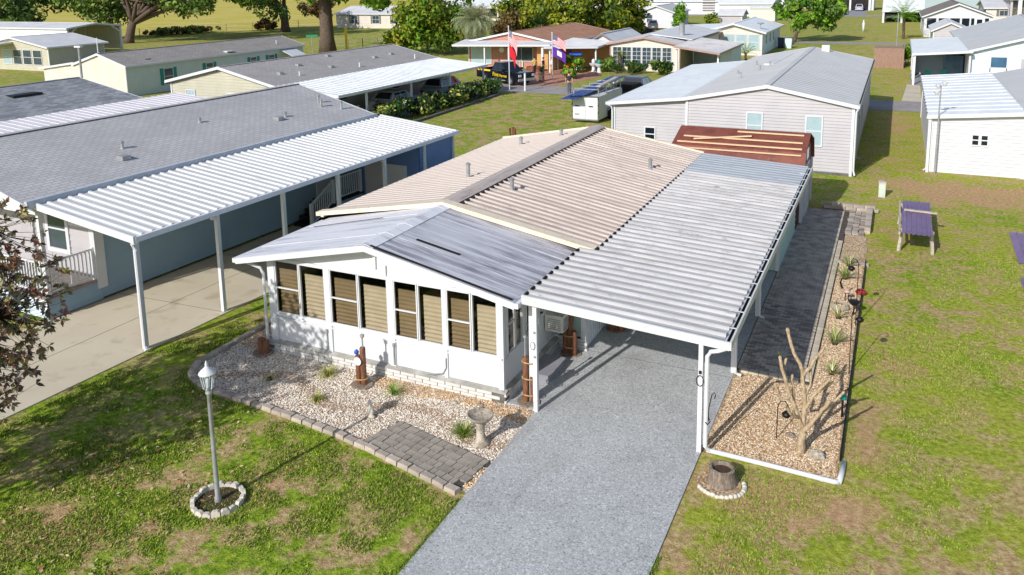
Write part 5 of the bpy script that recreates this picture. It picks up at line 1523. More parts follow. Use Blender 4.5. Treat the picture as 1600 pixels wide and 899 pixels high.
eb = thing('lawn_edging', 'black plastic edging strip between the side bed and the right lawn', 'edging', (6.9, 6, 0))
b.split('edging_strip', 'black', eb)
FR = thing('pruned_tree', 'leafless pruned tree with pale stubby branches in the side gravel bed', 'tree', (6.19, .59, 0))
def limb(pts, rs):
    q = [Vector(pts[0])]; rr = [rs[0]]
    for a, c, r0, r1 in zip(pts, pts[1:], rs, rs[1:]):
        a, c = Vector(a), Vector(c)
        for k_ in (1, 2, 3):
            t_ = k_ / 3
            q.append(a.lerp(c, t_) + (Vector((random.uniform(-.02, .02), random.uniform(-.02, .02), 0)) if k_ < 3 else Vector()))
            rr.append(r0 + (r1 - r0) * t_)
    # blunt swollen tip
    d = (q[-1] - q[-2]).normalized(); q += [q[-1] + d * .03, q[-1] + d * .06]; rr += [rs[-1] * 1.15, rs[-1] * .5]
    b = MB(); b.tube(q, rr, 9); return b
fk = (6.22, .60, .42)
limb([(6.19, .59, -.02), (6.2, .59, .2), fk], [.10, .082, .076]).build('trunk', 'palebark', FR, smooth=True)
for pts, rs in (([fk, (6.08, .60, .85), (5.90, .54, 1.35), (5.74, .62, 1.88)], [.05, .042, .036, .03]),
                ([(5.97, .57, 1.15), (5.80, .46, 1.12), (5.70, .42, 1.40)], [.034, .03, .026]),
                ([(5.86, .57, 1.45), (5.80, .70, 1.62), (5.83, .74, 1.80)], [.03, .026, .024]),
                ([fk, (6.22, .74, .95), (6.14, .82, 1.6), (5.92, .80, 2.1), (5.84, .80, 2.40)], [.052, .044, .038, .034, .034]),
                ([(6.15, .81, 1.5), (6.32, .92, 1.8), (6.52, 1.0, 2.12)], [.036, .032, .027]),
                ([(6.2, .76, 1.1), (6.3, .9, 1.3), (6.27, .98, 1.62)], [.034, .03, .026]),
                ([fk, (6.40, .58, .76), (6.52, .55, .95), (6.66, .5, 1.22)], [.05, .042, .036, .03]),
                ([(6.48, .56, .88), (6.70, .75, 1.08), (6.88, .85, 1.28)], [.034, .03, .025]),
                ([(6.24, .72, .9), (6.44, .86, 1.25), (6.62, .82, 1.50)], [.036, .03, .026]),
                ([(6.42, .84, 1.2), (6.56, .98, 1.3), (6.74, 1.02, 1.42)], [.028, .025, .022]),
                ([(6.13, .6, .72), (6.0, .35, .92), (5.92, .22, 1.12)], [.034, .03, .026]),
                ([(6.02, .6, 1.0), (5.98, .78, 1.2), (5.95, .86, 1.42)], [.03, .026, .024])):
    limb(pts, [r_ * 1.02 for r_ in rs]).build('branch', 'palebark', FR, smooth=True)
rngp = np.random.default_rng(5)
V, F, c = blades((5.72 - 6.19, .66 - .59, 1.95), 4, .11, .016, rngp, G_LIME, .3, .7); npobj('leaf_sprout', npmesh('leaf_sprout', V, F, 'leaf', c), FR)
for lab, x, y, h, s in (('black metal shepherd hook with hanging ring in the narrow bed', 6.86, 4.4, 1.5, 1), ('tall black shepherd hook along the lawn edge near the hose', 6.86, 7.3, 1.7, -1), ('short black plant stake left of the pruned tree', 5.7, .9, .7, 1)):
    t = thing('shepherd_hook', lab, 'hook', (x, y, 0), 'black garden hooks')
    b = MB(); b.tube([(x, y, 0), (x, y, h), (x + .05 * s, y, h + .14), (x + .14 * s, y, h + .16), (x + .2 * s, y, h + .06), (x + .17 * s, y, h)], .011, 6); b.build('pole', 'black', t)
    b = MB(); b.ell((x + .17 * s, y, h - .12), (.09, .09, .07), 8, 5); b.build('hanging_feeder', 'black', t, smooth=True)
t = thing('garden_stake', 'low post with a turquoise globe at the lawn edge by the pruned tree', 'ornament', (6.84, 2.3, 0))
b = MB(); b.tube([(6.84, 2.3, 0), (6.84, 2.3, .42)], .025, 6); b.build('stake', 'black', t)
b = MB(); b.ell((6.84, 2.3, .47), (.085, .085, .07)); b.build('globe', 'teal', t, smooth=True)
for lab, x, y, r, n, m, nm in (('coil of red hose at the far end of the narrow bed edge', 6.9, 9.7, .15, 3, 'redhose', 'hose_coil'), ('round coil of pale hose lying on the narrow bed', 6.42, 8.35, .24, 4, 'graywood', 'hose_coil')):
    b = MB(); b.tube([(x + (r - .02 * (i // 14)) * math.cos(i * 2 * math.pi / 14), y + (r - .02 * (i // 14)) * math.sin(i * 2 * math.pi / 14) * 1.2, .05 + .025 * (i / 14)) for i in range(14 * n)], .018, 5)
    tag(b.build(nm, m), lab, 'hose')
CR = thing('crane_figure', 'black metal bird figure with pink body in the narrow bed', 'ornament', (6.55, 8.95, 0))
b = MB(); b.ell((6.55, 8.95, .3), (.09, .065, .055)); b.build('body', mat('pink_metal', S(196, 162, 156), S(170, 136, 130), 4, .5), CR, smooth=True)
b = MB(); b.tube([(6.5, 8.95, 0), (6.52, 8.95, .3)], .014, 5); b.tube([(6.6, 8.95, 0), (6.58, 8.95, .3)], .014, 5); b.tube([(6.42, 8.95, .38), (6.36, 8.95, .55), (6.40, 8.95, .68), (6.32, 8.95, .66)], [.03, .025, .025, .008], 6); b.split('leg_and_neck', 'black', CR)
FD = thing('black_planter', 'dark round planter bowl on a stake near the pale hose coil', 'planter', (6.78, 8.0, 0))
b = MB(); b.lathe([(.06, .3), (.13, .36), (.15, .42), (.12, .43)], (6.78, 8.0, 0), 12); b.build('bowl', 'black', FD, auto=True)
b = MB(); b.tube([(6.78, 8.0, 0), (6.78, 8.0, .32)], .02, 6); b.build('stake', 'black', FD)

# fence-like twin post set on the back lawn
TP = thing('timber_posts', 'cluster of three weathered posts on the back lawn behind the cream roof', 'posts', (-12.0, 25.6, 0))
for i, (dx, h) in enumerate(((-.12, .95), (0.04, 1.0), (.2, .95))):
    b = MB(); b.lathe([(.075, 0), (.07, h), (.05, h + .02)], (-12.0 + dx, 25.6 + .1 * (i % 2), 0), 9); b.build('post', 'pile', TP, auto=True)

# ------------------------------------------------------------------ tree at the left edge (whorls of reddish-green leaves)
def whorl_tree(name, label, base, c, r, seed, ntips=420, nl=9, L=.085):
    rng = np.random.default_rng(seed)
    t = thing(name, label, 'tree', base)
    b = MB(); top = Vector((base[0] + .1, base[1] + .1, 1.5))
    b.tube([(base[0], base[1], -.05), (base[0] + .05, base[1], .8), top], [.11, .09, .08], 8)
    lim = []
    for i in range(11):
        a = 2 * math.pi * i / 11 + .3; e = Vector((c[0] + r[0] * .6 * math.cos(a), c[1] + r[1] * .6 * math.sin(a), c[2] + r[2] * (-.65 + 1.2 * ((i * 5) % 11) / 10)))
        m = top.lerp(e, .5) + Vector((0, 0, .15))
        b.tube([top - Vector((0, 0, .2)), m, e], [.05, .03, .016], 6); lim += [m, m.lerp(e, .5), e]
    tips = []
    d = rng.normal(0, 1, (ntips, 3)); d /= np.linalg.norm(d, axis=1, keepdims=True)
    P = np.array(c) + d * (.25 + .8 * rng.random((ntips, 1)) ** .7) * np.array(r)
    V = []; F = []; Cc = []
    cols = np.array([lin(116, 108, 76), lin(160, 108, 94), lin(128, 128, 76), lin(180, 128, 106), lin(112, 92, 80), lin(184, 172, 98), lin(186, 178, 168)])
    for p in P:
        pv = Vector(p); q = min(lim, key=lambda z: (z - pv).length)
        b.tube([q, q.lerp(pv, .5) + Vector((0, 0, -.05)), pv], [.007, .005, .003], 4)
        ax = (pv - q).normalized() if (pv - q).length > .01 else Vector((0, 0, 1))
        base_c = cols[rng.integers(0, len(cols))]
        for k in range(nl):
            dd = ax * rng.uniform(.2, .9) + Vector(rng.normal(0, 1, 3)) * .6; dd.normalize()
            sd = dd.cross(Vector(rng.normal(0, 1, 3))).normalized()
            l = L * rng.uniform(.8, 1.6); w = l * .22
            o = len(V); mid = pv + dd * l * .5
            V += [pv, mid + sd * w, pv + dd * l - Vector((0, 0, l * .12)), mid - sd * w]
            F.append((o, o + 1, o + 2, o + 3)); cc_ = (base_c if rng.random() < .6 else cols[rng.integers(0, len(cols))]) * rng.uniform(.7, 1.2)
            Cc += [cc_] * 4
    b.build('trunk', 'darkbark', t, smooth=True)
    V = np.array([tuple(v) for v in V]) - np.array(base)
    npobj('crown', npmesh('crown', V, np.array(F), 'glossleaf', np.array(Cc)), t)
whorl_tree('magnolia_tree', 'small tree with reddish-green leaves cut off by the left edge over the lawn', (-8.5, -7.3, 0), (-8.3, -7.5, 3.35), (2.15, 2.9, 2.5), 21, 2100, 11, .105)

# ------------------------------------------------------------------ background houses
def bh(label, x0, x1, y0, y1, ze, zr, wall, roof, ridge='y', lap=.2, oh=.3, ribs=0, base=.0, name='house', trim='white', rz=0):
    t = thing(name, label, 'house', (x1, y0, 0))
    walls(t, x0, x1, y0, y1, ze, zr, wall, base, lap, ridge, trim)
    gable_roof(t, x0, x1, y0, y1, ze, zr, roof, trim, oh, ridge, .1, ribs)
    if rz: t.rotation_euler = (0, 0, rz)
    return t
# dark shingle house behind the blue one
h = bh('house with charcoal shingle roof and pale ribbed side roof at the left edge', -44.5, -32.6, -6, 18.3, 2.5, 3.62, 'palesiding', 'shdark', 'y', .2, .3)
b = MB(); b.box(-37.2, 12.9, 3.3, -36.2, 14.6, 3.42); b.build('skylight', 'black', h)
b = MB(); b.bx(-36.0, 9.6, 3.22, .35, .5, .3); b.build('roof_vent', 'bluesheet', h)
vent_pipe(h, -36.9, 10.8, 3.1, .4, .05, 'black')
flat_roof(h, [(-32.5, -6, 2.66), (-29.3, -6, 2.4), (-29.3, 20.6, 2.4), (-32.5, 20.6, 2.66)], roof_dirty('rusty_white_roof', S(222, 218, 222), S(184, 176, 180), S(150, 138, 140), (.6, 3, .6), .4), .08, .45)
for y in (5, 12, 20): post(h, -29.5, y, 0, 2.42)
# house with teal shutters
h = bh('pale house with teal window shutters and grey shingle roof', -57.3, -51.0, 32.1, 54.5, 2.62, 3.55, 'palewall', 'shbrown', 'y', .2, .22)
mb = MB(); siding(mb, [(-57.3, .0), (-51.0, .0), (-51.0, 2.6), (-54.15, 3.5), (-57.3, 2.6)], 'y', 32.04, -1, .2); siding(mb, [(-61.6, .0), (-57.3, .0), (-57.3, 2.7), (-61.6, 2.15)], 'y', 32.1, -1, .2)
mb.build('gable_wall', 'cream', h)
flat_roof(h, [(-62, 31.9, 2.1), (-57.3, 31.9, 2.72), (-57.3, 50, 2.72), (-62, 50, 2.1)], 'roofwhite', .09)
for y, w, z0 in ((36.4, .95, .65), (41.2, .8, 1.2), (47.0, .8, 1.4), (49.6, .8, 1.4)):
    win(h, 'x', -50.98, 1, y - w / 2, y + w / 2, z0, 2.0, 'winglass', 'white', True, 0, 0, 'teal')
b = MB(); b.prism([(-50.95, 50.9, 2.4), (-49.3, 50.9, 1.75), (-49.3, 50.9, 1.8), (-50.95, 50.9, 2.46)], (0, 2.2, 0)); b.build('awning', 'white', h)
b = MB(); b.bx(-51.2, 44.0, 2.85, .5, .9, .12); b.build('roof_patch', 'roofpale', h)
b = MB(); b.bx(-51.9, 35.0, 2.93, .5, .5, .08); b.build('roof_patch', 'dark', h)
b = MB(); b.tube([(-50.95, 32.0, 2.6), (-50.95, 32.0, .1)], .06, 6); b.build('downspout', 'white', h)
vent_pipe(h, -51.9, 51.5, 2.95, .35, .05, 'white')
pl = thing('utility_pole', 'thin grey light pole in front of the cream gable with the teal-shuttered house', 'pole', (-50.5, 27.6, 0))
b = MB(); b.tube([(-50.5, 27.6, 0), (-50.5, 27.6, 4.6)], .09, 8); b.build('pole', 'galv', pl)
b = MB(); b.bx(-50.5, 27.6, 4.65, .7, .3, .14); b.build('lamp_head', 'whitedirty', pl)
# beige house with long white carport
h = bh('beige house with grey shingle roof behind the blue house', -38.4, -28.5, 25.2, 44.2, 2.68, 3.75, 'beigesiding', 'shbeige', 'y', .2, .3, rz=-.035)
for a, b_, z0, z1 in ((-36.9, -36.1, .75, 2.1), (-33.0, -32.1, 1.0, 2.0), (-30.2, -29.5, 1.0, 1.9)): win(h, 'y', 25.17, -1, a, b_, z0, z1, 'winpale', 'white', True, 2, 3)
for x, y in ((-30.4, 27.5), (-30.2, 32.5), (-30.8, 38.5), (-31.0, 41.0), (-31.5, 30.5), (-32.6, 35.0)):
    z = 3.85 - abs(x + 33.45) * .216
    b = MB(); b.bx(x, y, z + .05, .3, .35, .16); b.build('roof_vent', 'galv', h)
for x, y in ((-29.6, 28.5), (-29.4, 34.8), (-29.3, 42.0)): vent_pipe(h, x, y, 2.95, .28, .05, 'white')
for y, z in ((31, 1.0), (37.5, 1.0), (41.5, 1.0)): win(h, 'x', -28.47, 1, y, y + 1.0, z, 2.1, 'winglass', 'white')
cp = thing('carport', 'long flat white carport over parked cars behind a leafy hedge', 'carport', (-28.3, 25.2, 0))
flat_roof(cp, [(-28.2, 24.9, 2.72), (-23.4, 24.9, 2.3), (-23.4, 44.2, 2.3), (-28.2, 44.2, 2.72)], 'roofwhite', .09, .5)
for y in (28.0, 33.2, 38.5, 43.8): post(cp, -23.6, y, 0, 2.3, .12)
b = MB()
for y in (38.5, 43.8): b.beam((-23.6, y, 1.75), (-24.2, y, 2.3), .07, .07)
b.split('brace', 'white', cp)
cp.rotation_euler = (0, 0, -.02)
sheet('carport_slab', [(-28.4, 25), (-23.2, 25), (-22.6, 45.2), (-27.6, 45.2)], .01, 'sheltergrey')
tag(MB().box(-28.3, 28.5, 0, -26.9, 30.5, 1.0).build('porch_landing', 'dark'), 'dark side landing in the shade of the long white carport', 'landing')
# top-left house and its tall vehicle shelter
h = bh('cream house with a screened front at the upper left edge', -90, -78, 44, 51, 2.7, 3.7, 'beigesiding', 'roofpale', 'y', .2, .4)
for i in range(4): win(h, 'y', 43.97, -1, -80.6 - 1.75 * i, -79.2 - 1.75 * i, .7, 2.3, 'winpale' if i == 3 else 'winglass', 'white', True)
flat_roof(h, [(-95, 41.5, 2.5), (-83.5, 41.5, 3.0), (-84.5, 46, 3.2), (-95, 46, 2.7)], 'roofwhite', .1)
h = thing('vehicle_shelter', 'tall white open-ended metal vehicle shelter at the upper left', 'shelter', (-88, 53.7, 0))
mb = MB(); siding(mb, [(-112, 1.6), (-88, 1.6), (-88, 4.0), (-112, 4.0)], 'y', 53.7, -1, .6, .02); siding(mb, [(-112, 1.2), (-88, 1.2), (-88, 4.0), (-112, 4.0)], 'y', 61.7, 1, .6, .02); mb.build('side_panel', 'roofwhite', h)
mb = MB(); mb.box(-112, 61.6, .9, -88, 61.65, 3.9); mb.build('inner_panel', 'beigesiding', h)
gable_roof(h, -112, -88, 53.7, 61.7, 4.05, 4.5, 'roofpale', 'white', .25, 'x', .1)
for x in (-88.1, -95): 
    for y in (53.8, 61.6): post(h, x, y, 0, 4.1, .22)
b = MB(); b.beam((-88.1, 53.8, 3.2), (-88.1, 55.2, 4.1), .14, .14); b.beam((-88.1, 61.6, 3.2), (-88.1, 60.2, 4.1), .14, .14); b.split('brace', 'white', h)
# terracotta-roofed house
h = bh('salmon house with terracotta shingle roof and open porch', -34.6, -24.2, 62.2, 80, 2.7, 3.75, 'salmon', 'roofbrown', 'y', .6, .3)
flat_roof(h, [(-35.2, 59.6, 2.45), (-24.0, 59.6, 2.65), (-24.0, 62.4, 2.85), (-35.2, 62.4, 2.8)], 'roofpale', .1, name='porch_roof')
for x in (-31.5, -28.7, -24.9): post(h, x, 59.9, 0, 2.5, .22 if x > -26 else .14)
b = MB(); b.box(-26.0, 61.0, 0, -24.3, 62.1, 2.6); b.build('entry_wall', 'tan', h)
win(h, 'y', 62.15, -1, -34.2, -31.9, .4, 2.3, 'winpale', 'white', False, 1); win(h, 'y', 62.15, -1, -29.6, -27.0, .8, 2.2, 'winglass', 'white', False, 1)
b = MB(); b.tube([(-30.6, 62.1, 1.9), (-30.6, 62.16, 1.9)], .3, 14); b.build('wall_plaque', 'white', h)
railing(h, (-29.6, 60.0, .1), (-27.2, 60.0, .1), .9, 'white', .3)
b = MB(); b.box(-26.6, 59.6, 0, -25.0, 60.4, .5); b.build('planter_box', 'mulch', h)
g = thing('carport', 'low grey-roofed carport with tan walls beside the terracotta house', 'carport', (-21, 60, 0))
flat_roof(g, [(-24.2, 58.6, 2.5), (-19.6, 61.5, 2.4), (-19.4, 66, 2.6), (-24.0, 66, 2.9)], 'roofpale', .1, .7)
b = MB(); b.box(-23.8, 65.2, 0, -19.6, 65.4, 2.4); b.build('back_wall', 'tan', g)
for x, y in ((-23.8, 59.2), (-19.9, 61.8)): post(g, x, y, 0, 2.45, .14)
h = bh('small white gabled workshop with a brown-edged roof between two houses', -22.4, -19.3, 66.5, 76, 2.5, 3.4, 'whitesiding', 'roofpale', 'y', .3, .3, trim='roofdk')
# lattice-front house
h = bh('house with a lattice-windowed front porch and pink-edged white roof', -18.9, -11.8, 63.4, 83, 2.7, 3.35, 'cream', 'roofpale', 'y', .25, .35, trim='fasciapink')
for i in range(6):
    win(h, 'y', 63.37, -1, -18.6 + 1.02 * i, -17.75 + 1.02 * i, .7, 2.35, 'winglass', 'white', False, 1, 3)
b = MB(); b.prism([(-15.4, 66, 3.45), (-11.2, 66, 2.95), (-11.2, 66, 3.02), (-15.4, 66, 3.55)], (0, 15, 0)); b.build('upper_roof', 'roofpale', h)
b = MB(); b.lathe([(.3, 3.2), (.3, 4.4), (.34, 4.45), (.1, 4.5)], (-13.0, 69, 0), 10); b.build('chimney', 'galv', h, auto=True)
g = thing('carport', 'weathered grey sloping carport on the lattice-windowed house', 'carport', (-6.9, 62, 0))
flat_roof(g, [(-11.6, 60.2, 2.75), (-6.7, 57.0, 2.45), (-6.6, 68.5, 2.45), (-11.6, 70, 2.9)], roof_dirty('grey_carport_roof', S(196, 194, 196), S(160, 156, 158), S(130, 126, 128), (.6, 3, .6), .5), .09, .6, 'fasciapink')
b = MB(); b.box(-11.7, 69, 0, -7, 69.2, 2.5); b.box(-8.0, 64, 0, -6.9, 69, 2.4); b.split('back_wall', 'palesiding', g)
for x, y in ((-7.0, 58), (-11.4, 60.6)): post(g, x, y, 0, 2.5, .16)
# white-roofed house with a dish
h = bh('white-roofed house with a grey satellite dish and blue side wall', -13.4, -6.9, 82.5, 97.5, 2.75, 3.65, 'cream', 'roofwhite', 'y', .25, .5)
mb = MB(); siding(mb, [(82.5, .1), (97.5, .1), (97.5, 2.7), (82.5, 2.7)], 'x', -6.85, 1, .25); mb.build('side_wall', 'palesiding', h)
for i in range(3): win(h, 'y', 82.46, -1, -11.2 + 1.4 * i, -10.0 + 1.4 * i, .7, 2.4, 'winpale', 'white', True)
win(h, 'y', 82.46, -1, -13.0, -11.8, .4, 2.2, 'glassdk', 'roofdk', False)
for i in range(3): win(h, 'x', -6.83, 1, 85 + 3 * i, 85.8 + 3 * i, 1.2, 2.3, 'winglass')
b = MB(); b.tube([(-7.4, 84.5, 3.0), (-7.4, 84.5, 3.5)], .05, 6); b.lathe([(.05, 0), (.4, .12), (.45, .2)], (-7.4, 84.5, 3.5), 12); b.build('satellite_dish', 'galv', h)
b = MB(); b.prism([(-20, 86, 2.5), (-13.2, 86, 2.8), (-13.2, 86, 2.9), (-20, 86, 2.6)], (0, 12, 0)); b.build('side_roof', 'roofwhite', h)
for k, x in enumerate((-6.1, -5.2)):
    t = thing('wheelie_bin', ('dark blue bin against the blue side wall' if k == 0 else 'paler bin standing next to the dark blue one'), 'bin', (x, 93.4, 0))
    b = MB(); b.prism([(x - .35, 93.1, 0), (x + .35, 93.1, 0), (x + .42, 93.1, 1.3), (x - .42, 93.1, 1.3)], (0, .7, 0)); b.build('bin', 'carblue' if k == 0 else 'palesiding', t)
    b = MB(); b.box(x - .45, 93.05, 1.3, x + .45, 93.85, 1.4); b.build('lid', 'cargray', t)
# far row
h = bh('grey gabled house with a fenced porch and a dark car parked before it', -36.2, -29.9, 131.5, 143, 2.9, 4.0, 'whitesiding', 'roofgray', 'y', .3, .4)
flat_roof(h, [(-42, 132, 2.8), (-36, 131, 2.9), (-36, 140, 3.4), (-42, 140, 3.2)], 'roofwhite', .1, name='porch_roof')
for x in (-41.5, -38.8, -36.4): post(h, x, 132.3, 0, 2.9, .22)
railing(h, (-41.5, 132.2, .2), (-36.8, 132.2, .2), 1.0, 'white', .45)
b = MB(); b.box(-40.5, 134, .4, -39.6, 134.1, 2.5); b.build('curtain', 'flagred', h)
win(h, 'y', 131.46, -1, -34.8, -33.8, 1, 2.4, 'winglass')
h = bh('long white two-tone building with louvred end far behind the grey house', -75, -31.5, 186, 196, 3.2, 4.2, 'whitesiding', 'roofwhite', 'x', .4, .4)
b = MB()
for i in range(5): b.box(-36.5, 185.9, .8 + .6 * i, -33.5, 186.0, 1.1 + .6 * i)
b.split('louvre', 'roofdk', h)
h = bh('long low white building at the top centre', -30.5, -18.8, 176, 190, 2.9, 4.4, 'whitesiding', 'roofwhite', 'x', .4, .4, trim='roofwhite')
h = bh('grey utility shed with pale roof beyond the white-roofed house', -22.8, -18.6, 137, 142, 2.2, 3.0, 'graysiding', 'roofpale', 'x', .3, .3, name='shed')
h = bh('cream utility shed to the right of the grey one', -20.5, -15.6, 157.4, 163, 2.6, 2.9, 'cream', 'roofwhite', 'x', .3, .2, name='shed')
h = bh('pinkish house with dark window shutters behind the oak', -98, -80.2, 121.5, 133, 2.9, 4.2, 'cream', 'roofpale', 'x', .3, .4)
for x in (-83.5, -88.2, -93.5): win(h, 'y', 121.46, -1, x - .8, x + .8, 1.0, 2.5, 'winglass', 'white', True, 1, 1, 'roofdk')
h = bh('wide white house with shutters across the top of the scene', -92, -56, 150, 162, 3.4, 4.6, 'cream', 'roofwhite', 'x', .35, .5)
for x in (-88, -82, -76, -70, -64, -60): win(h, 'y', 149.95, -1, x - .8, x + .8, 1.2, 2.8, 'winglass', 'white', True, 1, 1, 'cargray')
flat_roof(h, [(-92, 146, 3.1), (-66, 146, 3.1), (-66, 150, 3.4), (-92, 150, 3.4)], 'roofwhite', .12, name='porch_roof')
for x in (-91, -85, -79, -73, -67): post(h, x, 146.4, 0, 3.1, .25)
h = bh('white double carport with dark bays at the top of the scene', -9.4, 1.2, 210, 222, 3.4, 4.4, 'whitesiding', 'roofwhite', 'x', .4, .4)
for x0 in (-8.4, -3.9):
    b = MB(); b.box(x0, 209.8, .05, x0 + 3.9, 209.95, 2.9); b.build('bay', 'dark', h)
for x in (-8.8, -4.2, .4): post(h, x, 209.5, 0, 3.4, .4)
h = bh('white house left of the double carport at the top', -30, -12, 226, 236, 3.2, 4.4, 'whitesiding', 'roofwhite', 'x', .4, .4)
h = thing('carport', 'huge bright white sloping carport roof at the upper right', 'carport', (4.6, 153.4, 0))
flat_roof(h, [(4.4, 153.2, 2.1), (11.4, 153.2, 2.1), (11.8, 172, 7.4), (4.2, 172, 7.4)], 'roofwhite', .15)
for x in (4.6, 7.7, 11.2): post(h, x, 153.5, 0, 2.2, .35)
b = MB(); b.box(4.5, 158, 0, 11.6, 158.2, 2.2); b.build('back_wall', 'dark', h)
b = MB(); b.box(4.6, 154.5, .9, 7.5, 156, 1.5); b.build('stored_boat', 'cargray', h)
# screened porch house
h = bh('white house with a long screened porch and brown roof at the upper right', 10.7, 19.2, 117.5, 137, 3.0, 4.7, 'whitesiding', 'roofdk', 'y', .3, .45)
for i, (a, b_) in enumerate(((11.0, 12.2), (12.5, 13.7), (13.95, 15.2), (15.45, 16.4), (16.6, 17.0), (18.3, 18.8))):
    win(h, 'y', 117.45, -1, a, b_, 1.25, 2.7, 'glassdk', 'white', False)
b = MB(); b.box(17.15, 117.38, .3, 18.15, 117.45, 2.7); b.build('door', 'white', h)
b = MB(); b.box(17.32, 117.34, 1.5, 17.98, 117.38, 2.55); b.box(17.32, 117.34, .5, 17.98, 117.38, 1.3); b.split('pane', 'glassdk', h)
h = bh('pale house with a shuttered window behind the screened porch', 19.6, 27, 132, 146, 3.6, 4.6, 'cream', 'roofpale', 'x', .3, .4)
win(h, 'y', 131.95, -1, 21.4, 22.6, 2.4, 3.2, 'winglass', 'white', False, 1, 0, 'roofdk')
h = bh('low grey roof between the screened house and the blue porch house', 11.4, 15.2, 101, 112, 2.0, 2.9, 'graysiding', 'roofpale', 'y', .3, .3, name='shed')
h = thing('vehicle_shelter', 'tall white shelter with slatted side at the upper right corner', 'shelter', (24, 128, 0))
flat_roof(h, [(22.2, 128, 5.0), (32, 128, 5.0), (32, 146, 5.2), (22.2, 146, 5.2)], 'roofwhite', .25)
for i in range(7):
    b = MB(); b.box(22.4, 128.5 + 2.4 * i, 0, 22.7, 129.7 + 2.4 * i, 4.9); b.build('slat', 'graysiding', h)
for x in (23.6, 31): post(h, x, 128.3, 0, 5, .5)
b = MB(); b.box(24.3, 140, 0, 31, 140.3, 4.8); b.build('back_wall', 'dark', h)
t = thing('motorhome', 'cream motorhome parked inside the tall slatted shelter', 'motorhome', (28, 131, 0))
b = MB(); b.box(25.6, 129.5, .6, 28.2, 137, 3.4); b.build('body', 'cream', t)
b = MB(); b.prism([(25.75, 129.45, 1.9), (28.05, 129.45, 1.9), (28.05, 129.45, 2.9), (25.75, 129.45, 2.9)], (0, .06, 0)); b.build('windscreen', 'glassdk', t)
for x in (25.8, 28.0):
    b = MB(); b.tube([(x - .15, 131, .45), (x + .15, 131, .45)], .45, 12); b.build('wheel', 'rubber', t)
# blue porch house at right
h = bh('blue house with a grey gable roof and railed deck at the right edge', 12.9, 25, 60.6, 86, 2.9, 4.6, 'palesiding', 'roofgray', 'y', .25, .4)
b = MB(); b.box(13.2, 60.5, .5, 22, 60.58, 1.55); b.build('band', 'white', h)
win(h, 'y', 60.55, -1, 14.3, 15.4, .7, 2.4, 'winblue', 'white')
b = MB(); b.box(16.4, 60.5, .5, 20, 60.57, 2.3); b.build('wall_panel', 'graysiding', h)
railing(h, (13.2, 58.6, .3), (16.6, 58.6, .3), 1.0, 'white', .22)
b = MB(); b.box(12.9, 58.4, 0, 22, 60.6, .3); b.build('deck', 'sheltergrey', h)
c = thing('carport', 'smooth white carport roof over a porch with chairs beside the blue house', 'carport', (8.8, 59.8, 0))
flat_roof(c, [(8.55, 59.6, 2.55), (12.9, 59.6, 2.85), (12.9, 75.5, 2.85), (8.55, 75.5, 2.55)], 'roofwhite', .1)
for y in (56.2, 59.9, 64, 68, 72): post(c, 8.75, max(y, 59.8), 0, 2.6, .16)
b = MB(); b.box(8.8, 68.0, 0, 12.8, 68.15, 2.5); b.build('back_wall', 'palesiding', c)
b = MB(); b.box(12.7, 60, 0, 12.85, 68, 2.6); b.build('side_wall', 'whitesiding', c)
b = MB(); b.box(8.7, 66.0, 0, 8.9, 68, 2.4); b.build('screen_panel', 'carblue', c)
b = MB(); b.box(11.2, 64.3, .01, 12.6, 67.9, 2.1); b.build('storage_locker', 'winblue', c)
sheet('porch_slab', [(8.6, 59.7), (12.9, 59.7), (12.9, 68), (8.6, 68)], .03, 'sheltergrey')
for k, x in enumerate((9.9, 11.1)):
    t = thing('patio_chair', ('teal patio chair facing out' if k == 0 else 'teal patio chair turned sideways') + ' under the smooth white carport', 'chair', (x, 63, 0))
    b = MB(); b.bx(x, 63, .42, .5, .5, .05); b.build('seat', 'teal', t)
    b = MB(); b.bx(x, 63.25, .72, .5, .05, .55); b.build('backrest', 'teal', t)
    for dx in (-.22, .22):
        for dy in (-.22, .22): post(t, x + dx, 63 + dy, 0, .42, .04, 'whitedirty', 'leg')
t = thing('board_screen', 'brown boarded enclosure standing alone on the right lawn', 'screen', (6.7, 72.8, 0))
for i in range(11):
    b = MB(); b.box(5.35 + .245 * i, 72.7, 0, 5.585 + .245 * i, 72.75, 1.95 + .02 * (i % 2)); b.build('board', 'brownbox', t)
b = MB(); b.box(5.35, 72.76, .2, 8.05, 76, 1.9); b.build('box', 'brownbox', t)
t = thing('antenna_pole', 'thin dark pole rising behind the brown boarded enclosure', 'pole', (7.3, 74.5, 0))
b = MB(); b.tube([(7.3, 76.5, 0), (7.3, 76.5, 5.2)], .05, 6); b.build('pole', 'galv', t)
t = thing('golfer', 'small white post figure on the far right lawn', 'figure', (2.4, 120, 0))
b = MB(); b.lathe([(.12, 0), (.16, .5), (.2, .9), (.22, 1.3), (.1, 1.5), (.14, 1.65), (.08, 1.85)], (2.2, 128, 0), 8); b.build('body', 'white', t, smooth=True)

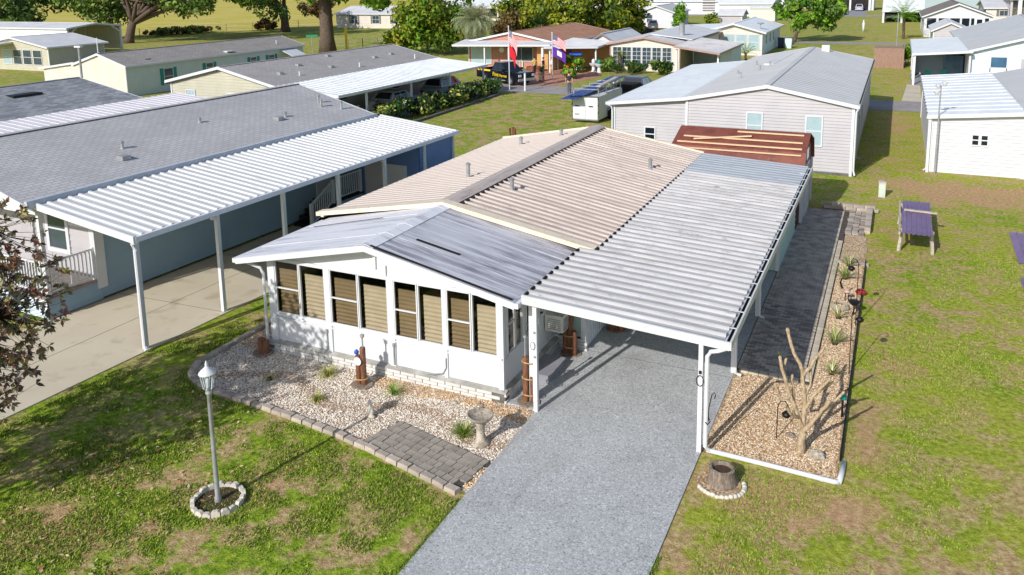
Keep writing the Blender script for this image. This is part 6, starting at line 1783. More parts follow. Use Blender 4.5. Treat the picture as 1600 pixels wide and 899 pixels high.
# ------------------------------------------------------------------ fence along the field
fen = thing('wire_fence', 'low wire fence along the yellow field at the upper left', 'fence', (-122, 90, 0))
fp = [Vector(p).to_3d() for p in ((-132, 62), (-126, 80), (-121, 92), (-116.5, 102), (-112, 112), (-106, 126))]
pmz = MB(); pmz.tube([(0, 0, 0), (0, 0, 1.5)], .06, 6); pme_ = pmz.mesh('fence_post', 'stumpwood')
wire = MB()
for a, c in zip(fp, fp[1:]):
    n = max(1, int((c - a).length / 4))
    for i in range(n):
        inst('fence_post', pme_, fen, a.lerp(c, i / n))
    for z in (.4, .8, 1.2, 1.48): wire.beam(a + Vector((0, 0, z)), c + Vector((0, 0, z)), .03, .03)
wire.split('rail_wire', 'galv', fen)
fe2 = thing('wire_fence', 'grey mesh fence on thin posts behind the big oak trunk', 'fence', (-62, 78, 0))
for i in range(9): inst('fence_post', pme_, fe2, (-66.5 + 2.1 * i, 76.5 + .55 * i, 0))
w = MB()
for z in (.5, 1.0, 1.45): w.beam((-66.5, 76.5, z), (-49.7, 80.9, z), .03, .03)
w.split('rail_wire', 'galv', fe2)

# ------------------------------------------------------------------ trees
tree('oak_tree', 'big spreading oak with a bare leaning limb beside the yellow field', 'tree', (-107, 78, 0), 12, (-101, 84, 10.5), (15, 12, 5.5), 8500, .40, G_OAK, 1, .75, 60, 2.3, .3, 14, lean=(2, 1), extra=[(-92, 93, 5.5, 2.4), (-90, 95, 4.2, 2.2), (-86, 98, 7.5, 2.6), (-110, 74, 8, 3), (-81, 104, 8.5, 2.2)])
tree('oak_tree', 'large oak with thick forked trunk rising past the top edge', 'tree', (-61.5, 72, 0), 13, (-57, 74, 11.5), (12, 9, 5.0), 11000, .4, G_LIME, 2, .95, 52, 2.0, .62, 9, extra=[(-50.5, 80, 6.2, 2.0), (-47, 82, 5.0, 1.7), (-52, 79, 4.8, 1.7), (-63, 69, 9, 2.0), (-46, 83, 7.5, 1.8), (-55.5, 76, 6.6, 1.5)])
tree('oak_tree', 'mid-sized leafy tree with short trunk at the field corner', 'tree', (-100, 108, 0), 10, (-104, 104, 9.2), (11, 8, 3.6), 7500, .45, G_LIME, 3, .8, 40, 2.3, .45, 7)
tree('small_tree', 'thin grey-green tree between the two oaks by the far fence', 'tree', (-88, 104, 0), 6, (-88, 104, 5.4), (4, 4, 2.4), 2200, .3, G_BRN * 1.0 + .02, 4, .3, 20, 1.1, .4, 6)
tree('dense_tree', 'dense dark green tree at the upper left corner behind the shelter', 'tree', (-122, 66, 0), 10, (-126, 66, 6.5), (10, 11, 5.5), 6500, .48, G_OAK, 5, .6, 44, 2.5, .4, 5)
tree('dense_tree', 'second dark tree to the right of the corner one, over the shelter roof', 'tree', (-117, 83, 0), 10, (-119, 82, 7.5), (7, 7, 5), 4200, .42, G_OAK, 6, .5, 34, 2.2, .4, 5)
bush('brush_pile', 'heap of dry brush at the end of the field fence', 'brush pile', (-108, 112, 0), (4.5, 3, 1.6), 1600, .3, G_BRN * .8, 7)
bush('hedge_row', 'strip of dry weeds growing along the field fence', 'weeds', (-117, 98.5, 0), (5, 12, .8), 4200, .3, np.concatenate([G_BRN, G_OAK]) * 1.25, 8, k=120)
bush('viburnum_bush', 'huge rounded yellow-green bush right of the grey roofs', 'bush', (-46.2, 73.5, 0), (6.6, 5, 4.3), 7000, .3, np.concatenate([G_YEL, G_LIME[:2]]) * .85, 9, k=50)
bush('viburnum_bush', 'lower yellow-green bush left of the huge rounded one', 'bush', (-51.5, 74, 0), (3.4, 3, 2.0), 2200, .28, G_YEL * .8, 10, k=24)
bush('brown_bush', 'brownish shrub between the palm and the red flag', 'bush', (-39.5, 82, 0), (2.4, 2.2, 3.4), 2000, .25, G_BRN, 11, k=24)
tree('citrus_tree', 'large yellow-green tree behind the terracotta roof', 'tree', (-35.5, 92, 0), 9, (-34, 93, 5.2), (7.6, 6, 4.6), 11000, .34, G_YEL, 12, .4, 60, 1.7, .3, 8)
tree('citrus_tree', 'smaller yellow-green tree left of the large one', 'tree', (-43.8, 96, 0), 6, (-43.8, 96, 4.2), (4, 3.5, 3.2), 4200, .3, G_YEL, 13, .25, 30, 1.2, .3, 6)
tree('citrus_tree', 'leafy tree right of the large yellow-green one, before the far porch', 'tree', (-30.5, 101, 0), 8, (-29.2, 101, 4.6), (4.6, 4, 4.4), 5000, .32, G_YEL, 14, .3, 36, 1.4, .3, 6)
tree('round_tree', 'round green tree with leaning trunk beside the back street', 'tree', (-5.7, 103.3, 0), 6.6, (-3.6, 104, 4.7), (4.6, 4.2, 2.7), 7500, .28, np.concatenate([G_LIME, G_OAK[:2]]), 15, .26, 46, 1.1, .3, 8, lean=(1.2, 0))
bush('cypress', 'pointed bright green shrub beside the far grey house', 'bush', (-28.6, 131, 0), (1.7, 1.6, 2.6), 1300, .25, G_LIME, 16, k=20)
bush('shrub', 'yellow-green shrub left of the grey utility shed', 'bush', (-23.8, 135, 0), (1.9, 1.5, 1.6), 900, .25, G_YEL, 17)
bush('shrub', 'bright green shrub beside the brown boarded enclosure', 'bush', (8.35, 76.5, 0), (.8, .8, 1.2), 800, .16, G_LIME, 18)
bush('hedge', 'clipped round hedge left of the cycad before the lattice porch', 'hedge', (-18.4, 61.5, 0), (1.5, 1.1, 1.0), 1600, .15, np.concatenate([G_YEL[1:3], G_OAK]), 19, 'shrubs before the lattice porch')
bush('hedge', 'low mixed hedge in the middle below the lattice windows', 'hedge', (-15.6, 61.3, 0), (1.7, .8, .75), 1600, .15, G_DARK, 20, 'shrubs before the lattice porch')
bush('hedge', 'rounded hedge at the right end below the lattice windows', 'hedge', (-12.9, 60.6, 0), (1.5, 1.0, .9), 1600, .15, np.concatenate([G_DARK, G_YEL[1:3]]), 21, 'shrubs before the lattice porch')
bush('flower_shrub', 'green and orange-flecked shrub at the foot of the flagpole with two flags', 'bush', (-20.0, 55.6, 0), (1.2, 1.0, 1.25), 1600, .15, np.concatenate([G_LIME, np.array([lin(210, 130, 40)])]), 22)
def palm(name, label, base, h, n, L, w, cols, seed, tr=.2, droop=.55, spread=1.15, skirt=0, bark='bark'):
    t = thing(name, label, 'palm', base); rng = np.random.default_rng(seed)
    b = MB(); z = np.linspace(0, h, 7)
    b.tube([(base[0] + .04 * math.sin(k), base[1], zz_) for k, zz_ in enumerate(z)], [tr * (1.15 if k % 2 else .95) for k in range(7)], 9); b.build('trunk', bark, t)
    V0 = []; F0 = []; C0 = []; o = 0
    for i in range(n):
        a = rng.uniform(0, 2 * math.pi); tilt = rng.uniform(.1, 1.0) * spread + (rng.random() < .35) * skirt
        d = np.array([math.cos(a), math.sin(a), 0]); s = np.array([-math.sin(a), math.cos(a), 0]); l = L * rng.uniform(.75, 1.1)
        p = np.array([0, 0, h - .05]); th = math.pi / 2 - tilt; pts = [p.copy()]
        for k in range(6):
            p = p + (d * math.cos(th) + np.array([0, 0, 1]) * math.sin(th)) * l / 6; th -= droop * (.25 + .5 * tilt) * .5; pts.append(p.copy())
        col = cols[rng.integers(0, len(cols))] * rng.uniform(.8, 1.2)
        for k in range(1, 7):
            for side in (-1, 1):
                for u_ in (0, .5):
                    q = pts[k - 1] * (1 - u_) + pts[k] * u_
                    e = q + (s * side * .8 + (pts[k] - pts[k - 1]) / (l / 6) * .6) * w * (1.15 - abs(k - 3) * .22) - np.array([0, 0, w * .35])
                    tw = (pts[k] - pts[k - 1]) * .22
                    V0 += [q - tw * .5, q + tw * .5, e]; F0.append((o, o + 1, o + 2)); C0 += [col] * 3; o += 3
    npobj('fronds', npmesh('fronds', np.array(V0), np.array(F0), 'leaf', np.array(C0)), t)
    return t
palm('pindo_palm', 'silvery palm with a drooping crown left of the red flag', (-38.3, 70.6, 0), 4.3, 190, 3.1, .75, G_SIL, 41, .4, .75, 1.3, .7)
palm('cycad', 'small cycad with a short trunk before the lattice windows', (-17.7, 62.9, 0), 1.5, 34, 1.1, .16, G_YEL, 42, .16, .5, 1.2)
palm('cycad', 'low spreading cycad in front of the clipped hedge', (-17.3, 60.4, 0), .35, 40, 1.2, .16, G_DARK, 43, .15, .5, 1.1)
palm('cycad', 'wide dark cycad in the middle of the hedge row', (-15.5, 59.6, 0), .35, 40, 1.3, .16, np.concatenate([G_DARK, G_YEL[:1]]), 44, .15, .5, 1.1)
palm('cycad', 'cycad on a stubby trunk beside the black pickup bonnet', (-21.9, 52.6, 0), .9, 36, 1.05, .15, G_DARK, 45, .25, .6, 1.1)
palm('small_palm', 'small bright palm beside the weathered grey carport', (-7.0, 72.5, 0), 1.1, 30, 1.7, .25, G_LIME, 46, .12, .6, 1.1)
palm('small_palm', 'feathery green palm near the screened porch house', (8.0, 112, 0), 3.0, 50, 3.0, .5, G_LIME, 47, .18, .7, 1.2)
palm('dark_palm', 'dark low palm behind the silvery one', (-36.6, 86, 0), 3.2, 36, 2.2, .4, G_DARK, 48, .25, .6, 1.2)
# hedge beside the long carport
hg = thing('croton_hedge', 'long dark green hedge with yellow leaves beside the long flat carport', 'hedge', (-23, 30, 0))
rngh = np.random.default_rng(60)
kk = 70; ys_ = np.linspace(26.5, 43.6, kk); Ch = np.stack([-22.9 + .04 * (ys_ - 26) + rngh.uniform(-.6, .6, kk), ys_, rngh.uniform(.35, 1.15, kk)], 1)
V, F, c = leaf_cloud(Ch, np.full(kk, .55), 5200, .16, G_CRO, rngh, aspect=.5); V[:, 2] = np.maximum(V[:, 2], .03)
npobj('foliage', npmesh('foliage', V - np.array((-23, 30, 0)), F, 'glossleaf', c), hg)
b = MB()
for y in np.arange(27, 43.5, .7): b.tube([(-22.9 + .04 * (y - 26), y, 0), (-22.8 + .04 * (y - 26), y + .1, .8)], [.03, .015], 5)
b.build('stem', 'darkbark', hg)
cb = thing('kerb_edging', 'pale concrete kerb curving round the long hedge', 'kerb', (-21.4, 36, 0))
cpts = [Vector(p).to_3d() for p in ((-21.2, 26.5), (-21.15, 31), (-21.3, 36), (-21.45, 40), (-21.6, 43), (-22.0, 43.9), (-23, 44.2))]
for a, c in zip(cpts, cpts[1:]):
    n = max(1, int((c - a).length / 1.0))
    for i in range(n):
        b = MB(); b.beam(a.lerp(c, i / n) + Vector((0, 0, .08)), a.lerp(c, (i + .985) / n) + Vector((0, 0, .08)), .22, .17); b.build('kerb_stone', 'mortar', cb)
# ------------------------------------------------------------------ flags, signs, posts
def flag_cloth(mb_, x, y, z, w, h, ang, sag, seed, nx=10, nz=6, uu=(0, 1), vv=(0, 1)):
    vs = []; fs = []
    for i in range(nx + 1):
        for j in range(nz + 1):
            u_ = uu[0] + (uu[1] - uu[0]) * i / nx; v_ = vv[0] + (vv[1] - vv[0]) * j / nz
            dx = u_ * w * math.cos(ang); dy = u_ * w * math.sin(ang) + .10 * math.sin(u_ * 7 + seed + v_ * 2) * u_
            vs.append((x + dx, y + dy, z - v_ * h - sag * u_ * u_ - sag * .25 * u_))
    for i in range(nx):
        for j in range(nz): a = i * (nz + 1) + j; fs.append((a, a + 1, a + nz + 2, a + nz + 1))
    mb_.add(vs, fs)
def solidify(o, t=.012):
    m_ = o.modifiers.new('thick', 'SOLIDIFY'); m_.thickness = t
    return o
def flagpole(label, x, y, h):
    t = thing('flagpole', label, 'flagpole', (x, y, 0))
    b = MB(); b.tube([(x, y, 0), (x, y, h)], .045, 8); b.ell((x, y, h + .05), (.07, .07, .07), 8, 5); b.build('pole', 'whitedirty', t)
def us_flag(label, x, y, z, w, h, ang, sag, seed):
    t = thing('flag', label, 'flag', (x, y, z))
    for i in range(13):
        b = MB(); flag_cloth(b, x, y, z, w, h, ang, sag, seed, 8, 1, (.4 if i < 7 else 0, 1), (i / 13, (i + 1) / 13))
        solidify(b.build('stripe', 'flagred' if i % 2 == 0 else 'flagwhite', t))
    b = MB(); flag_cloth(b, x, y, z, w, h, ang, sag, seed, 6, 4, (0, .4), (0, 7 / 13)); solidify(b.build('canton', 'flagnavy', t))
    b = MB()
    for r in range(5):
        for q in range(6):
            u_, v_ = .03 + .065 * q, .05 + .1 * r
            px_ = x + u_ * w * math.cos(ang); py_ = y + u_ * w * math.sin(ang) + .10 * math.sin(u_ * 7 + seed + v_ * 2) * u_; pz_ = z - v_ * h - sag * u_ * u_ - sag * .25 * u_
            b.bx(px_, py_, pz_, .03, .05, .03)
    stuff(b.build('star', 'flagwhite', t))
flagpole('white flagpole with a hanging flag over a red one beside the street', -22.1, 46.3, 5.35)
us_flag('stars and stripes hanging folded down the left flagpole', -22.02, 46.28, 5.1, .75, 1.1, -.2, .9, 1.0)
t = thing('flag', 'red flag hanging below the folded one on the left flagpole', 'flag', (-22.1, 46.3, 3.6))
b = MB(); flag_cloth(b, -22.02, 46.28, 3.9, .6, 1.05, -.2, .8, 2.2); solidify(b.build('cloth', 'flagred', t))
flagpole('white flagpole with two flying flags before the tan porch wall', -21.5, 54.3, 4.3)
us_flag('stars and stripes flying at the top of the right flagpole', -21.45, 54.3, 4.15, 1.45, .85, -.25, .55, .3)
t = thing('flag', 'purple flag with a white emblem flying under the stars and stripes', 'flag', (-21.5, 54.3, 3))
b = MB(); flag_cloth(b, -21.45, 54.3, 3.05, 1.45, .9, -.25, .5, .8); solidify(b.build('cloth', 'flagpurple', t))
b = MB(); flag_cloth(b, -21.45, 54.26, 3.05, 1.45, .9, -.25, .5, .8, 5, 4, (.38, .72), (.2, .7)); solidify(b.build('emblem', 'flagwhite', t), .03)
flagpole('short flagpole with a small drooping flag by the cream upper-left house', -62, 38, 4.3)
us_flag('small stars and stripes drooping behind the cream gable at the upper left', -61.9, 37.95, 3.1, .8, 1.2, .2, .7, .4)
t = thing('street_sign', 'small green street sign on a post in front of the big oak', 'sign', (-64, 72, 0))
b = MB(); b.tube([(-63.2, 71.0, 0), (-63.2, 71.0, 2.2)], .05, 6); b.build('post', 'galv', t)
b = MB(); b.bx(-63.2, 71.0, 2.3, 1.5, .06, .32, .6); b.build('plate', 'signgreen', t)
t = thing('marker_post', 'yellow marker post behind the grey shingle roof', 'post', (-62, 76.5, 0))
b = MB(); b.bx(-61.0, 75.5, 1.6, .3, .14, 3.2, .5); b.build('post', 'yellow', t)
t = thing('marker_post', 'white post at the kerb in front of the black pickup', 'post', (-20.6, 46.3, 0))
b = MB(); b.bx(-20.6, 46.2, .72, .13, .13, 1.45); b.build('post', 'white', t)
b = MB(); b.prism([(-20.68, 46.12, 1.45), (-20.52, 46.12, 1.45), (-20.6, 46.12, 1.55)], (0, .16, 0)); b.build('cap', 'white', t)
for x in (-14.2, -12.6):
    t = thing('marker_post', 'short white stake left of the blue roofing sheets' if x < -13 else 'short white stake behind the blue roofing sheets', 'post', (x, 50.3, 0))
    b = MB(); b.bx(x, 50.3, .5, .08, .08, 1.0); b.build('post', 'white', t)

# ------------------------------------------------------------------ vehicles (built along +x at the origin, then placed)
def place(t, x, y, rz):
    t.location = (x, y, 0); t.rotation_euler = (0, 0, rz)
def arch_profile(x0, x1, zb, top, wheels, r):
    """Side outline: bottom edge with round wheel openings, then the given top points back to the start."""
    p = []
    for wx in wheels:
        p.append((wx - r, zb))
        p += [(wx - r * math.cos(a), zb + r * math.sin(a)) for a in np.linspace(.15, math.pi - .15, 7)]
        p.append((wx + r, zb))
    return [(x0, zb)] + p + [(x1, zb)] + top
def wheels(t, xs, hw, r, rimm='chrome'):
    for x in xs:
        for s in (-1, 1):
            b = MB(); b.tube([(x, s * (hw - .22), r), (x, s * hw, r)], r, 18); w = b.build('wheel', 'rubber', t)
            b = MB(); b.tube([(x, s * (hw - .1), r), (x, s * (hw + .015), r)], r * .62, 14); b.build('rim', rimm, w)
            b = MB()
            for i in range(5):
                a = 2 * math.pi * i / 5
                b.beam((x, s * (hw + .02), r), (x + r * .56 * math.cos(a), s * (hw + .02), r + r * .56 * math.sin(a)), .07, .02, (0, 1, 0))
            b.build('spoke', 'galv', w)
def frustum(b, x0, x1, y0, z0, X0, X1, Y1, z1):
    v = [(x0, -y0, z0), (x1, -y0, z0), (x1, y0, z0), (x0, y0, z0), (X0, -Y1, z1), (X1, -Y1, z1), (X1, Y1, z1), (X0, Y1, z1)]
    b.add(v, [(3, 2, 1, 0), (4, 5, 6, 7), (0, 1, 5, 4), (1, 2, 6, 5), (2, 3, 7, 6), (3, 0, 4, 7)])
    return [Vector(p) for p in v]
def glass_on(v, idx, t, name, ins=(.08, .92, .15, .88), off=.012, m='glassdk'):
    """A pane let onto one face (bl, br, tr, tl) of the cab."""
    a, b_, c, d = (v[i] for i in idx)
    n = (b_ - a).cross(d - a).normalized()
    f = lambda u_, w_: a.lerp(b_, u_).lerp(d.lerp(c, u_), w_)
    q = [f(ins[0], ins[2]), f(ins[1], ins[2]), f(ins[1], ins[3]), f(ins[0], ins[3])]
    mb_ = MB(); mb_.prism([p - n * .01 for p in q], n * (off + .01)); return mb_.build(name, m, t)
def pickup(label, paint, decal=False, glass='glassdk', rack=False):
    t = thing('pickup_truck', label, 'pickup truck')
    hw = .96; R_ = .42; wx = (-1.75, 1.85)
    # front half and bed sides
    prof = arch_profile(-.78, 2.85, .42, [(2.92, .6), (2.9, 1.05), (2.72, 1.16), (1.3, 1.22), (-.78, 1.22)], (wx[1],), .52)
    b = MB(); b.prism([(x, -hw, z) for x, z in prof], (0, 2 * hw, 0)); b.build('body', paint, t)
    prof = arch_profile(-2.95, -.79, .45, [(-.79, 1.25), (-2.95, 1.25)], (wx[0],), .52)
    b = MB(); b.prism([(x, -hw, z) for x, z in prof], (0, .09, 0)); b.prism([(x, hw - .09, z) for x, z in prof], (0, .09, 0))
    b.split('bed_side', paint, t)
    b = MB(); b.box(-2.9, -hw + .09, .7, -.79, hw - .09, .78); b.build('bed_floor', 'black', t)
    b = MB(); b.box(-2.98, -hw + .1, .55, -2.9, hw - .1, 1.22); b.build('tailgate', paint, t)
    b = MB(); v = frustum(b, -.78, 1.3, .93, 1.21, -.55, .42, .74, 1.93); b.build('cab', paint, t)
    glass_on(v, (1, 2, 6, 5), t, 'windscreen', (.05, .95, .08, .92)); glass_on(v, (3, 0, 4, 7), t, 'rear_window', (.1, .9, .2, .88))
    for i, (u0, u1) in enumerate(((.06, .44), (.50, .82))):
        glass_on(v, (0, 1, 5, 4), t, 'side_window', (u0, u1, .12, .86), .012, glass); glass_on(v, (2, 3, 7, 6), t, 'side_window', (1 - u1, 1 - u0, .12, .86), .012, glass)
    wheels(t, wx, hw, R_)
    for s in (-1, 1):
        b = MB(); b.box(2.84, min(s * .6, s * .92), .82, 2.94, max(s * .6, s * .92), 1.02); b.build('headlight', 'headlamp', t)
        b = MB(); b.box(-2.99, min(s * .82, s * .97), .75, -2.93, max(s * .82, s * .97), 1.2); b.build('tail_light', 'redlamp', t)
        b = MB(); b.box(.95, min(s * .97, s * 1.2), 1.22, 1.13, max(s * .97, s * 1.2), 1.42); b.build('mirror', 'black', t)
        b = MB(); b.box(-1.1, min(s * .9, s * 1.0), .36, 1.2, max(s * .9, s * 1.0), .44); b.build('side_step', 'galv', t)
        for hx in (-.15, .75):
            b = MB(); b.box(hx, min(s * .96, s * .985), 1.06, hx + .2, max(s * .96, s * .985), 1.1); b.build('door_handle', 'chrome', t)
    b = MB(); b.box(2.88, -.58, .72, 2.95, .58, 1.05); b.build('grille', 'black', t)
    b = MB(); b.box(2.86, -.96, .45, 3.02, .96, .66); b.build('front_bumper', 'galv', t)
    b = MB(); b.box(-3.06, -.9, .48, -2.98, .9, .64); b.build('rear_bumper', 'chrome', t)
    b = MB(); b.box(-.78, -.93, 1.215, 1.3, .93, 1.225); b.build('belt_trim', 'galv', t)
    if decal:
        b = MB(); b.box(-2.75, -.985, 1.08, -.95, -.962, 1.22); b.build('stripe', 'yellow', t)
        for txt, sz, x, z in (('Fine', .52, -.62, .70), ('Homes', .36, .32, .68)):
            cu = D.curves.new('lettering', 'FONT'); cu.body = txt; cu.size = sz; cu.extrude = .006
            cu.materials.append(M['yellow']); tmp = D.objects.new('lettering_curve', cu); COL.objects.link(tmp)
            me_ = D.meshes.new_from_object(tmp.evaluated_get(bpy.context.evaluated_depsgraph_get())); D.objects.remove(tmp)
            o = D.objects.new('lettering', me_); COL.objects.link(o)
            o.parent = t; o.location = (x, -.972, z); o.rotation_euler = (math.pi / 2, 0, 0)
    if rack:
        b = MB(); b.box(-2.6, -.8, 1.25, -.9, .8, 1.6); b.build('load', 'dark', t)
    return t
tk = pickup('black crew-cab pickup with yellow lettering parked along the street', 'carblack', True)
place(tk, -24.6, 50.6, -.42)
tk = pickup('dark loaded pickup with pale cab seen beyond the white trailer', 'carblue', False, 'winpale', True)
place(tk, -10.2, 43.6, 1.45)
def sedan(label, paint, suv=False, L=4.6):
    t = thing('parked_car', label, 'car', group='parked cars')
    hw = .9; R_ = .33; wx = (-1.35, 1.4); zt = .95 if not suv else 1.08
    prof = arch_profile(-L / 2, L / 2, .28, [(L / 2 + .05, .5), (L / 2, .78), (1.15, zt), (-1.7, zt), (-L / 2, zt - .1)], wx, .4)
    b = MB(); b.prism([(x, -hw, z) for x, z in prof], (0, 2 * hw, 0)); b.build('body', paint, t)
    b = MB(); v = frustum(b, -1.95 if suv else -1.7, 1.2, .87, zt - .01, -1.6 if suv else -1.0, .3, .66, 1.72 if suv else 1.45); b.build('cabin', paint, t)
    glass_on(v, (1, 2, 6, 5), t, 'windscreen', (.06, .94, .08, .92)); glass_on(v, (3, 0, 4, 7), t, 'rear_window', (.1, .9, .15, .88))
    for u0, u1 in ((.08, .46), (.52, .86)):
        glass_on(v, (0, 1, 5, 4), t, 'side_window', (u0, u1, .12, .86)); glass_on(v, (2, 3, 7, 6), t, 'side_window', (1 - u1, 1 - u0, .12, .86))
    wheels(t, wx, hw, R_)
    for s in (-1, 1):
        b = MB(); b.box(L / 2 - .06, min(s * .55, s * .86), .6, L / 2 + .04, max(s * .55, s * .86), .74); b.build('headlight', 'headlamp', t)
        b = MB(); b.box(-L / 2 - .03, min(s * .6, s * .88), .65, -L / 2 + .04, max(s * .6, s * .88), .82); b.build('tail_light', 'redlamp', t)
    b = MB(); b.box(-L / 2 - .04, -.25, .5, -L / 2 + .02, .25, .62); b.build('licence_plate', 'whitedirty', t)
    return t
place(sedan('pale blue-grey car under the near half of the long white carport', 'carsilver'), -25.6, 34.2, math.pi / 2 - .02)
place(sedan('silver car under the street end of the long white carport', 'carsilver', True), -25.3, 41.0, math.pi / 2 - .02)
place(sedan('dark grey hatchback parked before the far grey gabled house', 'cargray', True), -32.6, 127.6, math.pi / 2 + .3)
place(sedan('dark car half hidden behind the lattice house chimney', 'carblack', True), -29.5, 110.5, .5)
place(sedan('silver car beside the dark one behind the white workshop', 'carsilver', True), -33.0, 106.0, .5)
place(sedan('dark grey car at the far left beside the cream house', 'carblack'), -78, 50.5, 2.5)
place(sedan('dark vehicle in the left bay of the far double carport', 'carblack', True), -6.4, 207.5, math.pi / 2)
place(sedan('white-fronted vehicle in the right bay of the far double carport', 'carsilver', True), -1.9, 207.5, math.pi / 2)
place(sedan('grey vehicle parked at the top beside the cream utility shed', 'cargray', True, 5.2), -19, 186, .2)
gc = thing('golf_cart', 'white golf cart with a blue canopy before the tan walls', 'golf cart')
b = MB(); b.prism([(x, -.6, z) for x, z in ((-1.15, .32), (1.2, .32), (1.25, .62), (.75, .82), (.55, .5), (-.15, .5), (-.2, .72), (-1.15, .8))], (0, 1.2, 0)); b.build('body', 'white', gc)
b = MB(); b.box(-.35, -.52, .72, .05, .52, .82); b.box(-.45, -.52, .8, -.33, .52, 1.15); b.split('seat', 'whitedirty', gc)
b = MB(); b.prism([(-1.05, -.62, 1.78), (1.0, -.62, 1.78), (.9, -.62, 1.9), (-.95, -.62, 1.9)], (0, 1.24, 0)); b.build('canopy', 'cartblue', gc)
for x, y in ((-.95, -.55), (-.95, .55), (.85, -.55), (.85, .55)):
    b = MB(); b.beam((x, y, .6), (x * .95, y, 1.8), .04, .04); b.build('canopy_post', 'black', gc)
b = MB(); b.prism([(.8, -.5, .85), (.8, .5, .85), (.78, .5, 1.55), (.78, -.5, 1.55)], (.02, 0, 0)); b.build('windscreen', 'winglass', gc)
for s in (-1, 1):
    b = MB(); b.box(1.18, min(s * .3, s * .5), .52, 1.27, max(s * .3, s * .5), .62); b.build('headlight', 'headlamp', gc)
wheels(gc, (-.8, .85), .6, .24)
place(gc, -21.6, 60.6, -1.25)
for k, (x, y) in enumerate(((-20.0, 61.4), (-19.2, 60.8))):
    t = thing('planter_pot', ('white pedestal planter right of the golf cart', 'white figurine planter beside the workshop wall')[k], 'planter', (x, y, 0))
    b = MB(); b.lathe([(.3, 0), (.2, .1), (.15, .5), (.4, .7), (.45, .85), (.3, .86)], (x, y, 0), 12); b.build('pot', 'white', t, auto=True)
    b = MB(); b.ell((x, y, 1.05), (.2, .2, .25)); b.build('plant', 'signgreen' if k else 'white', t, smooth=True)

# ------------------------------------------------------------------ people
def skin_obj(name, pts, edges, rad, m, parent, root=0, sub=1):
    me = D.meshes.new(name); me.from_pydata(pts, edges, []); me.materials.append(M[m])
    o = D.objects.new(name, me); COL.objects.link(o); o.parent = parent
    md = o.modifiers.new('skin', 'SKIN'); md.use_smooth_shade = True
    for i, r in enumerate(rad):
        me.skin_vertices[0].data[i].radius = (r, r) if not hasattr(r, '__len__') else r
        me.skin_vertices[0].data[i].use_root = (i == root)
    s_ = o.modifiers.new('sub', 'SUBSURF'); s_.levels = sub; s_.render_levels = sub
    return o
def person(label, x, y, rz, shirt, trousers, arms=((.25, .05, .82), (.25, .05, .82)), stride=.12, cap=None):
    """Standing figure facing +y before rotation; arms = (out, forward, hand height) for left and right."""
    t = thing('person', label, 'person')
    P = [(0, 0, .95), (0, 0, 1.15), (0, 0, 1.38), (0, 0, 1.50), (0, .02, 1.60), (0, .02, 1.72)]
    Rr = [.13, .125, .13, .06, .085, .08]; E = [(0, 1), (1, 2), (2, 3), (3, 4), (4, 5)]
    sP, sR, sE = [(0, 0, .92), (0, 0, 1.15), (0, 0, 1.36), (0, 0, 1.45)], [.15, .145, .15, .085], [(0, 1), (1, 2), (2, 3)]
    for s, (ao, af, hz) in zip((-1, 1), arms):
        i = len(P); sh = (s * .19, 0, 1.40); el = (s * (.19 + ao * .4), af * .2 - .02, 1.12); wr = (s * ao, af, hz + .06)
        P += [sh, el, wr, (s * ao, af + .01, hz)]; Rr += [.06, .045, .032, .03]; E += [(2, i), (i, i + 1), (i + 1, i + 2), (i + 2, i + 3)]
        h = i + 3
        for f_, (dx, dy, l) in enumerate(((-.03, .012, .08), (-.012, .02, .09), (.008, .02, .085), (.026, .012, .07))):
            k = len(P); P += [(s * ao + dx, af + dy, hz - l * .5), (s * ao + dx, af + dy + .015, hz - l)]; Rr += [.009, .008]; E += [(h, k), (k, k + 1)]
        k = len(P); P += [(s * ao - s * .02, af + .05, hz + .0), (s * ao - s * .03, af + .07, hz - .035)]; Rr += [.01, .009]; E += [(h, k), (k, k + 1)]
        j = len(sP); sP += [sh, ((sh[0] + el[0]) / 2, el[1] / 2, 1.25)]; sR += [.078, .07]; sE += [(2, j), (j, j + 1)]
    tP, tR, tE = [(0, 0, .98), (0, 0, .90)], [.145, .15], [(0, 1)]
    for s in (-1, 1):
        dy = s * stride
        i = len(P); P += [(s * .1, 0, .86), (s * .11, dy * .5 + .03, .48), (s * .11, dy, .09), (s * .11, dy + .13, .03)]; Rr += [.09, .06, .042, .04]; E += [(0, i), (i, i + 1), (i + 1, i + 2), (i + 2, i + 3)]
        j = len(tP); tP += [(s * .1, 0, .84), (s * .11, dy * .5 + .03, .48), (s * .11, dy, .10)]; tR += [.10, .082, .072]; tE += [(1, j), (j, j + 1), (j + 1, j + 2)]
    skin_obj('body', P, E, Rr, 'skin', t)
    skin_obj('shirt', sP, sE, sR, shirt, t); skin_obj('trousers', tP, tE, tR, trousers, t)
    b = MB(); b.ell((0, -.01, 1.70), (.095, .11, .085)); b.build('hair', 'hair', t, smooth=True)
    b = MB()
    for s in (-.034, .034): b.ell((s, .108, 1.665), (.014, .008, .009), 6, 4)
    b.ell((0, .118, 1.63), (.014, .02, .018), 6, 4); b.ell((0, .108, 1.595), (.028, .008, .006), 6, 4)
    b.build('face', 'hair', t)
    b = MB()
    for s in (-1, 1): b.ell((s * .11, s * stride + .07, .045), (.05, .13, .045), 8, 5)
    b.split('shoe', 'black', t)
    if cap:
        b = MB(); b.lathe([(.11, 0), (.105, .05), (.06, .1), (.01, .11)], (0, 0, 1.70), 10); b.prism([(-.08, .08, 1.70), (.08, .08, 1.70), (.06, .2, 1.69), (-.06, .2, 1.69)], (0, 0, .012)); b.build('cap', cap, t, smooth=True)
    t.location = (x, y, 0); t.rotation_euler = (0, 0, rz)
    return t
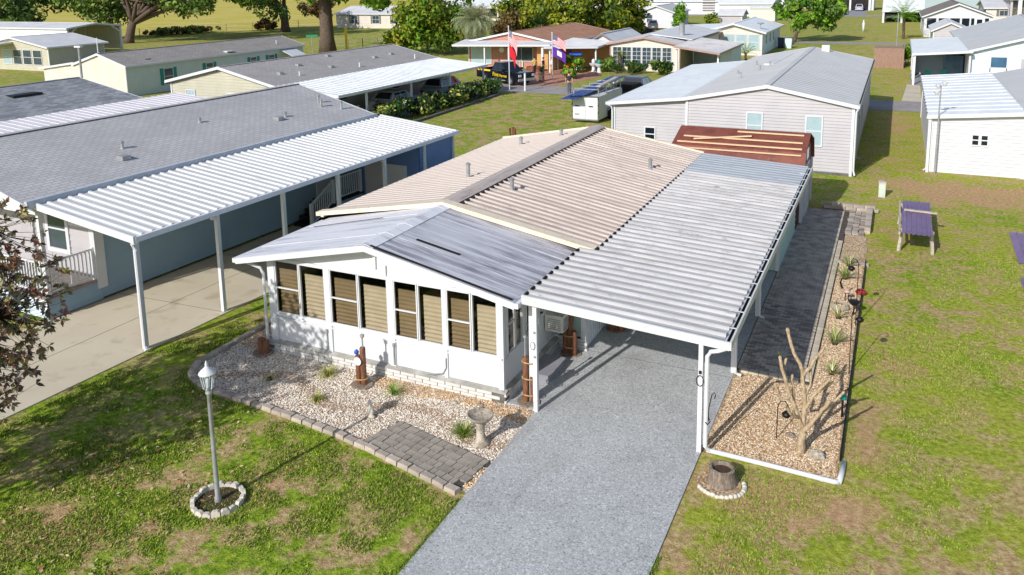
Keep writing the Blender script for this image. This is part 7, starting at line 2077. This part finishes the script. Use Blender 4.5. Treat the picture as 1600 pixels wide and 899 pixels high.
person('person in a dark top and grey trousers walking on the street by the blue sheets', -16.6, 46.1, .5, 'shirtdk', 'jeans', ((.26, .08, .84), (.26, -.04, .84)), .14, 'shirtdk')
person('person in a yellow top standing left of the small group by the tan porch', -24.6, 57.2, 1.0, 'shirtyl', 'shirtdk')
person('person in a dark shirt in the middle of the group by the tan porch', -23.6, 57.0, 1.6, 'shirtdk', 'shirtdk', ((.26, .25, 1.1), (.25, .02, .82)))
person('person in a white shirt and khaki trousers at the right of the porch group', -22.8, 57.3, 2.2, 'shirtwh', 'khaki', ((.26, .2, 1.05), (.26, .1, .9)))

# ------------------------------------------------------------------ grass blades on the near lawns, fallen leaves
def vnoise(P, scale, seed):
    """Smooth 2-D value noise in 0..1."""
    g = np.random.default_rng(seed).random((64, 64)); Q = P * scale; i = np.floor(Q).astype(int); f = Q - i; f = f * f * (3 - 2 * f)
    q = lambda a, b: g[(i[:, 0] + a) % 64, (i[:, 1] + b) % 64]
    return (q(0, 0) * (1 - f[:, 0]) + q(1, 0) * f[:, 0]) * (1 - f[:, 1]) + (q(0, 1) * (1 - f[:, 0]) + q(1, 1) * f[:, 0]) * f[:, 1]
def grass_field(name, polys, ns, seed, L, cols, thr):
    rng = np.random.default_rng(seed)
    P = np.concatenate([scatter_poly(p, n, rng) for p, n in zip(polys, ns)])
    dn = .45 * vnoise(P, 1.1, seed) + .35 * vnoise(P, 2.7, seed + 1) + .2 * vnoise(P, 6.5, seed + 2)
    keep = dn + rng.normal(0, .05, len(P)) > thr
    P = P[keep]; dn = dn[keep]; n = len(P)
    a = rng.uniform(0, 2 * math.pi, n); l = rng.uniform(*L, n) * (.6 + 1.4 * np.clip(dn - thr, 0, .4)); w = rng.uniform(.007, .016, n)
    dx, dy = np.cos(a), np.sin(a); lean_ = rng.uniform(.3, 1.2, n)
    A = np.stack([P[:, 0] - dy * w, P[:, 1] + dx * w, np.zeros(n)], 1); B = np.stack([P[:, 0] + dy * w, P[:, 1] - dx * w, np.zeros(n)], 1)
    T = np.stack([P[:, 0] + dx * l * lean_, P[:, 1] + dy * l * lean_, l], 1)
    V = np.stack([A, B, T], 1).reshape(-1, 3); F = np.arange(3 * n).reshape(n, 3)
    c = cols[rng.integers(0, len(cols), n)] * rng.uniform(.75, 1.2, (n, 1))
    return stuff(npobj(name, npmesh(name, V, F, 'blade', np.repeat(c, 3, 0))))
grass_field('grass', [[(-9.4, -6), (-9.3, -1.3), (-8.4, 3), (-7.9, 3), (-7.85, -1.6), (-7.4, -2.1), (-6.3, -2.42), (-2.5, -2.75), (.76, -3.46), (.76, -9), (-4, -9)]], [120000], 77, (.03, .06),
            np.array([lin(104, 132, 38), lin(132, 158, 52), lin(156, 174, 68), lin(82, 110, 32), lin(174, 176, 88)]), .51)
grass_field('grass', [[(4.47, -9), (4.47, -.35), (6.9, -.35), (6.98, 14), (9.5, 14), (9.5, -4), (7, -9)], [(9.5, -4), (9.5, 14), (12.5, 18), (12.5, 2)]], [90000, 36000], 78, (.02, .045),
            np.array([lin(136, 160, 52), lin(158, 174, 70), lin(116, 146, 44), lin(178, 180, 92)]), .50)
# grass creeping over the edges of the driveway
rnge = np.random.default_rng(12); ne = 2600
Ye = rnge.uniform(-9, -3.4, ne); Pe = np.stack([np.where(rnge.random(ne) < .5, .8, 4.44) + rnge.normal(0, .03, ne), Ye], 1)
Ve = []; ce = []
for x, y in Pe:
    a_ = rnge.uniform(0, 6.28); l_ = rnge.uniform(.03, .08)
    Ve += [(x - .01, y, .0), (x + .01, y, .0), (x + l_ * math.cos(a_), y + l_ * math.sin(a_), .05)]; ce += [lin(104, 128, 44) * rnge.uniform(.6, 1.2)] * 3
stuff(npobj('edge_grass', npmesh('edge_grass', np.array(Ve), np.arange(3 * ne).reshape(ne, 3), 'blade', np.array(ce))))
rngl = np.random.default_rng(9)
Pl = scatter_poly([(-9.2, -6.5), (-8.5, -2.2), (-4.5, -2.6), (-3.2, -4.5), (-3.2, -8), (-6, -8)], 420, rngl)
V = []; F = []; c = []
for i, (x, y) in enumerate(Pl):
    a = rngl.uniform(0, 6.28); l = rngl.uniform(.03, .06); d_ = np.array([math.cos(a), math.sin(a), rngl.uniform(-.2, .4)]); s_ = np.array([-math.sin(a), math.cos(a), rngl.uniform(-.3, .3)])
    p = np.array([x, y, .035]); V += [p - d_ * l, p - s_ * l * .45, p + d_ * l, p + s_ * l * .45]; F.append((4 * i, 4 * i + 1, 4 * i + 2, 4 * i + 3))
    c += [np.array([lin(206, 178, 130), lin(170, 120, 84), lin(226, 206, 166)][i % 3])] * 4
stuff(npobj('fallen_leaves', npmesh('fallen_leaves', np.array(V), np.array(F), 'blade', np.array(c))))
